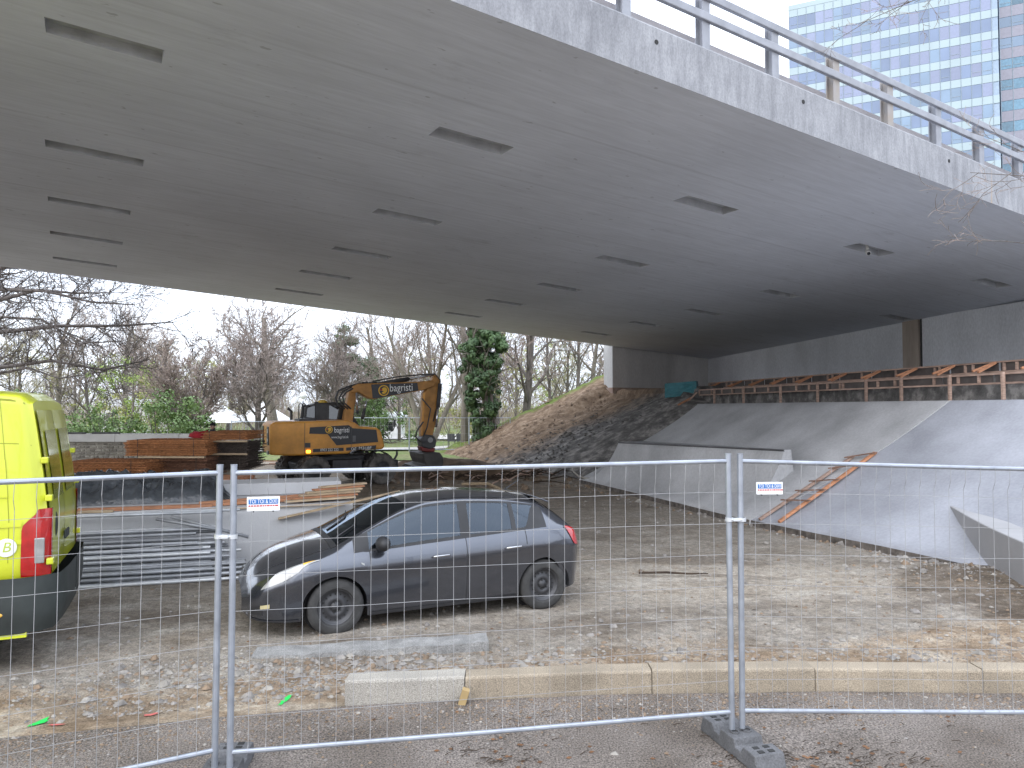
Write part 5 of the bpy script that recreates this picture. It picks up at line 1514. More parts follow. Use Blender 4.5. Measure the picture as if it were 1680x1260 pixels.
# rear doors: panels, seam, windows, hinges, lamps
def rx(z): return -h + (.09 * max(0, z - 1.45) + .045 * max(0, z - 1.45) ** 2)
M_YELD = mat('yellow_door_paint', (.48, .515, .03), .30, var=.06, scale=2, coat=.8)
for sd in (1, -1):
    g = MB(); rows = []
    for z in lin(.92, 2.50, 16):
        y1 = lerp(.93, .86, sstep(1.3, 2.4, z)); rows.append([(rx(z) - .018 - .012 * (1 - abs(2 * j / 6 - 1)) , sd * lerp(.01, y1, j / 6), z) for j in range(7)])
    g.grid(rows)
    if sd > 0: g.f = [tuple(reversed(f)) for f in g.f]
    d_ = cpart('rear_door', g, M_YELD, van)
    g = MB(); rows = []
    for z in lin(1.62, 2.30, 6): rows.append([(rx(z) - .034, sd * lerp(.10, .70, j / 4), z) for j in range(5)])
    g.grid(rows); cpart('window_recess', g, mat('van_recess', (.40, .43, .04), .12, coat=.8), d_)
    for z in (1.06, 1.66, 2.02):
        y1 = lerp(.965, .90, sstep(1.3, 2.4, z)); g = MB(); g.box((rx(z) - .03, sd * y1, z), (.06, .08, .06)); part('hinge', g, M_YEL, d_, bevel=.01)
    # tall lamp cluster wraps the corner
    g = MB(); rows = []
    for z in lin(.93, 1.56, 14):
        t = (z - .93) / .63; xf = -h + lerp(.20, .20, t) * (1 - .65 * sstep(.72, 1, t)); 
        row = []
        for j in range(9):
            u = j / 8
            x = lerp(xf, -h - .012, min(1, u * 1.5)); yy = LV.pt(max(-h + .0, x), fit(LV, z, max(-h, x))).y + .010 if u < .67 else lerp(.962, .86, (u - .67) / .33)
            row.append((x if u < .67 else -h - .03, sd * yy, z))
        rows.append(row)
    g.grid(rows)
    if sd < 0: g.f = [tuple(reversed(f)) for f in g.f]
    tlm = cpart('tail_light', g, M_LAMPR, van)
    g = MB(); g.box((-h + .055, sd * 1.008, 1.17), (.085, .02, .24)); part('reversing_light', g, M_LAMP, tlm, bevel=.02)
    # bumper corner and side cladding
    g = MB(); rows = []
    for z in lin(.40, .93, 8):
        bul = .045 - .30 * max(0, .58 - z)
        rows.append([(x_, sd * (y_ + (bul if k < 4 else bul * .4)), z) for k, (x_, y_) in enumerate(((-h + 1.0, .995), (-h + .5, 1.0), (-h + .2, .995), (-h + .04, .95), (-h - .06 - bul, .86), (-h - .085 - bul, .5), (-h - .09 - bul, 0)))])
    g.grid(rows)
    if sd < 0: g.f = [tuple(reversed(f)) for f in g.f]
    cpart('bumper', g, M_BUMP, van)
    g = MB(); g.beam((-h + .15, sd * .95, .385), (-h + 1.3, sd * .96, .385), .05, .05); part('step_bar', g, M_YEL, van)
    # pressed side panel outlines
    cpart('panel_seam', lv(LV.patch([-h + .298, -h + .305], lambda x: .30, lambda x: 2.3, .002, 24, sd)), mat('yellow_seam', (.30, .32, .01), .5), van)
    for p in (1.56,):
        cpart('panel_seam', lv(LV.patch(lin(-h + .06, 1.0, 30), lambda x: p, lambda x: p + .008, .002, 1, sd)), MATS['yellow_seam'], van)
    cpart('roof_gutter', lv(LV.patch(lin(-h + .06, 1.0, 30), lambda x: 1.955, lambda x: 1.97, .004, 1, sd)), MATS['yellow_seam'], van)
    for (p0, p1) in ((.52, .58), (.74, .80)):
        cpart('pressing', LV.patch(lin(-h + .20, 1.2, 20), lambda x: p0, lambda x: p1, .010, 3, sd), M_YEL, van)
    cpart('pressing', lv(LV.patch(lin(-h + .30, -h + 1.9, 20), lambda x: 1.08, lambda x: 1.42, .008, 8, sd)), M_YEL, van)
    # round badge with a letter
    q = LV.pt(-h + .315, fit(LV, 1.22, -h + .315)); q.y *= sd
    g = MB(); g.tube([q + Vector((0, sd * .010, 0)), q + Vector((0, sd * .013, 0))], .085, 28); bd = part('badge_disc', g, mat('badge_white', (.8, .82, .74), .4), van)
    tm = text_mb('B', .13, .0006, shear=.2); xform(tm, frame(q + Vector((0, sd * .0142, 0)), (-sd, 0, 0), (0, 0, 1))); part('lettering', tm, mat('badge_green', (.45, .55, .06), .5), bd)
    q = LV.pt(-h + .36, fit(LV, .50, -h + .36)); g = MB(); g.ball((q.x, sd * (q.y + .075), .60), (.03, .012, .02), 8, 6); part('side_marker', g, M_AMBER, van)
    cpart('side_window', LV.patch(lin(.95, 1.75, 16), lambda x: 1.03, lambda x: 1.72, .006, 6, sd), M_GLASS, van)
    for xc in (-1.55, 1.75):
        wheel(van, xc, sd * .90, .345, sd, r=.345, w=.22, rr=.21)
        g = MB(); g.lathe([(.40, sd * 1.0), (.40, sd * .62), (.001, sd * .62)], (xc, 0, .34), 'y', 24); cpart('wheel_arch', g, M_BUMP, van)
g = MB(); rows = []
for x in lin(1.26, 1.92, 8): rows.append([(x, y * .76, LV.cr(LV.cen, x, 1) + .006 - .0 * y) for y in lin(-1, 1, 8)])
g.grid(rows); cpart('windscreen', g, M_GLASS, van)
g = MB(); g.box((-h - .04, .0, 1.18), (.02, .26, .09)); part('door_grip', g, M_BUMP, van, bevel=.01)
g = MB(); g.ball((-h - .02, .62, 1.36), (.02, .06, .13), 12, 8); part('door_lock', g, M_BUMP, van)
g = MB(); g.box((rx(2.58) + .05, 0, 2.565), (.10, .26, .07)); part('brake_light', g, M_BUMP, van, bevel=.02)
g = MB(); g.box((0, 0, .36), (4.6, 1.5, .2)); part('underbody', g, M_BUMP, van)
# ------------------------------------------------------------------ wheeled excavator
xq = at(545, 792, 26.4)
exc = thing('excavator', 'orange wheeled excavator with black lettering panels reaching towards the bank', 'excavator', (xq.x, xq.y, -.25), R(24))
M_CAT = mat('orange_machine_paint', (.66, .30, .045), .5, var=.14, scale=1.6, fine=.06, fscale=9, coat=.2)
M_CATD = mat('shaded_orange_paint', (.46, .225, .06), .6, var=.2, scale=3.5)  # machine orange darkened: shade on the boom put into the colour, tone slightly uneven
M_BLK = mat('machine_black', (.06, .06, .063), .55, var=.25, scale=4)
M_DECAL = mat('decal_black', (.018, .017, .02), .4, var=.1)
M_WHT = mat('decal_white', (.78, .78, .76), .5, var=.03)
M_YELL = mat('decal_yellow', (.72, .42, .03), .5, var=.05)
def ex(px, py): return ((px - 545) / 45.6, (792 - py) / 46.3)
def exs(*pts): return [ex(*p) for p in pts]
# upper structure
body_o = exs((441, 739), (440, 694), (446, 688), (560, 686), (570, 690), (578, 696), (604, 698), (612, 704), (618, 728), (616, 734), (566, 735), (560, 740), (470, 741))
g = MB(); g.prism(list(reversed(body_o)), -1.24, 1.24); part('housing', g, M_CAT, exc, bevel=.07, seg=3)
S = -1.243
def panel(name, pts, m, y=S, th=.012, parent=exc, bevel=0):
    g = MB(); g.prism(list(reversed(exs(*pts))), y - th, y + .0); return part(name, g, m, parent, bevel=bevel)
decal = panel('decal_panel', ((500, 697), (560, 694), (566, 699), (604, 702), (607, 722), (541, 726), (527, 708), (499, 707)), M_DECAL)
panel('door_gap', ((563.6, 696), (564.2, 696), (564.2, 736), (563.6, 736)), M_BLK, S - .012, .004)
panel('door_gap', ((492, 690), (492.7, 690), (492.7, 738), (492, 738)), M_BLK, S, .004)
panel('latch', ((566, 711), (571, 711), (571, 721), (566, 721)), mat('latch_grey', (.12, .12, .125), .5), S - .013, .01)
panel('number_strip', ((505, 731), (552, 730), (552, 735), (505, 736)), M_DECAL)
panel('number_strip', ((556, 730), (604, 727), (603, 733), (556, 735)), M_DECAL)
def word(txt, px, py, size, m, y, parent, wpx=None, rot=0.0, sh=0.0):
    tm = text_mb(txt, size, .002, shear=sh); xsz = [v[0] for v in tm.v]
    k = 1.0 if not wpx else (wpx / 45.6) / (max(xsz) - min(xsz))
    x, z = ex(px, py)
    xform(tm, frame((x, y, z), (math.cos(rot), 0, math.sin(rot)), (-math.sin(rot), 0, math.cos(rot))) @ Matrix.Diagonal((k, 1, 1, 1)))
    return part('lettering', tm, m, parent)
word('bagristi', 549, 702, .26, M_WHT, S - .018, exc, 23)
word('www.bagristi.sk', 546, 713, .13, M_WHT, S - .018, exc, 27)
word('0903 222 222', 530, 733, .13, M_WHT, S - .018, exc, 28)
word('CAT', 568, 732.5, .15, M_WHT, S - .018, exc, 8)
word('M318F', 586, 731.5, .14, M_WHT, S - .018, exc, 20)
def emblem(px, py, r, y, parent):
    x, z = ex(px, py); c = Vector((x, y, z))
    g = MB(); g.lathe([(r * .80, 0), (r, 0), (r, -.006), (r * .80, -.006)], c, 'y', 28); part('emblem_ring', g, M_YELL, parent)
    g = MB()
    pts = [(-.95, .05), (-.25, .42), (.05, .60), (.40, .55), (.62, .25), (.60, -.15), (.35, -.50), (-.05, -.62), (-.40, -.45), (-.15, -.25), (.05, -.10)]
    g.prism([(x + a * r, z + b * r) for a, b in reversed(pts)], y - .006, y); part('emblem_head', g, M_YELL, parent)
    g = MB(); g.prism([(x + a * r, z + b * r) for a, b in reversed([(-.9, .12), (-.35, .36), (-.2, .05), (-.45, -.02)])], y - .010, y - .0065); part('emblem_crest', g, mat('decal_red', (.35, .02, .02), .5), parent)
emblem(529, 701, .125, S - .014, exc)
# tail: lamps, grille and black name panel on the counterweight
xt = body_o[1][0]
for sg, (y0, y1) in ((-1, (-1.12, -.62)), (1, (.62, 1.12))):
    g = MB(); g.box((xt - .005, (y0 + y1) / 2, ex(0, 710)[1]), (.03, y1 - y0, .62)); part('tail_panel', g, M_DECAL, exc, bevel=.03)
    g = MB(); g.box((xt - .005, (y0 + y1) / 2, ex(0, 736)[1]), (.04, y1 - y0, .13)); part('tail_lamp', g, mat('lamp_grey', (.35, .33, .32), .3), exc, bevel=.02)
tm = text_mb('M318F', .15, .002); xform(tm, frame((xt - .024, -.87, ex(0, 717)[1]), (0, -1, 0), (0, 0, 1))); part('lettering', tm, M_WHT, exc)
tm = text_mb('CAT', .2, .002); xform(tm, frame((xt - .024, -.87, ex(0, 703)[1]), (0, -1, 0), (0, 0, 1))); part('lettering', tm, M_WHT, exc)
x, z = ex(498, 735); g = MB(); g.box((x, S - .01, z), (.14, .05, .10)); part('side_lamp', g, mat('amber_lit', (1, .55, .05), .3, emit=((1.0, .42, .03), 2.0)), exc, bevel=.02)
g = MB(); g.box((ex(497, 725)[0], S, ex(0, 725)[1]), (.18, .012, .16)); part('sticker', g, M_BLK, exc)
# hand rails, exhaust and tank caps on the hood
for px in (490, 495):
    x, z = ex(px, 687); g = MB(); g.tube([(x - .06, -.6, z), (x - .06, -.6, z + .55), (x, -.6, z + .62), (x + .06, -.6, z + .55), (x + .06, -.6, z)], .02, 6); part('hand_rail', g, M_BLK, exc)
x, z = ex(478, 686); g = MB(); g.tube([(x, -.2, z), (x, -.2, z + .3), (x - .12, -.2, z + .42)], .05, 8); part('exhaust', g, M_BLK, exc)
g = MB(); g.prism(list(reversed(exs((486, 689), (486, 684), (510, 682), (513, 689)))), -.9, .3); part('hood_box', g, M_BLK, exc, bevel=.02)
# cab
cab_o = exs((503, 690), (503, 668), (507, 663), (522, 660), (562, 659), (572, 664), (590, 696))
g = MB()
for y0, y1 in ((.28, .36), (1.16, 1.24)):
    g.prism(list(reversed(exs((500, 690), (503, 664), (508, 660), (509, 664), (506, 668), (504, 690)))), y0, y1)
    g.prism(list(reversed(exs((519, 690), (519, 660), (524, 660), (524, 690)))), y0, y1)
    g.prism(list(reversed(exs((565, 661), (569, 660), (592, 697), (587, 697)))), y0, y1)
    g.prism(list(reversed(exs((503, 664), (522, 658), (563, 657), (570, 661), (563, 662), (522, 663)))), y0, y1)
g.prism(list(reversed(exs((508, 662), (522, 658), (563, 657), (568, 660), (563, 661.5), (522, 662)))), .28, 1.24)
cab = part('cab_frame', g, M_BLK, exc, bevel=.01)
g = MB(); g.prism(list(reversed(exs((505, 689), (505, 667), (522, 661), (563, 660), (588, 696), (588, 700), (505, 700)))), .33, 1.2); part('cab_glass', g, mat('cab_glass_dark', (.05, .055, .06), .04, var=.1, spec=.8, coat=1.0), exc)
g = MB(); g.prism(list(reversed(exs((519, 690), (519, 661), (541, 660), (541, 690)))), .25, .32); part('cab_panel', g, M_BLK, exc)
x, z = ex(534, 656); g = MB(); g.ball((x, .8, z), (.20, .17, .09), 14, 8); g.box((x, .8, z - .05), (.42, .36, .05)); part('beacon', g, mat('beacon_amber', (.62, .40, .04), .3, coat=.8), exc, smooth=True)
for px in (521, 548):
    x, z = ex(px, 658); g = MB(); g.box((x, .3, z), (.14, .06, .09)); part('work_lamp', g, M_BLK, exc, bevel=.015)
# mirror arm at the front
x, z = ex(617, 712); g = MB(); g.tube([(x, -1.1, z), (x + .33, -1.2, z + .18), (x + .40, -1.2, z + .34), (x + .38, -1.2, z + .5)], .016, 6); g.box((x + .38, -1.2, z + .44), (.05, .14, .26)); part('mirror', g, M_BLK, exc)
# boom: riser, main boom with lettering, stick, tool
BY0, BY1 = -.42, .10
g = MB(); g.prism(list(reversed(exs((559, 692), (568, 640), (572, 633), (580, 640), (582, 646), (577, 665), (574, 694)))), BY0 + .04, BY1 - .04)
riser = part('boom_riser', g, M_CATD, exc, bevel=.03)
g = MB(); g.prism(list(reversed(exs((569, 639), (574, 630), (583, 626), (683, 621), (712, 618), (716, 622), (714, 629), (693, 636), (660, 642), (609, 652), (600, 650), (583, 640), (574, 642)))), BY0, BY1)
boom = part('boom', g, M_CATD, exc, bevel=.04)
panel('decal_panel', ((606.5, 650.5), (604, 627), (683, 623), (685, 636), (660, 641), (612, 650.5)), M_DECAL, BY0, .006, boom)
word('bagristi', 655, 632, .40, M_WHT, BY0 - .012, boom, 39, R(3.0))
emblem(625, 637, .20, BY0 - .010, boom)
g = MB(); g.prism(list(reversed(exs((713, 612), (718, 607), (724, 614), (726, 624), (721, 676), (712, 715), (701, 722), (692, 716), (696, 640), (706, 628)))), BY0 + .08, BY1 - .08)
stick = part('stick', g, M_CATD, exc, bevel=.03)
panel('stick_face', ((694, 640), (698, 640), (694, 714), (691, 713)), M_CAT, BY0 + .08, .02, stick)
def ram(p0, p1, split, r0, r1, y, parent, name='hydraulic_ram'):
    a, b = Vector((ex(*p0)[0], y, ex(*p0)[1])), Vector((ex(*p1)[0], y, ex(*p1)[1])); m_ = a.lerp(b, split)
    g = MB(); g.tube([a, m_], r0, 10); cyl = part(name, g, M_BLK, parent, smooth=True)
    g = MB(); g.tube([m_, b], r1, 10); part('piston_rod', g, mat('ram_chrome', (.62, .62, .64), .25, metal=.8), cyl, smooth=True)
ram((614, 627), (716, 608), .56, .085, .045, -.16, boom)
ram((581, 676), (579, 641), .15, .05, .045, -.50, boom)
ram((588, 685), (595, 655), .55, .06, .04, -.55, boom)
ram((723, 624), (716, 700), .55, .075, .045, -.46, stick)
# hoses
def hose(pts, r, parent, y=-.3):
    g = MB(); g.tube([(ex(*p)[0], y + .02 * i, ex(*p)[1]) for i, p in enumerate(pts)], r, 6); part('hose', g, M_BLK, parent, smooth=True)
hose(((562, 668), (551, 662), (547, 650), (552, 638), (565, 632), (580, 627), (600, 623)), .035, exc)
hose(((566, 668), (556, 660), (552, 650), (558, 639), (570, 633), (590, 626), (615, 623)), .03, exc, -.4)
hose(((570, 668), (559, 658), (557, 648), (563, 640), (574, 634)), .03, exc, -.5)
hose(((605, 622), (650, 613), (690, 609), (714, 607), (724, 618), (722, 650), (712, 690)), .025, boom, -.5)
hose(((693, 690), (682, 705), (680, 716), (688, 724), (700, 726)), .03, stick, -.5)
hose(((690, 650), (706, 668), (700, 700), (694, 716)), .025, stick, -.5)
# tilt rotator and bucket
g = MB(); g.prism(list(reversed(exs((689, 720), (696, 712), (712, 714), (717, 722), (716, 734), (706, 738), (692, 734)))), -.45, .13); rot = part('rotator', g, M_BLK, exc, bevel=.04)
g = MB(); g.prism(list(reversed(exs((689, 733), (716, 736), (714, 744), (692, 741)))), -.40, .08); part('quick_hitch', g, mat('hitch_red', (.20, .025, .02), .5, var=.2), rot, bevel=.03)
x, z = ex(706, 722); g = MB(); g.tube([(x, -.47, z), (x, -.44, z)], .10, 16); part('pin', g, mat('pin_grey', (.3, .3, .3), .5), rot)
g = MB()
bo = exs((684, 743), (714, 742), (720, 750), (721, 762), (714, 772), (700, 774), (676, 768), (674, 765), (690, 762), (686, 752))
g.prism(list(reversed(bo)), -1.05, .75); bk = part('bucket', g, mat('bucket_black', (.06, .056, .053), .6, var=.35, scale=3), rot, bevel=.05)
for k in range(5):
    x, z = ex(676, 767); g = MB(); g.box((x - .02, -.95 + k * .4, z - .02), (.18, .09, .05)); part('tooth', g, M_BLK, bk)
# undercarriage turned a little against the upper part
UR = Matrix.Rotation(R(13), 4, 'Z')
def upart(name, mb, m, **k): return part(name, xform(mb, UR), m, exc, **k)
g = MB(); g.prism(list(reversed([(-1.35, .52), (1.75, .52), (1.85, .70), (1.45, 1.02), (-1.1, 1.02), (-1.45, .8)])), -.55, .55); upart('chassis', g, M_BLK, bevel=.04)
g = MB(); g.lathe([(.001, 1.0), (.62, 1.0), (.62, 1.16), (.001, 1.16)], (0, 0, 0), 'z', 28); upart('slew_ring', g, M_BLK)
for xc in (-1.12, 1.38):
    g = MB(); g.tube([(xc, -.9, .52), (xc, .9, .52)], .14, 10); upart('axle', g, M_BLK)
    for sd in (1, -1):
        for off in (0, 1):
            w = wheel(exc, 0, 0, 0, sd, r=.53, w=.27, rr=.27, holes=8, rim=M_BLK, smallhub=.09, tyre_blocks=24)
            [c_ for c_ in w.children if c_.name.startswith('tyre')][0].data.materials[0] = mat('muddy_tyre', (.15, .14, .13), .9, var=.35, scale=5, bump=.4, bscale=30)
            p = UR @ Vector((xc, sd * (1.13 - off * .34), .53)); w.location = p; w.rotation_euler = (0, 0, R(13) + (math.pi if sd < 0 else 0))
        if xc > 0:
            g = MB(); rows = []
            for k in range(11):
                t = lerp(R(35), R(145), k / 10); rows.append([(xc + math.cos(t) * .60, sd * yy, .55 + math.sin(t) * .60) for yy in (.62, 1.0)])
            g.grid(rows); upart('mudguard', g, M_BLK)
g = MB(); g.box((1.95, 0, .62), (.20, 2.3, .42)); g.box((1.78, 0, .72), (.5, .9, .12)); upart('dozer_blade', g, M_BLK, bevel=.03)
for sd in (1, -1):
    g = MB(); g.tube([(2.0, sd * .9, .8), (2.12, sd * .9, 1.0), (2.12, sd * .9, 1.12)], .04, 6); upart('blade_horn', g, M_BLK)
    g = MB(); g.box((.15, sd * .75, .72), (1.1, .45, .36)); upart('tool_box', g, M_BLK, bevel=.03)
# ------------------------------------------------------------------ bare trees
M_BARK = mat('bark_grey', (.15, .13, .115), .95, var=.3, scale=5, rand=.2, stretch=(1, 1, .3))
M_BARKP = mat('bark_pale', (.27, .235, .20), .95, var=.3, scale=4, rand=.15, stretch=(1, 1, .3), col2=(.11, .10, .075))
M_TWG = mat('twig_brown', (.27, .215, .185), .95, var=.2, scale=2, rand=.2)
M_TWGP = mat('twig_purple', (.29, .24, .215), .95, var=.2, scale=2, rand=.15)
M_TWGY = mat('twig_olive', (.32, .285, .17), .95, var=.2, scale=2, rand=.15)
def grow(tr, tw, rnd, p, d, L, r, lev, cfg):
    n = 5 if lev < 2 else (4 if lev == 2 else 3)
    pts = [p]; rad = [r]; q = p.copy(); dd = d.copy()
    end = cfg['taper'] if lev else .35
    for i in range(n):
        w = cfg['wob'] * (1 if lev else .35)
        dd = (dd + Vector((rnd.gauss(0, w), rnd.gauss(0, w), rnd.gauss(0, w * .7) + cfg['up'][min(lev, len(cfg['up']) - 1)]))).normalized()
        q = q + dd * (L / n); pts.append(q); rad.append(max(cfg['rmin'], r * lerp(1, end, (i + 1) / n)))
    (tr if lev < cfg['split'] else tw).tube(pts, rad, (8, 6, 5, 3, 3, 3)[lev], cap=False)
    if lev >= cfg['levels']: return
    k = cfg['kids'][lev]; k = int(k) + (1 if rnd.random() < k % 1 else 0)
    lo = cfg['start'] if lev == 0 else .22
    az = rnd.uniform(0, 6.28)
    for j in range(k):
        t = lerp(lo, 1.0, (j + rnd.random() * .8) / k); t = min(t, .99)
        i = int(t * n); f = t * n - i; b = pts[i].lerp(pts[i + 1], f); dr = (pts[i + 1] - pts[i]).normalized(); rr = lerp(rad[i], rad[i + 1], f)
        az += 2.4 + rnd.uniform(-.4, .4)
        o = dr.orthogonal().normalized(); o = Matrix.Rotation(az, 3, dr) @ o
        a = cfg['ang'][min(lev, len(cfg['ang']) - 1)] * rnd.uniform(.7, 1.25)
        nd = (dr * math.cos(a) + o * math.sin(a)).normalized()
        ll = L * cfg['len'][min(lev, len(cfg['len']) - 1)] * rnd.uniform(.65, 1.15) * (1 - .35 * t if lev == 0 else 1)
        grow(tr, tw, rnd, b, nd, ll, max(cfg['rmin'], rr * cfg['rk'] * rnd.uniform(.75, 1)), lev + 1, cfg)
BASE = dict(taper=.3, wob=.16, up=(.02, .06, .05, .04, .03), split=3, levels=4, kids=(12, 7, 6, 5), start=.25, ang=(.75, .7, .7, .7), len=(.60, .5, .5, .5), rk=.55, rmin=.012)
def tree_meshes(seed, H, r, mb=M_BARK, mt=M_TWG, **kw):
    cfg = dict(BASE); cfg.update(kw); rnd = random.Random(seed); tr, tw = MB(), MB()
    stems = cfg.get('stems', 1)
    for s in range(stems):
        a = 6.28 * s / max(1, stems) + rnd.uniform(-.4, .4); lean_ = cfg.get('lean', .0) if stems == 1 else cfg.get('lean', .35)
        d = Vector((math.cos(a) * lean_, math.sin(a) * lean_, 1)).normalized()
        grow(tr, tw, rnd, Vector((math.cos(a) * .12 * (stems > 1), math.sin(a) * .12 * (stems > 1), -.2)), d, H * (.62 if stems == 1 else .55) * rnd.uniform(.9, 1.1), r * (1 if stems == 1 else .6), 0, cfg)
    return tr.mesh('trunk', mb, True), tw.mesh('crown', mt)
TT = {}
def tree(kind, px, py, Y, label, scale=1.0, rot=None, group=None, name='bare_tree', zoff=0.0, pos=None):
    p = at(px, py, Y) if pos is None else Vector(pos)
    z = ground_z(p.x, p.y) if pos is None else pos[2]
    t = thing(name, label, 'tree', (p.x, p.y, z + zoff), rot if rot is not None else random.uniform(0, 6.28), group)
    t.scale = (scale,) * 3
    part('trunk', TT[kind][0], None, t); part('crown', TT[kind][1], None, t)
    return t
TT['tall'] = tree_meshes(1, 16, .32)
TT['tall2'] = tree_meshes(2, 16, .28, mb=M_BARKP, kids=(9, 6, 5, 5), start=.3, ang=(.55, .6, .7, .7), len=(.7, .5, .5, .5))
TT['multi'] = tree_meshes(3, 15, .34, mb=M_BARKP, stems=5, lean=.32, kids=(6, 5, 5, 4), ang=(.5, .6, .65, .7), len=(.55, .5, .5, .5), start=.2)
TT['bushy'] = tree_meshes(4, 9, .16, stems=6, lean=.42, kids=(9, 7, 6, 4), ang=(.45, .5, .6, .6), len=(.5, .5, .5, .5), start=.15, rmin=.011, up=(.02, .10, .08, .05, .03))
TT['purple'] = tree_meshes(5, 9, .22, mt=M_TWGP, kids=(15, 10, 7, 5), ang=(.8, .7, .6, .6), len=(.65, .52, .5, .5), start=.14, rmin=.012, up=(.02, .05, .04, .02, .02))
TT['slim'] = tree_meshes(6, 13, .15, kids=(12, 4, 4, 3), ang=(.7, .7, .7, .7), len=(.36, .5, .5, .5), start=.2, rmin=.012)
TT['olive'] = tree_meshes(7, 12, .18, mt=M_TWGY, kids=(11, 6, 5, 5), ang=(.6, .6, .6, .6), start=.15, rmin=.013)
TT['wood'] = tree_meshes(8, 14, .2, mt=M_TWGP, kids=(12, 6, 5, 3), ang=(.6, .6, .6, .6), start=.12, rmin=.022, len=(.6, .5, .5, .5))
TT['pollard'] = tree_meshes(9, 16, .45, mb=M_BARKP, kids=(8, 6, 5, 5), ang=(1.0, .8, .8, .7), wob=.24, start=.35, len=(.55, .55, .55, .5), up=(.02, .03, .05, .04))
tree('bushy', 305, 700, 47, 'many-stemmed bare tree rising behind the stone wall', 1.12, 0.4)
tree('pollard', 452, 735, 58, 'thick gnarled bare tree whose top meets the bridge edge', 1.05, 2.0)
tree('purple', 420, 735, 50, 'dense reddish bare tree above the excavator tail', 1.15, 1.0)
tree('purple', 545, 735, 54, 'dense reddish bare tree behind the excavator boom', 1.05, 3.0)
tree('multi', 702, 735, 50, 'large pale many-trunked bare tree behind the excavator stick', 1.1, 1.3)
tree('tall2', 762, 735, 45, 'slanting pale bare tree between stick and ivy tree', .95, 4.4)
tree('tall', 862, 712, 47, 'dark straight bare tree just right of the ivy tree', .95, .7, pos=(*at(862, 700, 47).xy, .3))
for i, (px, Y, k, s, zz) in enumerate(((905, 53, 'slim', 1.0, .5), (948, 50, 'slim', 1.05, 1.9), (972, 56, 'tall2', .8, 1.8), (1000, 52, 'slim', 1.1, 2.6), (1035, 58, 'tall', .85, 2.6), (930, 60, 'olive', 1.0, .5))):
    p = at(px, 660, Y); tree(k, 0, 0, 0, ('slim bare tree nearest the ivy tree on the bank', 'slim bare tree halfway up the grassy bank', 'forked pale tree high behind the grassy bank', 'slim bare tree close to the wing wall', 'bare tree peeping past the wing wall corner', 'olive twiggy tree low behind the grassy bank')[i], s, i * 1.1, 'bare trees on the bank', pos=(p.x, p.y, zz))
for i, (px, Y, k, s) in enumerate(((-40, 60, 'tall', 1.0), (30, 56, 'olive', 1.0), (95, 64, 'tall2', 1.0), (150, 58, 'wood', .85), (205, 66, 'tall', .95), (255, 70, 'olive', 1.0), (372, 66, 'wood', .9), (620, 66, 'tall2', .95), (655, 60, 'wood', .7), (820, 66, 'wood', .8))):
    tree(k, px, 720, Y, ('bare tree at the left picture edge behind the van', 'olive twiggy tree above the yellow van roof', 'pale bare tree right of the olive one over the van', 'brownish bare tree above the left end of the stone wall', 'tall bare tree above the middle of the stone wall', 'olive twiggy tree beside the many-stemmed tree', 'brownish bare tree right of the many-stemmed tree', 'pale tall bare tree above the boom lettering', 'low brownish tree under the boom end', 'brownish bare tree right behind the ivy tree')[i], s, i * .9, 'bare trees in the park')
rnd = random.Random(31)
for i in range(44):
    X = lerp(-62, 34, i / 43) + rnd.uniform(-1.5, 1.5); Y = rnd.uniform(80, 104)
    k = rnd.choice(('wood', 'wood', 'olive', 'tall', 'slim'))
    tree(k, 0, 0, 0, 'bare tree in the far row closing off the park', rnd.uniform(.75, 1.05), rnd.uniform(0, 6), 'far row of bare trees', pos=(X, Y, -.2))
# tree at the left whose limbs reach in front of the park
tr, tw = MB(), MB(); rnd = random.Random(12)
base = Vector((-27.5, 33.5, -.3))
cfg = dict(BASE); cfg.update(levels=4, kids=(0, 6, 5, 4), wob=.13, up=(0, .03, .03, .03, .02), len=(.6, .5, .5, .5), rmin=.010, taper=.35)
tr.tube([base, base + Vector((.2, 0, 4)), base + Vector((.6, -.2, 9)), base + Vector((.4, 0, 13))], [.55, .45, .36, .2], 10)
lim = [((-27.2, 33.5, 6.5), (0, 430), (175, 445), .16), ((-27.2, 33.5, 6.0), (0, 475), (220, 500), .15), ((-27.2, 33.5, 5.4), (0, 492), (180, 480), .14), ((-27.2, 33.5, 4.7), (0, 545), (290, 528), .16), ((-27.2, 33.5, 3.2), (0, 603), (245, 590), .15),
       ((-27.2, 33.5, 7.5), (0, 440), (120, 418), .2), ((-27.2, 33.5, 3.0), (0, 612), (140, 615), .1), ((-27.2, 33.5, 5.0), (0, 520), (200, 560), .1)]
for a, b, c, r in lim:
    a = Vector(a); b = at(*b, 32.5); c = at(*c, 30.5 + rnd.uniform(-1, 1)); m1 = b.lerp(c, .35) + UP * rnd.uniform(.1, .5); m2 = b.lerp(c, .7) + UP * rnd.uniform(-.7, .1)
    pts = [a, a.lerp(b, .5) + UP * .2, b, m1, m2, c]; rad = [r, r * .8, r * .62, r * .48, r * .32, .02]
    tr.tube(pts, rad, 6)
    for i in range(1, 5):
        for q in range(4):
            f = rnd.random(); p = pts[i].lerp(pts[i + 1], f); dr = (pts[i + 1] - pts[i]).normalized(); o = Matrix.Rotation(rnd.uniform(0, 6.28), 3, dr) @ dr.orthogonal().normalized()
            grow(tr, tw, rnd, p, (dr * .75 + o * .6).normalized(), rnd.uniform(1.2, 2.6), max(.018, rad[i] * .4), 2, cfg)
t = thing('bare_tree', 'bare tree at the left edge with long limbs over the van', 'tree', tuple(base))
part('trunk', tr, mat('bark_dark', (.15, .13, .12), .95, var=.3, scale=4), t, local=False, smooth=True); part('crown', tw, mat('bark_dark', (.07, .06, .055)), t, local=False)
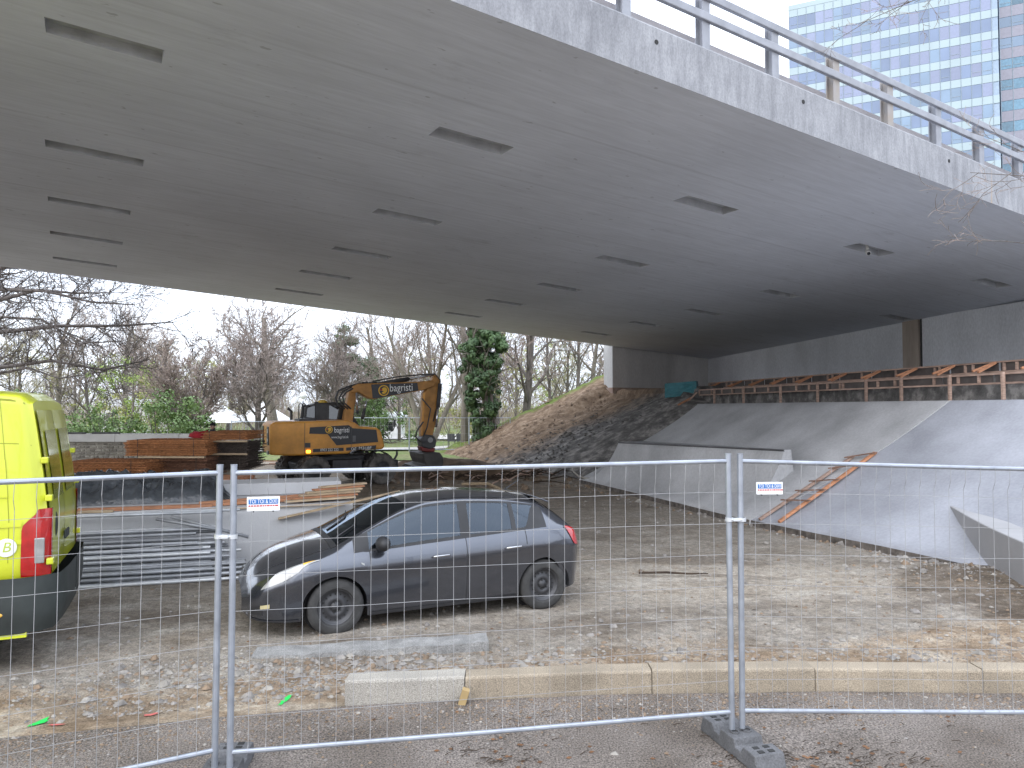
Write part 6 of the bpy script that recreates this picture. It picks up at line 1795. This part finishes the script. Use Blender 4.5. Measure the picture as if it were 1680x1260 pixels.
# tree beside the camera whose twigs hang into the picture at the right
tr, tw = MB(), MB(); base = Vector((8.6, 7.0, 0))
tr.tube([base, base + Vector((0, .1, 3)), base + Vector((-.3, 0, 6.5)), base + Vector((-.6, 0, 9))], [.16, .13, .09, .04], 8)
cfg = dict(BASE); cfg.update(levels=4, wob=.2, up=(0, 0, 0, .01, .01), kids=(0, 0, 4, 4), len=(.5, .5, .55, .5), rmin=.0022, taper=.3, rk=.6)
for a, b, n in (((8.5, 7.1, 4.4), (1592, 283), 5), ((8.5, 7.1, 3.6), (1640, 395), 3), ((8.2, 7.0, 8.2), (1408, 40), 5), ((8.5, 7.1, 4.2), (1660, 245), 4), ((8.2, 7, 8.4), (1500, 4), 3)):
    a = Vector(a); c = at(*b, 7.6); m_ = a.lerp(c, .55) + UP * .15; pts = [a, m_, a.lerp(c, .8) + UP * .02, c]
    tr.tube(pts, [.03, .012, .006, .003], 5)
    for k in range(n):
        p = pts[1].lerp(pts[3], lerp(.2, .95, k / max(1, n - 1))); dr = (pts[3] - pts[1]).normalized(); o = Matrix.Rotation(rnd.uniform(0, 6.28), 3, dr) @ dr.orthogonal().normalized()
        grow(tr, tw, rnd, p, (dr * .9 + o * .5).normalized(), rnd.uniform(.35, .7), .0045, 2, cfg)
t = thing('bare_tree', 'thin bare tree beside the pavement with twigs hanging before the bridge', 'tree', tuple(base))
part('trunk', tr, M_BARK, t, local=False); part('crown', tw, M_TWG, t, local=False)

# ------------------------------------------------------------------ leafy plants
def leaf_mat(name, c, c2): return mat(name, c, .6, var=.25, scale=1.2, col2=c2, rand=.1)
def leaves(g, rnd, c, rad, n, size, shell=.5, mi=0):
    for _ in range(n):
        d = Vector((rnd.gauss(0, 1), rnd.gauss(0, 1), rnd.gauss(0, 1))).normalized(); q = shell + (1 - shell) * rnd.random() ** .5
        p = Vector(c) + Vector((d.x * rad[0], d.y * rad[1], d.z * rad[2])) * q
        a = Vector((rnd.gauss(0, 1), rnd.gauss(0, 1), rnd.gauss(0, 1))).normalized(); b = (d + a * .8).normalized().cross(a); 
        if b.length < .05: continue
        b.normalize(); a = b.cross(d + a * .3).normalized(); s = size * rnd.uniform(.6, 1.4)
        g.add([p - a * s * .5, p + b * s * .5, p + a * s * .6, p - b * s * .5], [(0, 1, 2, 3)], mi)
def leafy(name, label, px, py, Y, blobs, n, size, m, group=None, trunk=None, cat='shrub', seed=1):
    p = at(px, py, Y); z = ground_z(p.x, p.y); rnd = random.Random(seed)
    t = thing(name, label, cat, (p.x, p.y, z), 0, group)
    g = MB()
    tot = sum(b[3] * b[4] * b[5] for b in blobs) ** 1
    for (x, y, zz, a, b, c) in blobs:
        k = max(20, int(n * (a * b * c) ** .67 / sum((q[3] * q[4] * q[5]) ** .67 for q in blobs)))
        leaves(g, rnd, (x, y, zz), (a, b, c), k, size, .12)
    part('crown', g, m, t)
    g = MB()
    if trunk: 
        for pts, r in trunk: g.tube(pts, [lerp(r, r * .5, i / (len(pts) - 1)) for i in range(len(pts))], 7)
    else:
        for k in range(7):
            b = rnd.choice(blobs); g.tube([(rnd.uniform(-.15, .15), rnd.uniform(-.15, .15), 0), (b[0] * .5, b[1] * .5, b[2] * .5), (b[0], b[1], b[2] + b[5] * .6)], [.04, .03, .012], 5)
    part('trunk', g, M_BARK, t)
    return t
# ivy-clad tree
rnd = random.Random(77); bl = []
for k in range(130):
    z = rnd.uniform(.7, 8.0); w = interp([0, 1.5, 3, 5, 6.3, 7.6, 8.6], [.3, .55, .95, 1.4, 1.45, .95, .5], z); a = rnd.uniform(0, 6.28); r = w * rnd.uniform(.2, .95)
    bl.append((math.cos(a) * r - .12 * (z < 2.5), math.sin(a) * r * .8, z, rnd.uniform(.22, .5), rnd.uniform(.22, .5), rnd.uniform(.22, .55)))
iv = leafy('ivy_tree', 'tree thickly clad in dark green ivy beside the bank', 795, 715, 43.5, bl, 26000, .13, leaf_mat('ivy_leaf', (.085, .15, .05), (.03, .06, .025)), None,
      [([(0.3, 0, 0), (.2, 0, 2.5), (0, 0, 5), (.1, 0, 8.5)], .2), ([(.75, .1, 0), (.6, 0, 2), (.35, 0, 4.5)], .17)], 'tree', 5)
iv.rotation_euler = (0, R(-1), 0)
g = MB(); g2 = MB(); cfg = dict(BASE); cfg.update(levels=3, kids=(0, 5, 5, 4), rmin=.012, wob=.22)
for k in range(26):
    z = rnd.uniform(3, 8.2); a = rnd.uniform(0, 6.28); grow(g, g2, rnd, Vector((0, 0, z)), Vector((math.cos(a), math.sin(a), .5)).normalized(), rnd.uniform(1.2, 2.3), .05, 2, cfg)
g.v += []; o = len(g.v); g.add(g2.v, g2.f); part('branches', g, M_BARKP, iv)
def blob_set(seed, n, w, d, h, rmin=.4, rmax=.9):
    r = random.Random(seed); out = []
    for _ in range(n):
        x, y = r.uniform(-1, 1), r.uniform(-1, 1); z = r.random() ** .8 * (1 - .6 * abs(x))
        s = r.uniform(rmin, rmax); out.append((x * w, y * d, .3 + z * h, s, s, s * .8))
    return out
GR = leaf_mat('spring_leaf', (.26, .34, .07), (.13, .19, .04)); GD = leaf_mat('shrub_leaf', (.16, .25, .07), (.07, .12, .035)); GC = leaf_mat('conifer_leaf', (.13, .17, .09), (.05, .075, .04)); GY = leaf_mat('olive_leaf', (.34, .35, .10), (.20, .20, .07))
for i, (px, Y, w, h, n, m, lab) in enumerate((
        (175, 42, 2.0, 2.4, 2600, GD, 'low green shrub left of the white roof'), (262, 40, 2.2, 3.4, 3200, GD, 'green shrub behind the stone wall coping'), (318, 41, 1.3, 2.8, 2200, GD, 'green shrub at the foot of the many-stemmed tree'),
        (232, 55, 3.4, 5.6, 3000, GY, 'yellow-green budding shrub above the white roof'), (40, 52, 5.0, 4.5, 3400, GD, 'dark green hedge showing over the yellow van'), (275, 53, 2.0, 5.8, 1800, GR, 'light green budding shrub right of the yellow-green one'),
        (640, 56, 3.0, 4.2, 3600, GD, 'dark green shrub framed by boom and stick'), (598, 57, 1.6, 3.0, 1600, GD, 'green shrub behind the excavator cab'), (740, 60, 2.2, 3.0, 1200, GY, 'sparse olive shrub between stick and ivy tree'), (905, 58, 3.0, 2.6, 1200, GY, 'sparse olive undergrowth behind the bank'))):
    leafy('shrub', lab, px, 720, Y, blob_set(40 + i, 60, w, w * .6, h, .25, .75), int(n * 1.2), .12, m, 'park shrubs', seed=i)
for i, (px, Y, h, w, lab) in enumerate(((566, 62, 9.6, 2.6, 'broad dark conifer behind the excavator boom'), (606, 60, 6.6, 1.7, 'smaller bluish conifer just above the boom emblem'))):
    r = random.Random(i + 3); bl = []
    for k in range(46):
        z = r.uniform(.5, h); ww = w * (1 - (z / h) ** 1.6) + .2; a = r.uniform(0, 6.28); bl.append((math.cos(a) * ww * .7, math.sin(a) * ww * .7, z, .7, .7, .4))
    leafy('conifer', lab, px, 725, Y, bl, 7000, .15, GC, 'conifers', [([(0, 0, 0), (0, 0, h * .9)], .2)], 'tree', i)

# brushwood closing the park at the back: twigs nobody could count
rnd = random.Random(55); g = MB()
for k in range(15000):
    X = rnd.uniform(-66, 36); Y = rnd.uniform(70, 100); h_ = rnd.uniform(1.2, 5.5) * (.7 + .6 * noise.noise(Vector((X * .15, Y * .1, 0)))); h_ = max(.8, h_)
    b = Vector((X, Y, -.2 + rnd.random() * 2.0)); d = Vector((rnd.gauss(0, .28), rnd.gauss(0, .28), 1)).normalized(); e = b + d * h_
    w = Vector((.02, 0, 0)); mi = 0 if noise.noise(Vector((X * .08, Y * .05, 4))) < .12 else 1
    g.add([b - w, b + w, e], [(0, 1, 2)], mi); s_ = Vector((rnd.gauss(0, .5), rnd.gauss(0, .5), .5)) * h_ * .35; m_ = b.lerp(e, .5); g.add([m_ - w * .7, m_ + w * .7, m_ + s_], [(0, 1, 2)], mi)
o = bpy.data.objects.new('brushwood', g.mesh('brushwood', [M_TWGP, M_TWGY])); COL.objects.link(o); tag(o, 'grey-brown brushwood closing off the park behind the trees', 'brushwood', kind='stuff')

# trees on the street side, seen only as reflections in the car windows
for i, (X, Y, k) in enumerate(((-6.5, -11, 'tall'), (5.5, -15, 'tall2'))):
    tree(k, 0, 0, 0, ('bare street tree behind the viewer mirrored in the front car window', 'bare street tree behind the viewer mirrored in the rear car window')[i], 1.0, i * 2.0, 'street trees mirrored in the car', pos=(X, Y, 0))

# trees just coming into leaf
for i, (px, Y, h_, w, n, m, lab) in enumerate(((120, 62, 7.5, 3.2, 1500, GY, 'tree in yellow-green bud above the left end of the wall'), (215, 50, 6.0, 2.6, 1700, GR, 'tree in fresh green bud over the white pavilion'), (345, 64, 7.0, 2.6, 900, GY, 'tree in yellow-green bud behind the many-stemmed tree'),
        (690, 68, 8.0, 3.0, 1000, GY, 'tree in yellow-green bud behind the pale many-trunked tree'), (845, 62, 9.0, 2.6, 1100, GY, 'tree in yellow-green bud right of the ivy tree'), (910, 70, 9.0, 3.2, 900, GR, 'tree in light green bud behind the bank'))):
    r = random.Random(200 + i); bl = []
    for k in range(70):
        a = r.uniform(0, 6.28); q = w * r.random() ** .5; z = r.uniform(.25, 1) * h_; bl.append((math.cos(a) * q, math.sin(a) * q, z, r.uniform(.2, .6), r.uniform(.2, .6), r.uniform(.2, .5)))
    leafy('budding_tree', lab, px, 720, Y, bl, n * 2, .10, m, 'trees coming into leaf', [([(0, 0, 0), (.1, 0, h_ * .5), (0, .1, h_ * .95)], .12), ([(0, 0, h_ * .3), (w * .4, 0, h_ * .6), (w * .6, .2, h_ * .8)], .05), ([(0, 0, h_ * .35), (-w * .4, .1, h_ * .65), (-w * .6, 0, h_ * .85)], .05)], 'tree', 60 + i)
# ------------------------------------------------------------------ glass office tower at the upper right
M_SPAN = mat('spandrel_glass', (.255, .33, .36), .3, var=.05, scale=.2, spec=.6, world=True)
M_PANE = [mat('pane_blue', (.135, .185, .29), .15, var=.1, scale=.15, spec=.4, rand=.12), mat('pane_light', (.155, .225, .32), .15, var=.1, scale=.15, spec=.4, rand=.12), mat('pane_blind', (.165, .195, .30), .25, var=.05, rand=.12)]
M_MULL = mat('mullion_grey', (.22, .27, .31), .4, var=.05)
M_CORE = mat('tower_core', (.24, .31, .40), .5, var=.1)
def tower(name, label, corner, dirv, width, depth, z0, z1, fh, pw, spans, seed, count, roofbox=False, m_sp=M_SPAN, panes=M_PANE):
    d = Vector((dirv[0], dirv[1], 0)).normalized(); nrm = Vector((d.y, -d.x, 0))      # outward, towards the yard
    if nrm.dot(Vector((-corner[0], -corner[1], 0))) < 0: nrm = -nrm
    t = thing(name, label, 'building', (corner[0] + d.x * width / 2, corner[1] + d.y * width / 2, 0))
    C = Vector((corner[0], corner[1], 0))
    g = MB(); vs = []
    for q in (C, C + d * width):
        for o in (0, -depth):
            for z in (-.3, z1): p = q + nrm * o; vs.append((p.x, p.y, z))
    g.add(vs, [(0, 1, 5, 4), (2, 6, 7, 3), (1, 3, 7, 5), (0, 4, 6, 2), (0, 2, 3, 1), (4, 5, 7, 6)]); part('core', g, M_CORE, t, local=False)
    nf = int((z1 - z0) / fh); nc = int(width / pw); rnd = random.Random(seed)
    def rect(u0, u1, za, zb, o, th):
        g = MB(); a = C + d * u0 + nrm * (o + th / 2); b = C + d * u1 + nrm * (o + th / 2); g.beam((a.x, a.y, (za + zb) / 2), (b.x, b.y, (za + zb) / 2), th, zb - za); return g
    # pane meshes shared between equal pieces
    base = []
    for m in panes:
        mb = MB(); a = d * 0; b = d * (pw - .10); mb.beam((a.x, a.y, 0), (b.x, b.y, 0), .06, fh * (1 - spans) - .10); base.append(mb.mesh('window_pane', m))
    sash = []
    mb = MB(); b0 = d * .12 ; b1 = d * (pw - .22); zz = -(fh * (1 - spans) - .1) * .18
    mb.beam((b0.x, b0.y, zz), (b1.x, b1.y, zz), .05, .06); sash = mb.mesh('sash', MATS['mullion_grey'])
    used = 0
    for f in range(nf):
        ztop = z1 - f * fh; zs = ztop - fh * spans; zl = ztop - fh
        part('spandrel_band', rect(0, width, zs, ztop, .005, .10), m_sp, t, local=False)
        for c in range(nc):
            if used >= count: continue
            k = rnd.choices((0, 1, 2)[:len(panes)], (5, 3, 3)[:len(panes)])[0]; o = part('window_pane', base[k], None, t)
            p = C + d * (c * pw + .05) + nrm * .05 - t.location; o.location = (p.x, p.y, (zs + zl) / 2); used += 1
            if rnd.random() < .4 and count > 100:
                s = part('sash', sash, None, o); s.location = nrm * .05
    for c in range(nc + 1):
        g = MB(); p = C + d * min(width - .03, c * pw) + nrm * .13; g.beam((p.x, p.y, z1 - nf * fh), (p.x, p.y, z1), .06, .08); part('mullion', g, M_MULL, t, local=False)
    part('lower_storeys', rect(0, width, .5, z1 - nf * fh, .004, .08), M_PANE[0], t, local=False)
    part('parapet', rect(-.1, width + .1, z1, z1 + .9, -.4, .55), m_sp, t, local=False)
    if roofbox:
        p = C + d * 4 - nrm * 5; g = MB(); g.box((p.x, p.y, z1 + 1.2), (2.5, 2.5, 2.4)); part('plant_room', g, M_MULL, t, local=False)
    return t
ca = at(1294, 18, 133)
dirv = Vector((.904, -.427))
tower('office_tower', 'pale glass office tower with white floor bands above the railing', (ca.x, ca.y), dirv, 32.4, 24, 30.0, ca.z, 3.62, 1.5, .37, 4, 290, True)
cb = Vector((ca.x, ca.y)) + dirv.normalized() * 33.2 + Vector((2.4, 4.6))
tower('office_tower', 'second bluish glass tower cut off by the picture edge', (cb.x, cb.y), dirv, 24, 20, 30.0, 82.0, 3.62, 1.75, .5, 9, 170, False, mat('spandrel_lilac', (.20, .20, .25), .3, var=.08), [mat('pane_teal', (.09, .19, .27), .06, var=.15, spec=.4, rand=.3), M_PANE[1]])
# ------------------------------------------------------------------ park furniture and far small things
M_WHITEW = mat('white_render', (.74, .74, .73), .8, var=.05)
def low_house(px0, px1, pyt, pyb, Y, depth, roof, label):
    a = at(px0, pyb, Y); b = at(px1, pyb, Y); zt_ = at(px0, pyt, Y).z; z0 = ground_z(a.x, a.y)
    t = thing('park_building', label, 'building', ((a.x + b.x) / 2, Y, z0))
    w = b.x - a.x; h = zt_ - z0
    g = MB(); g.box((0, depth / 2, h * .4), (w, depth, h * .8)); part('wall', g, M_WHITEW, t)
    g = MB(); g.prism([(-w / 2 - .3, h * .8 + .003), (w / 2 + .3, h * .8 + .003), (w / 2 - .4, h), (-w / 2 + .4, h)], -.3, depth + .3); part('roof', g, mat('pale_roof', (.62, .64, .67), .6, var=.06), t)
    n = max(2, int(w / 2.2))
    for k in range(n):
        x = -w / 2 + w * (k + .5) / n; g = MB(); g.box((x, -.02, h * .42), (w / n * .55, .05, h * .38)); part('window', g, M_GLASS, t)
low_house(165, 240, 654, 716, 74, 6, 0, 'low white park pavilion with a pale roof behind shrubs')
low_house(592, 652, 676, 712, 70, 5, 0, 'low white pavilion seen under the excavator boom')
# white tents
for i, (px, Y, w, lab) in enumerate(((352, 62, 4.0, 'white pointed tent behind the mesh bundles'), (428, 66, 4.6, 'white pointed tent left of the excavator tail'))):
    p = at(px, 715, Y); t = thing('tent', lab, 'tent', (p.x, p.y, -.25)); g = MB()
    g.add([(-w / 2, -1.5, 1.5), (w / 2, -1.5, 1.5), (w / 2, 2.5, 1.5), (-w / 2, 2.5, 1.5), (0, .5, 3.3)], [(0, 1, 4), (1, 2, 4), (2, 3, 4), (3, 0, 4), (3, 2, 1, 0)]); part('canopy', g, M_WHITEW, t)
    for x in (-w / 2 + .05, w / 2 - .05):
        for y in (-1.45, 2.45): g = MB(); g.tube([(x, y, 0), (x, y, 1.5)], .03, 6); part('pole', g, M_GALV, t)
# far building site fence behind the excavator
def far_panel(x0, x1, pyt, pyb, Y0, Y1, label):
    fence_panel(at(x0, pyb, Y0), at(x1, pyb, Y1), at(x0, pyt, Y0), at(x1, pyt, Y1), label, 14, 3, .026, .006, 'mesh fence panels along the park', 0)
for i, (x0, x1, lab) in enumerate(((380, 470, 'far mesh fence panel left of the excavator'), (578, 672, 'far mesh fence panel under the boom'), (672, 770, 'far mesh fence panel behind the stick'), (770, 838, 'far mesh fence panel under the ivy tree'))):
    far_panel(x0, x1 - 1, 684 if x0 > 400 else 690, 741 if x0 > 400 else 752, 43.0, 43.3, lab)
# two dark seats in the park
for i, px in enumerate((741, 756)):
    p = on_z(px, 733, -.2); p = at(px, 733, 48.5); t = thing('park_chair', ('dark park seat nearer the stick', 'dark park seat nearer the ivy tree')[i], 'seat', (p.x, p.y, -.13), R(15), 'pair of dark park seats')
    g = MB(); g.box((0, 0, .42), (.5, .45, .04)); part('seat', g, M_BLK, t)
    g = MB(); g.box((0, .24, .66), (.5, .04, .46), Matrix.Rotation(-.2, 3, 'X')); part('backrest', g, M_BLK, t)
    for x in (-.2, .2):
        for y in (-.18, .18): g = MB(); g.tube([(x, y, 0), (x, y, .42)], .02, 6); part('leg', g, M_BLK, t)
# globe lamp
p = at(497, 653, 46); t = thing('park_lamp', 'white globe park lamp just above the excavator hand rails', 'lamp', (p.x, p.y, -.2))
g = MB(); g.tube([(0, 0, 0), (0, 0, p.z)], .05, 8); part('pole', g, M_GALV, t); g = MB(); g.ball((0, 0, p.z + .35), .22, 14, 10); part('globe', g, M_WHITEW, t, smooth=True)
# worker behind the stone wall: head in a dark cap, dark jacket, arms on the coping
p = at(349, 706, 24.2); zb = -.25
wk = thing('person', 'person in a dark cap and jacket standing behind the mesh bundles', 'person', (p.x, p.y, .20), R(180))
me = bpy.data.meshes.new('body')
J = [(0, 0, .95), (0, 0, 1.2), (0, .01, 1.42), (0, .0, 1.52), (0, -.01, 1.62), (0, 0, 1.74), (.2, 0, 1.42), (.27, .03, 1.15), (.22, .25, 1.0), (-.2, 0, 1.42), (-.27, .03, 1.15), (-.22, .25, 1.0), (.1, 0, .9), (.11, .03, .48), (.11, 0, .06), (.11, .13, .03), (-.1, 0, .9), (-.11, .03, .48), (-.11, 0, .06), (-.11, .13, .03)]
Ed = [(0, 1), (1, 2), (2, 3), (3, 4), (4, 5), (2, 6), (6, 7), (7, 8), (2, 9), (9, 10), (10, 11), (0, 12), (12, 13), (13, 14), (14, 15), (0, 16), (16, 17), (17, 18), (18, 19)]
RD = [.17, .18, .17, .065, .085, .07, .08, .06, .045, .08, .06, .045, .1, .07, .05, .04, .1, .07, .05, .04]
me.from_pydata(J, Ed, []); wb_ = bpy.data.objects.new('body', me); COL.objects.link(wb_); wb_.parent = wk
wb_.modifiers.new('skin', 'SKIN'); sm = wb_.modifiers.new('sub', 'SUBSURF'); sm.levels = 1; sm.render_levels = 1
bm = bmesh.new(); bm.from_mesh(me); sk = bm.verts.layers.skin.verify()
for v, r in zip(bm.verts, RD): v[sk].radius = (r, r * .8)
bm.verts.ensure_lookup_table(); bm.verts[0][sk].use_root = True
bm.to_mesh(me); bm.free()
me.materials.append(mat('dark_jacket', (.03, .03, .035), .9))
g = MB(); g.ball((0, .02, 1.655), (.078, .09, .105), 14, 10); g.ball((0, .115, 1.65), (.014, .02, .022), 6, 4); part('head', g, mat('skin', (.48, .30, .23), .6), wk, smooth=True)
g = MB(); g.ball((0, 0, 1.70), (.095, .105, .085), 14, 8); g.box((0, .12, 1.69), (.14, .1, .012)); part('cap', g, mat('cap_black', (.015, .015, .018), .9), wk, smooth=True)
# red jacket thrown over the mesh
p = at(328, 714, 20.6); g = MB(); g.ball((p.x, p.y, p.z), (.27, .24, .13), 16, 10, jit=.5); single('jacket', g, mat('red_cloth', (.38, .02, .03), .85, var=.2, scale=9), 'red jacket bundled on top of the mesh stack', 'jacket', smooth=True)
# boards lying on the coping
for i, (a, b) in enumerate(((152, 180), (178, 196), (110, 140))):
    p = at(a, 711, 22.8); q = at(b, 710, 22.8); p.z = q.z = 1.68; g = MB(); g.beam(p, q, .12, .05); single('board', g, M_BLK, ('long dark board lying on the stone wall coping', 'short dark board next to the long one on the coping', 'dark board on the coping nearest the van')[i], 'board')
# ------------------------------------------------------------------ debris at the foot of the bank
rnd = random.Random(8); g = MB()
for k in range(90):
    px = rnd.uniform(700, 905); py = rnd.gauss(783, 7) ; p = on_ground(px, py); a = rnd.uniform(-.5, .5); l = rnd.uniform(.3, 1.4); d = Vector((math.cos(a), math.sin(a), rnd.uniform(-.05, .2)))
    g.tube([p + UP * .05, p + d * l * .5 + UP * (.1 + rnd.random() * .12), p + d * l + UP * .05], [.03, .025, .01], 5, rnd.choice((0, 0, 1)))
for k in range(160):
    px = rnd.uniform(640, 1000); p = on_ground(px, rnd.gauss(789, 8)); pebble(g, p.x, p.y, site_z(p.x, p.y), .07 * math.exp(rnd.gauss(0, .5)), rnd, 2)
o = bpy.data.objects.new('debris', g.mesh('debris', [M_TWIG, M_TIMB, M_STONE[2]])); COL.objects.link(o); tag(o, 'tangle of branches and clods along the foot of the bank', 'debris', kind='stuff')
g = MB(); g.tube([at(938, 762, 28.2), at(941, 774, 27.6), at(950, 782, 27.2), at(962, 785, 27.0), at(975, 785, 26.9)], .035, 6); single('hose', g, mat('pale_hose', (.42, .39, .34), .6), 'pale curved hose lying on the dark bank', 'hose', smooth=True)
g = MB(); g.tube([on_ground(758, 799) + UP * .1, on_ground(800, 801) + UP * .16, on_ground(822, 806) + UP * .06], .05, 6); single('pole', g, M_TIMBP, 'pale bare pole lying on the ground beyond the car roof', 'pole')
p = on_ground(1048, 942); q = on_ground(1162, 944); g = MB(); g.tube([p + UP * .02, p.lerp(q, .4) + UP * .035, p.lerp(q, .7) + UP * .02, q + UP * .03], [.018, .02, .017, .008], 6); single('stick', g, M_TWIG, 'dark stick lying on the dusty yard behind the car', 'stick')
# soil heap and boards by the excavator wheels
g = MB(); rows = []
for i in range(24):
    row = []
    for j in range(12):
        u, v = i / 23 * 2 - 1, j / 11 * 2 - 1; p = at(735, 785, 29.5); h_ = max(0, 1 - u * u - v * v); row.append((p.x + u * 3.2, p.y + v * 1.6, -.3 + .75 * h_ + .16 * noise.fractal(Vector((u * 4, v * 4, 1)), .9, 2, 3) * (h_ > 0)))
    rows.append(row)
g.grid(rows); single('soil_heap', g, mat('heap_soil', (.17, .115, .075), .95, var=.35, scale=3, bump=.9, bscale=9, world=True), 'brown soil heap under the excavator bucket', 'soil heap', smooth=True)
for i in range(9):
    p = on_ground(rnd.uniform(405, 470), rnd.uniform(762, 800)); a = rnd.uniform(-.15, .3); l = rnd.uniform(1.0, 2.6); d = Vector((math.cos(a), math.sin(a), 0)); g = MB(); g.beam(p + UP * (.04 + .03 * i), p + d * l + UP * (.04 + .03 * i), .14, .03)
    single('plank', g, (M_TIMBP, M_TIMBO, M_TIMB)[i % 3], 'board strewn on the ground left of the excavator wheels', 'plank', 'boards strewn left of the excavator')
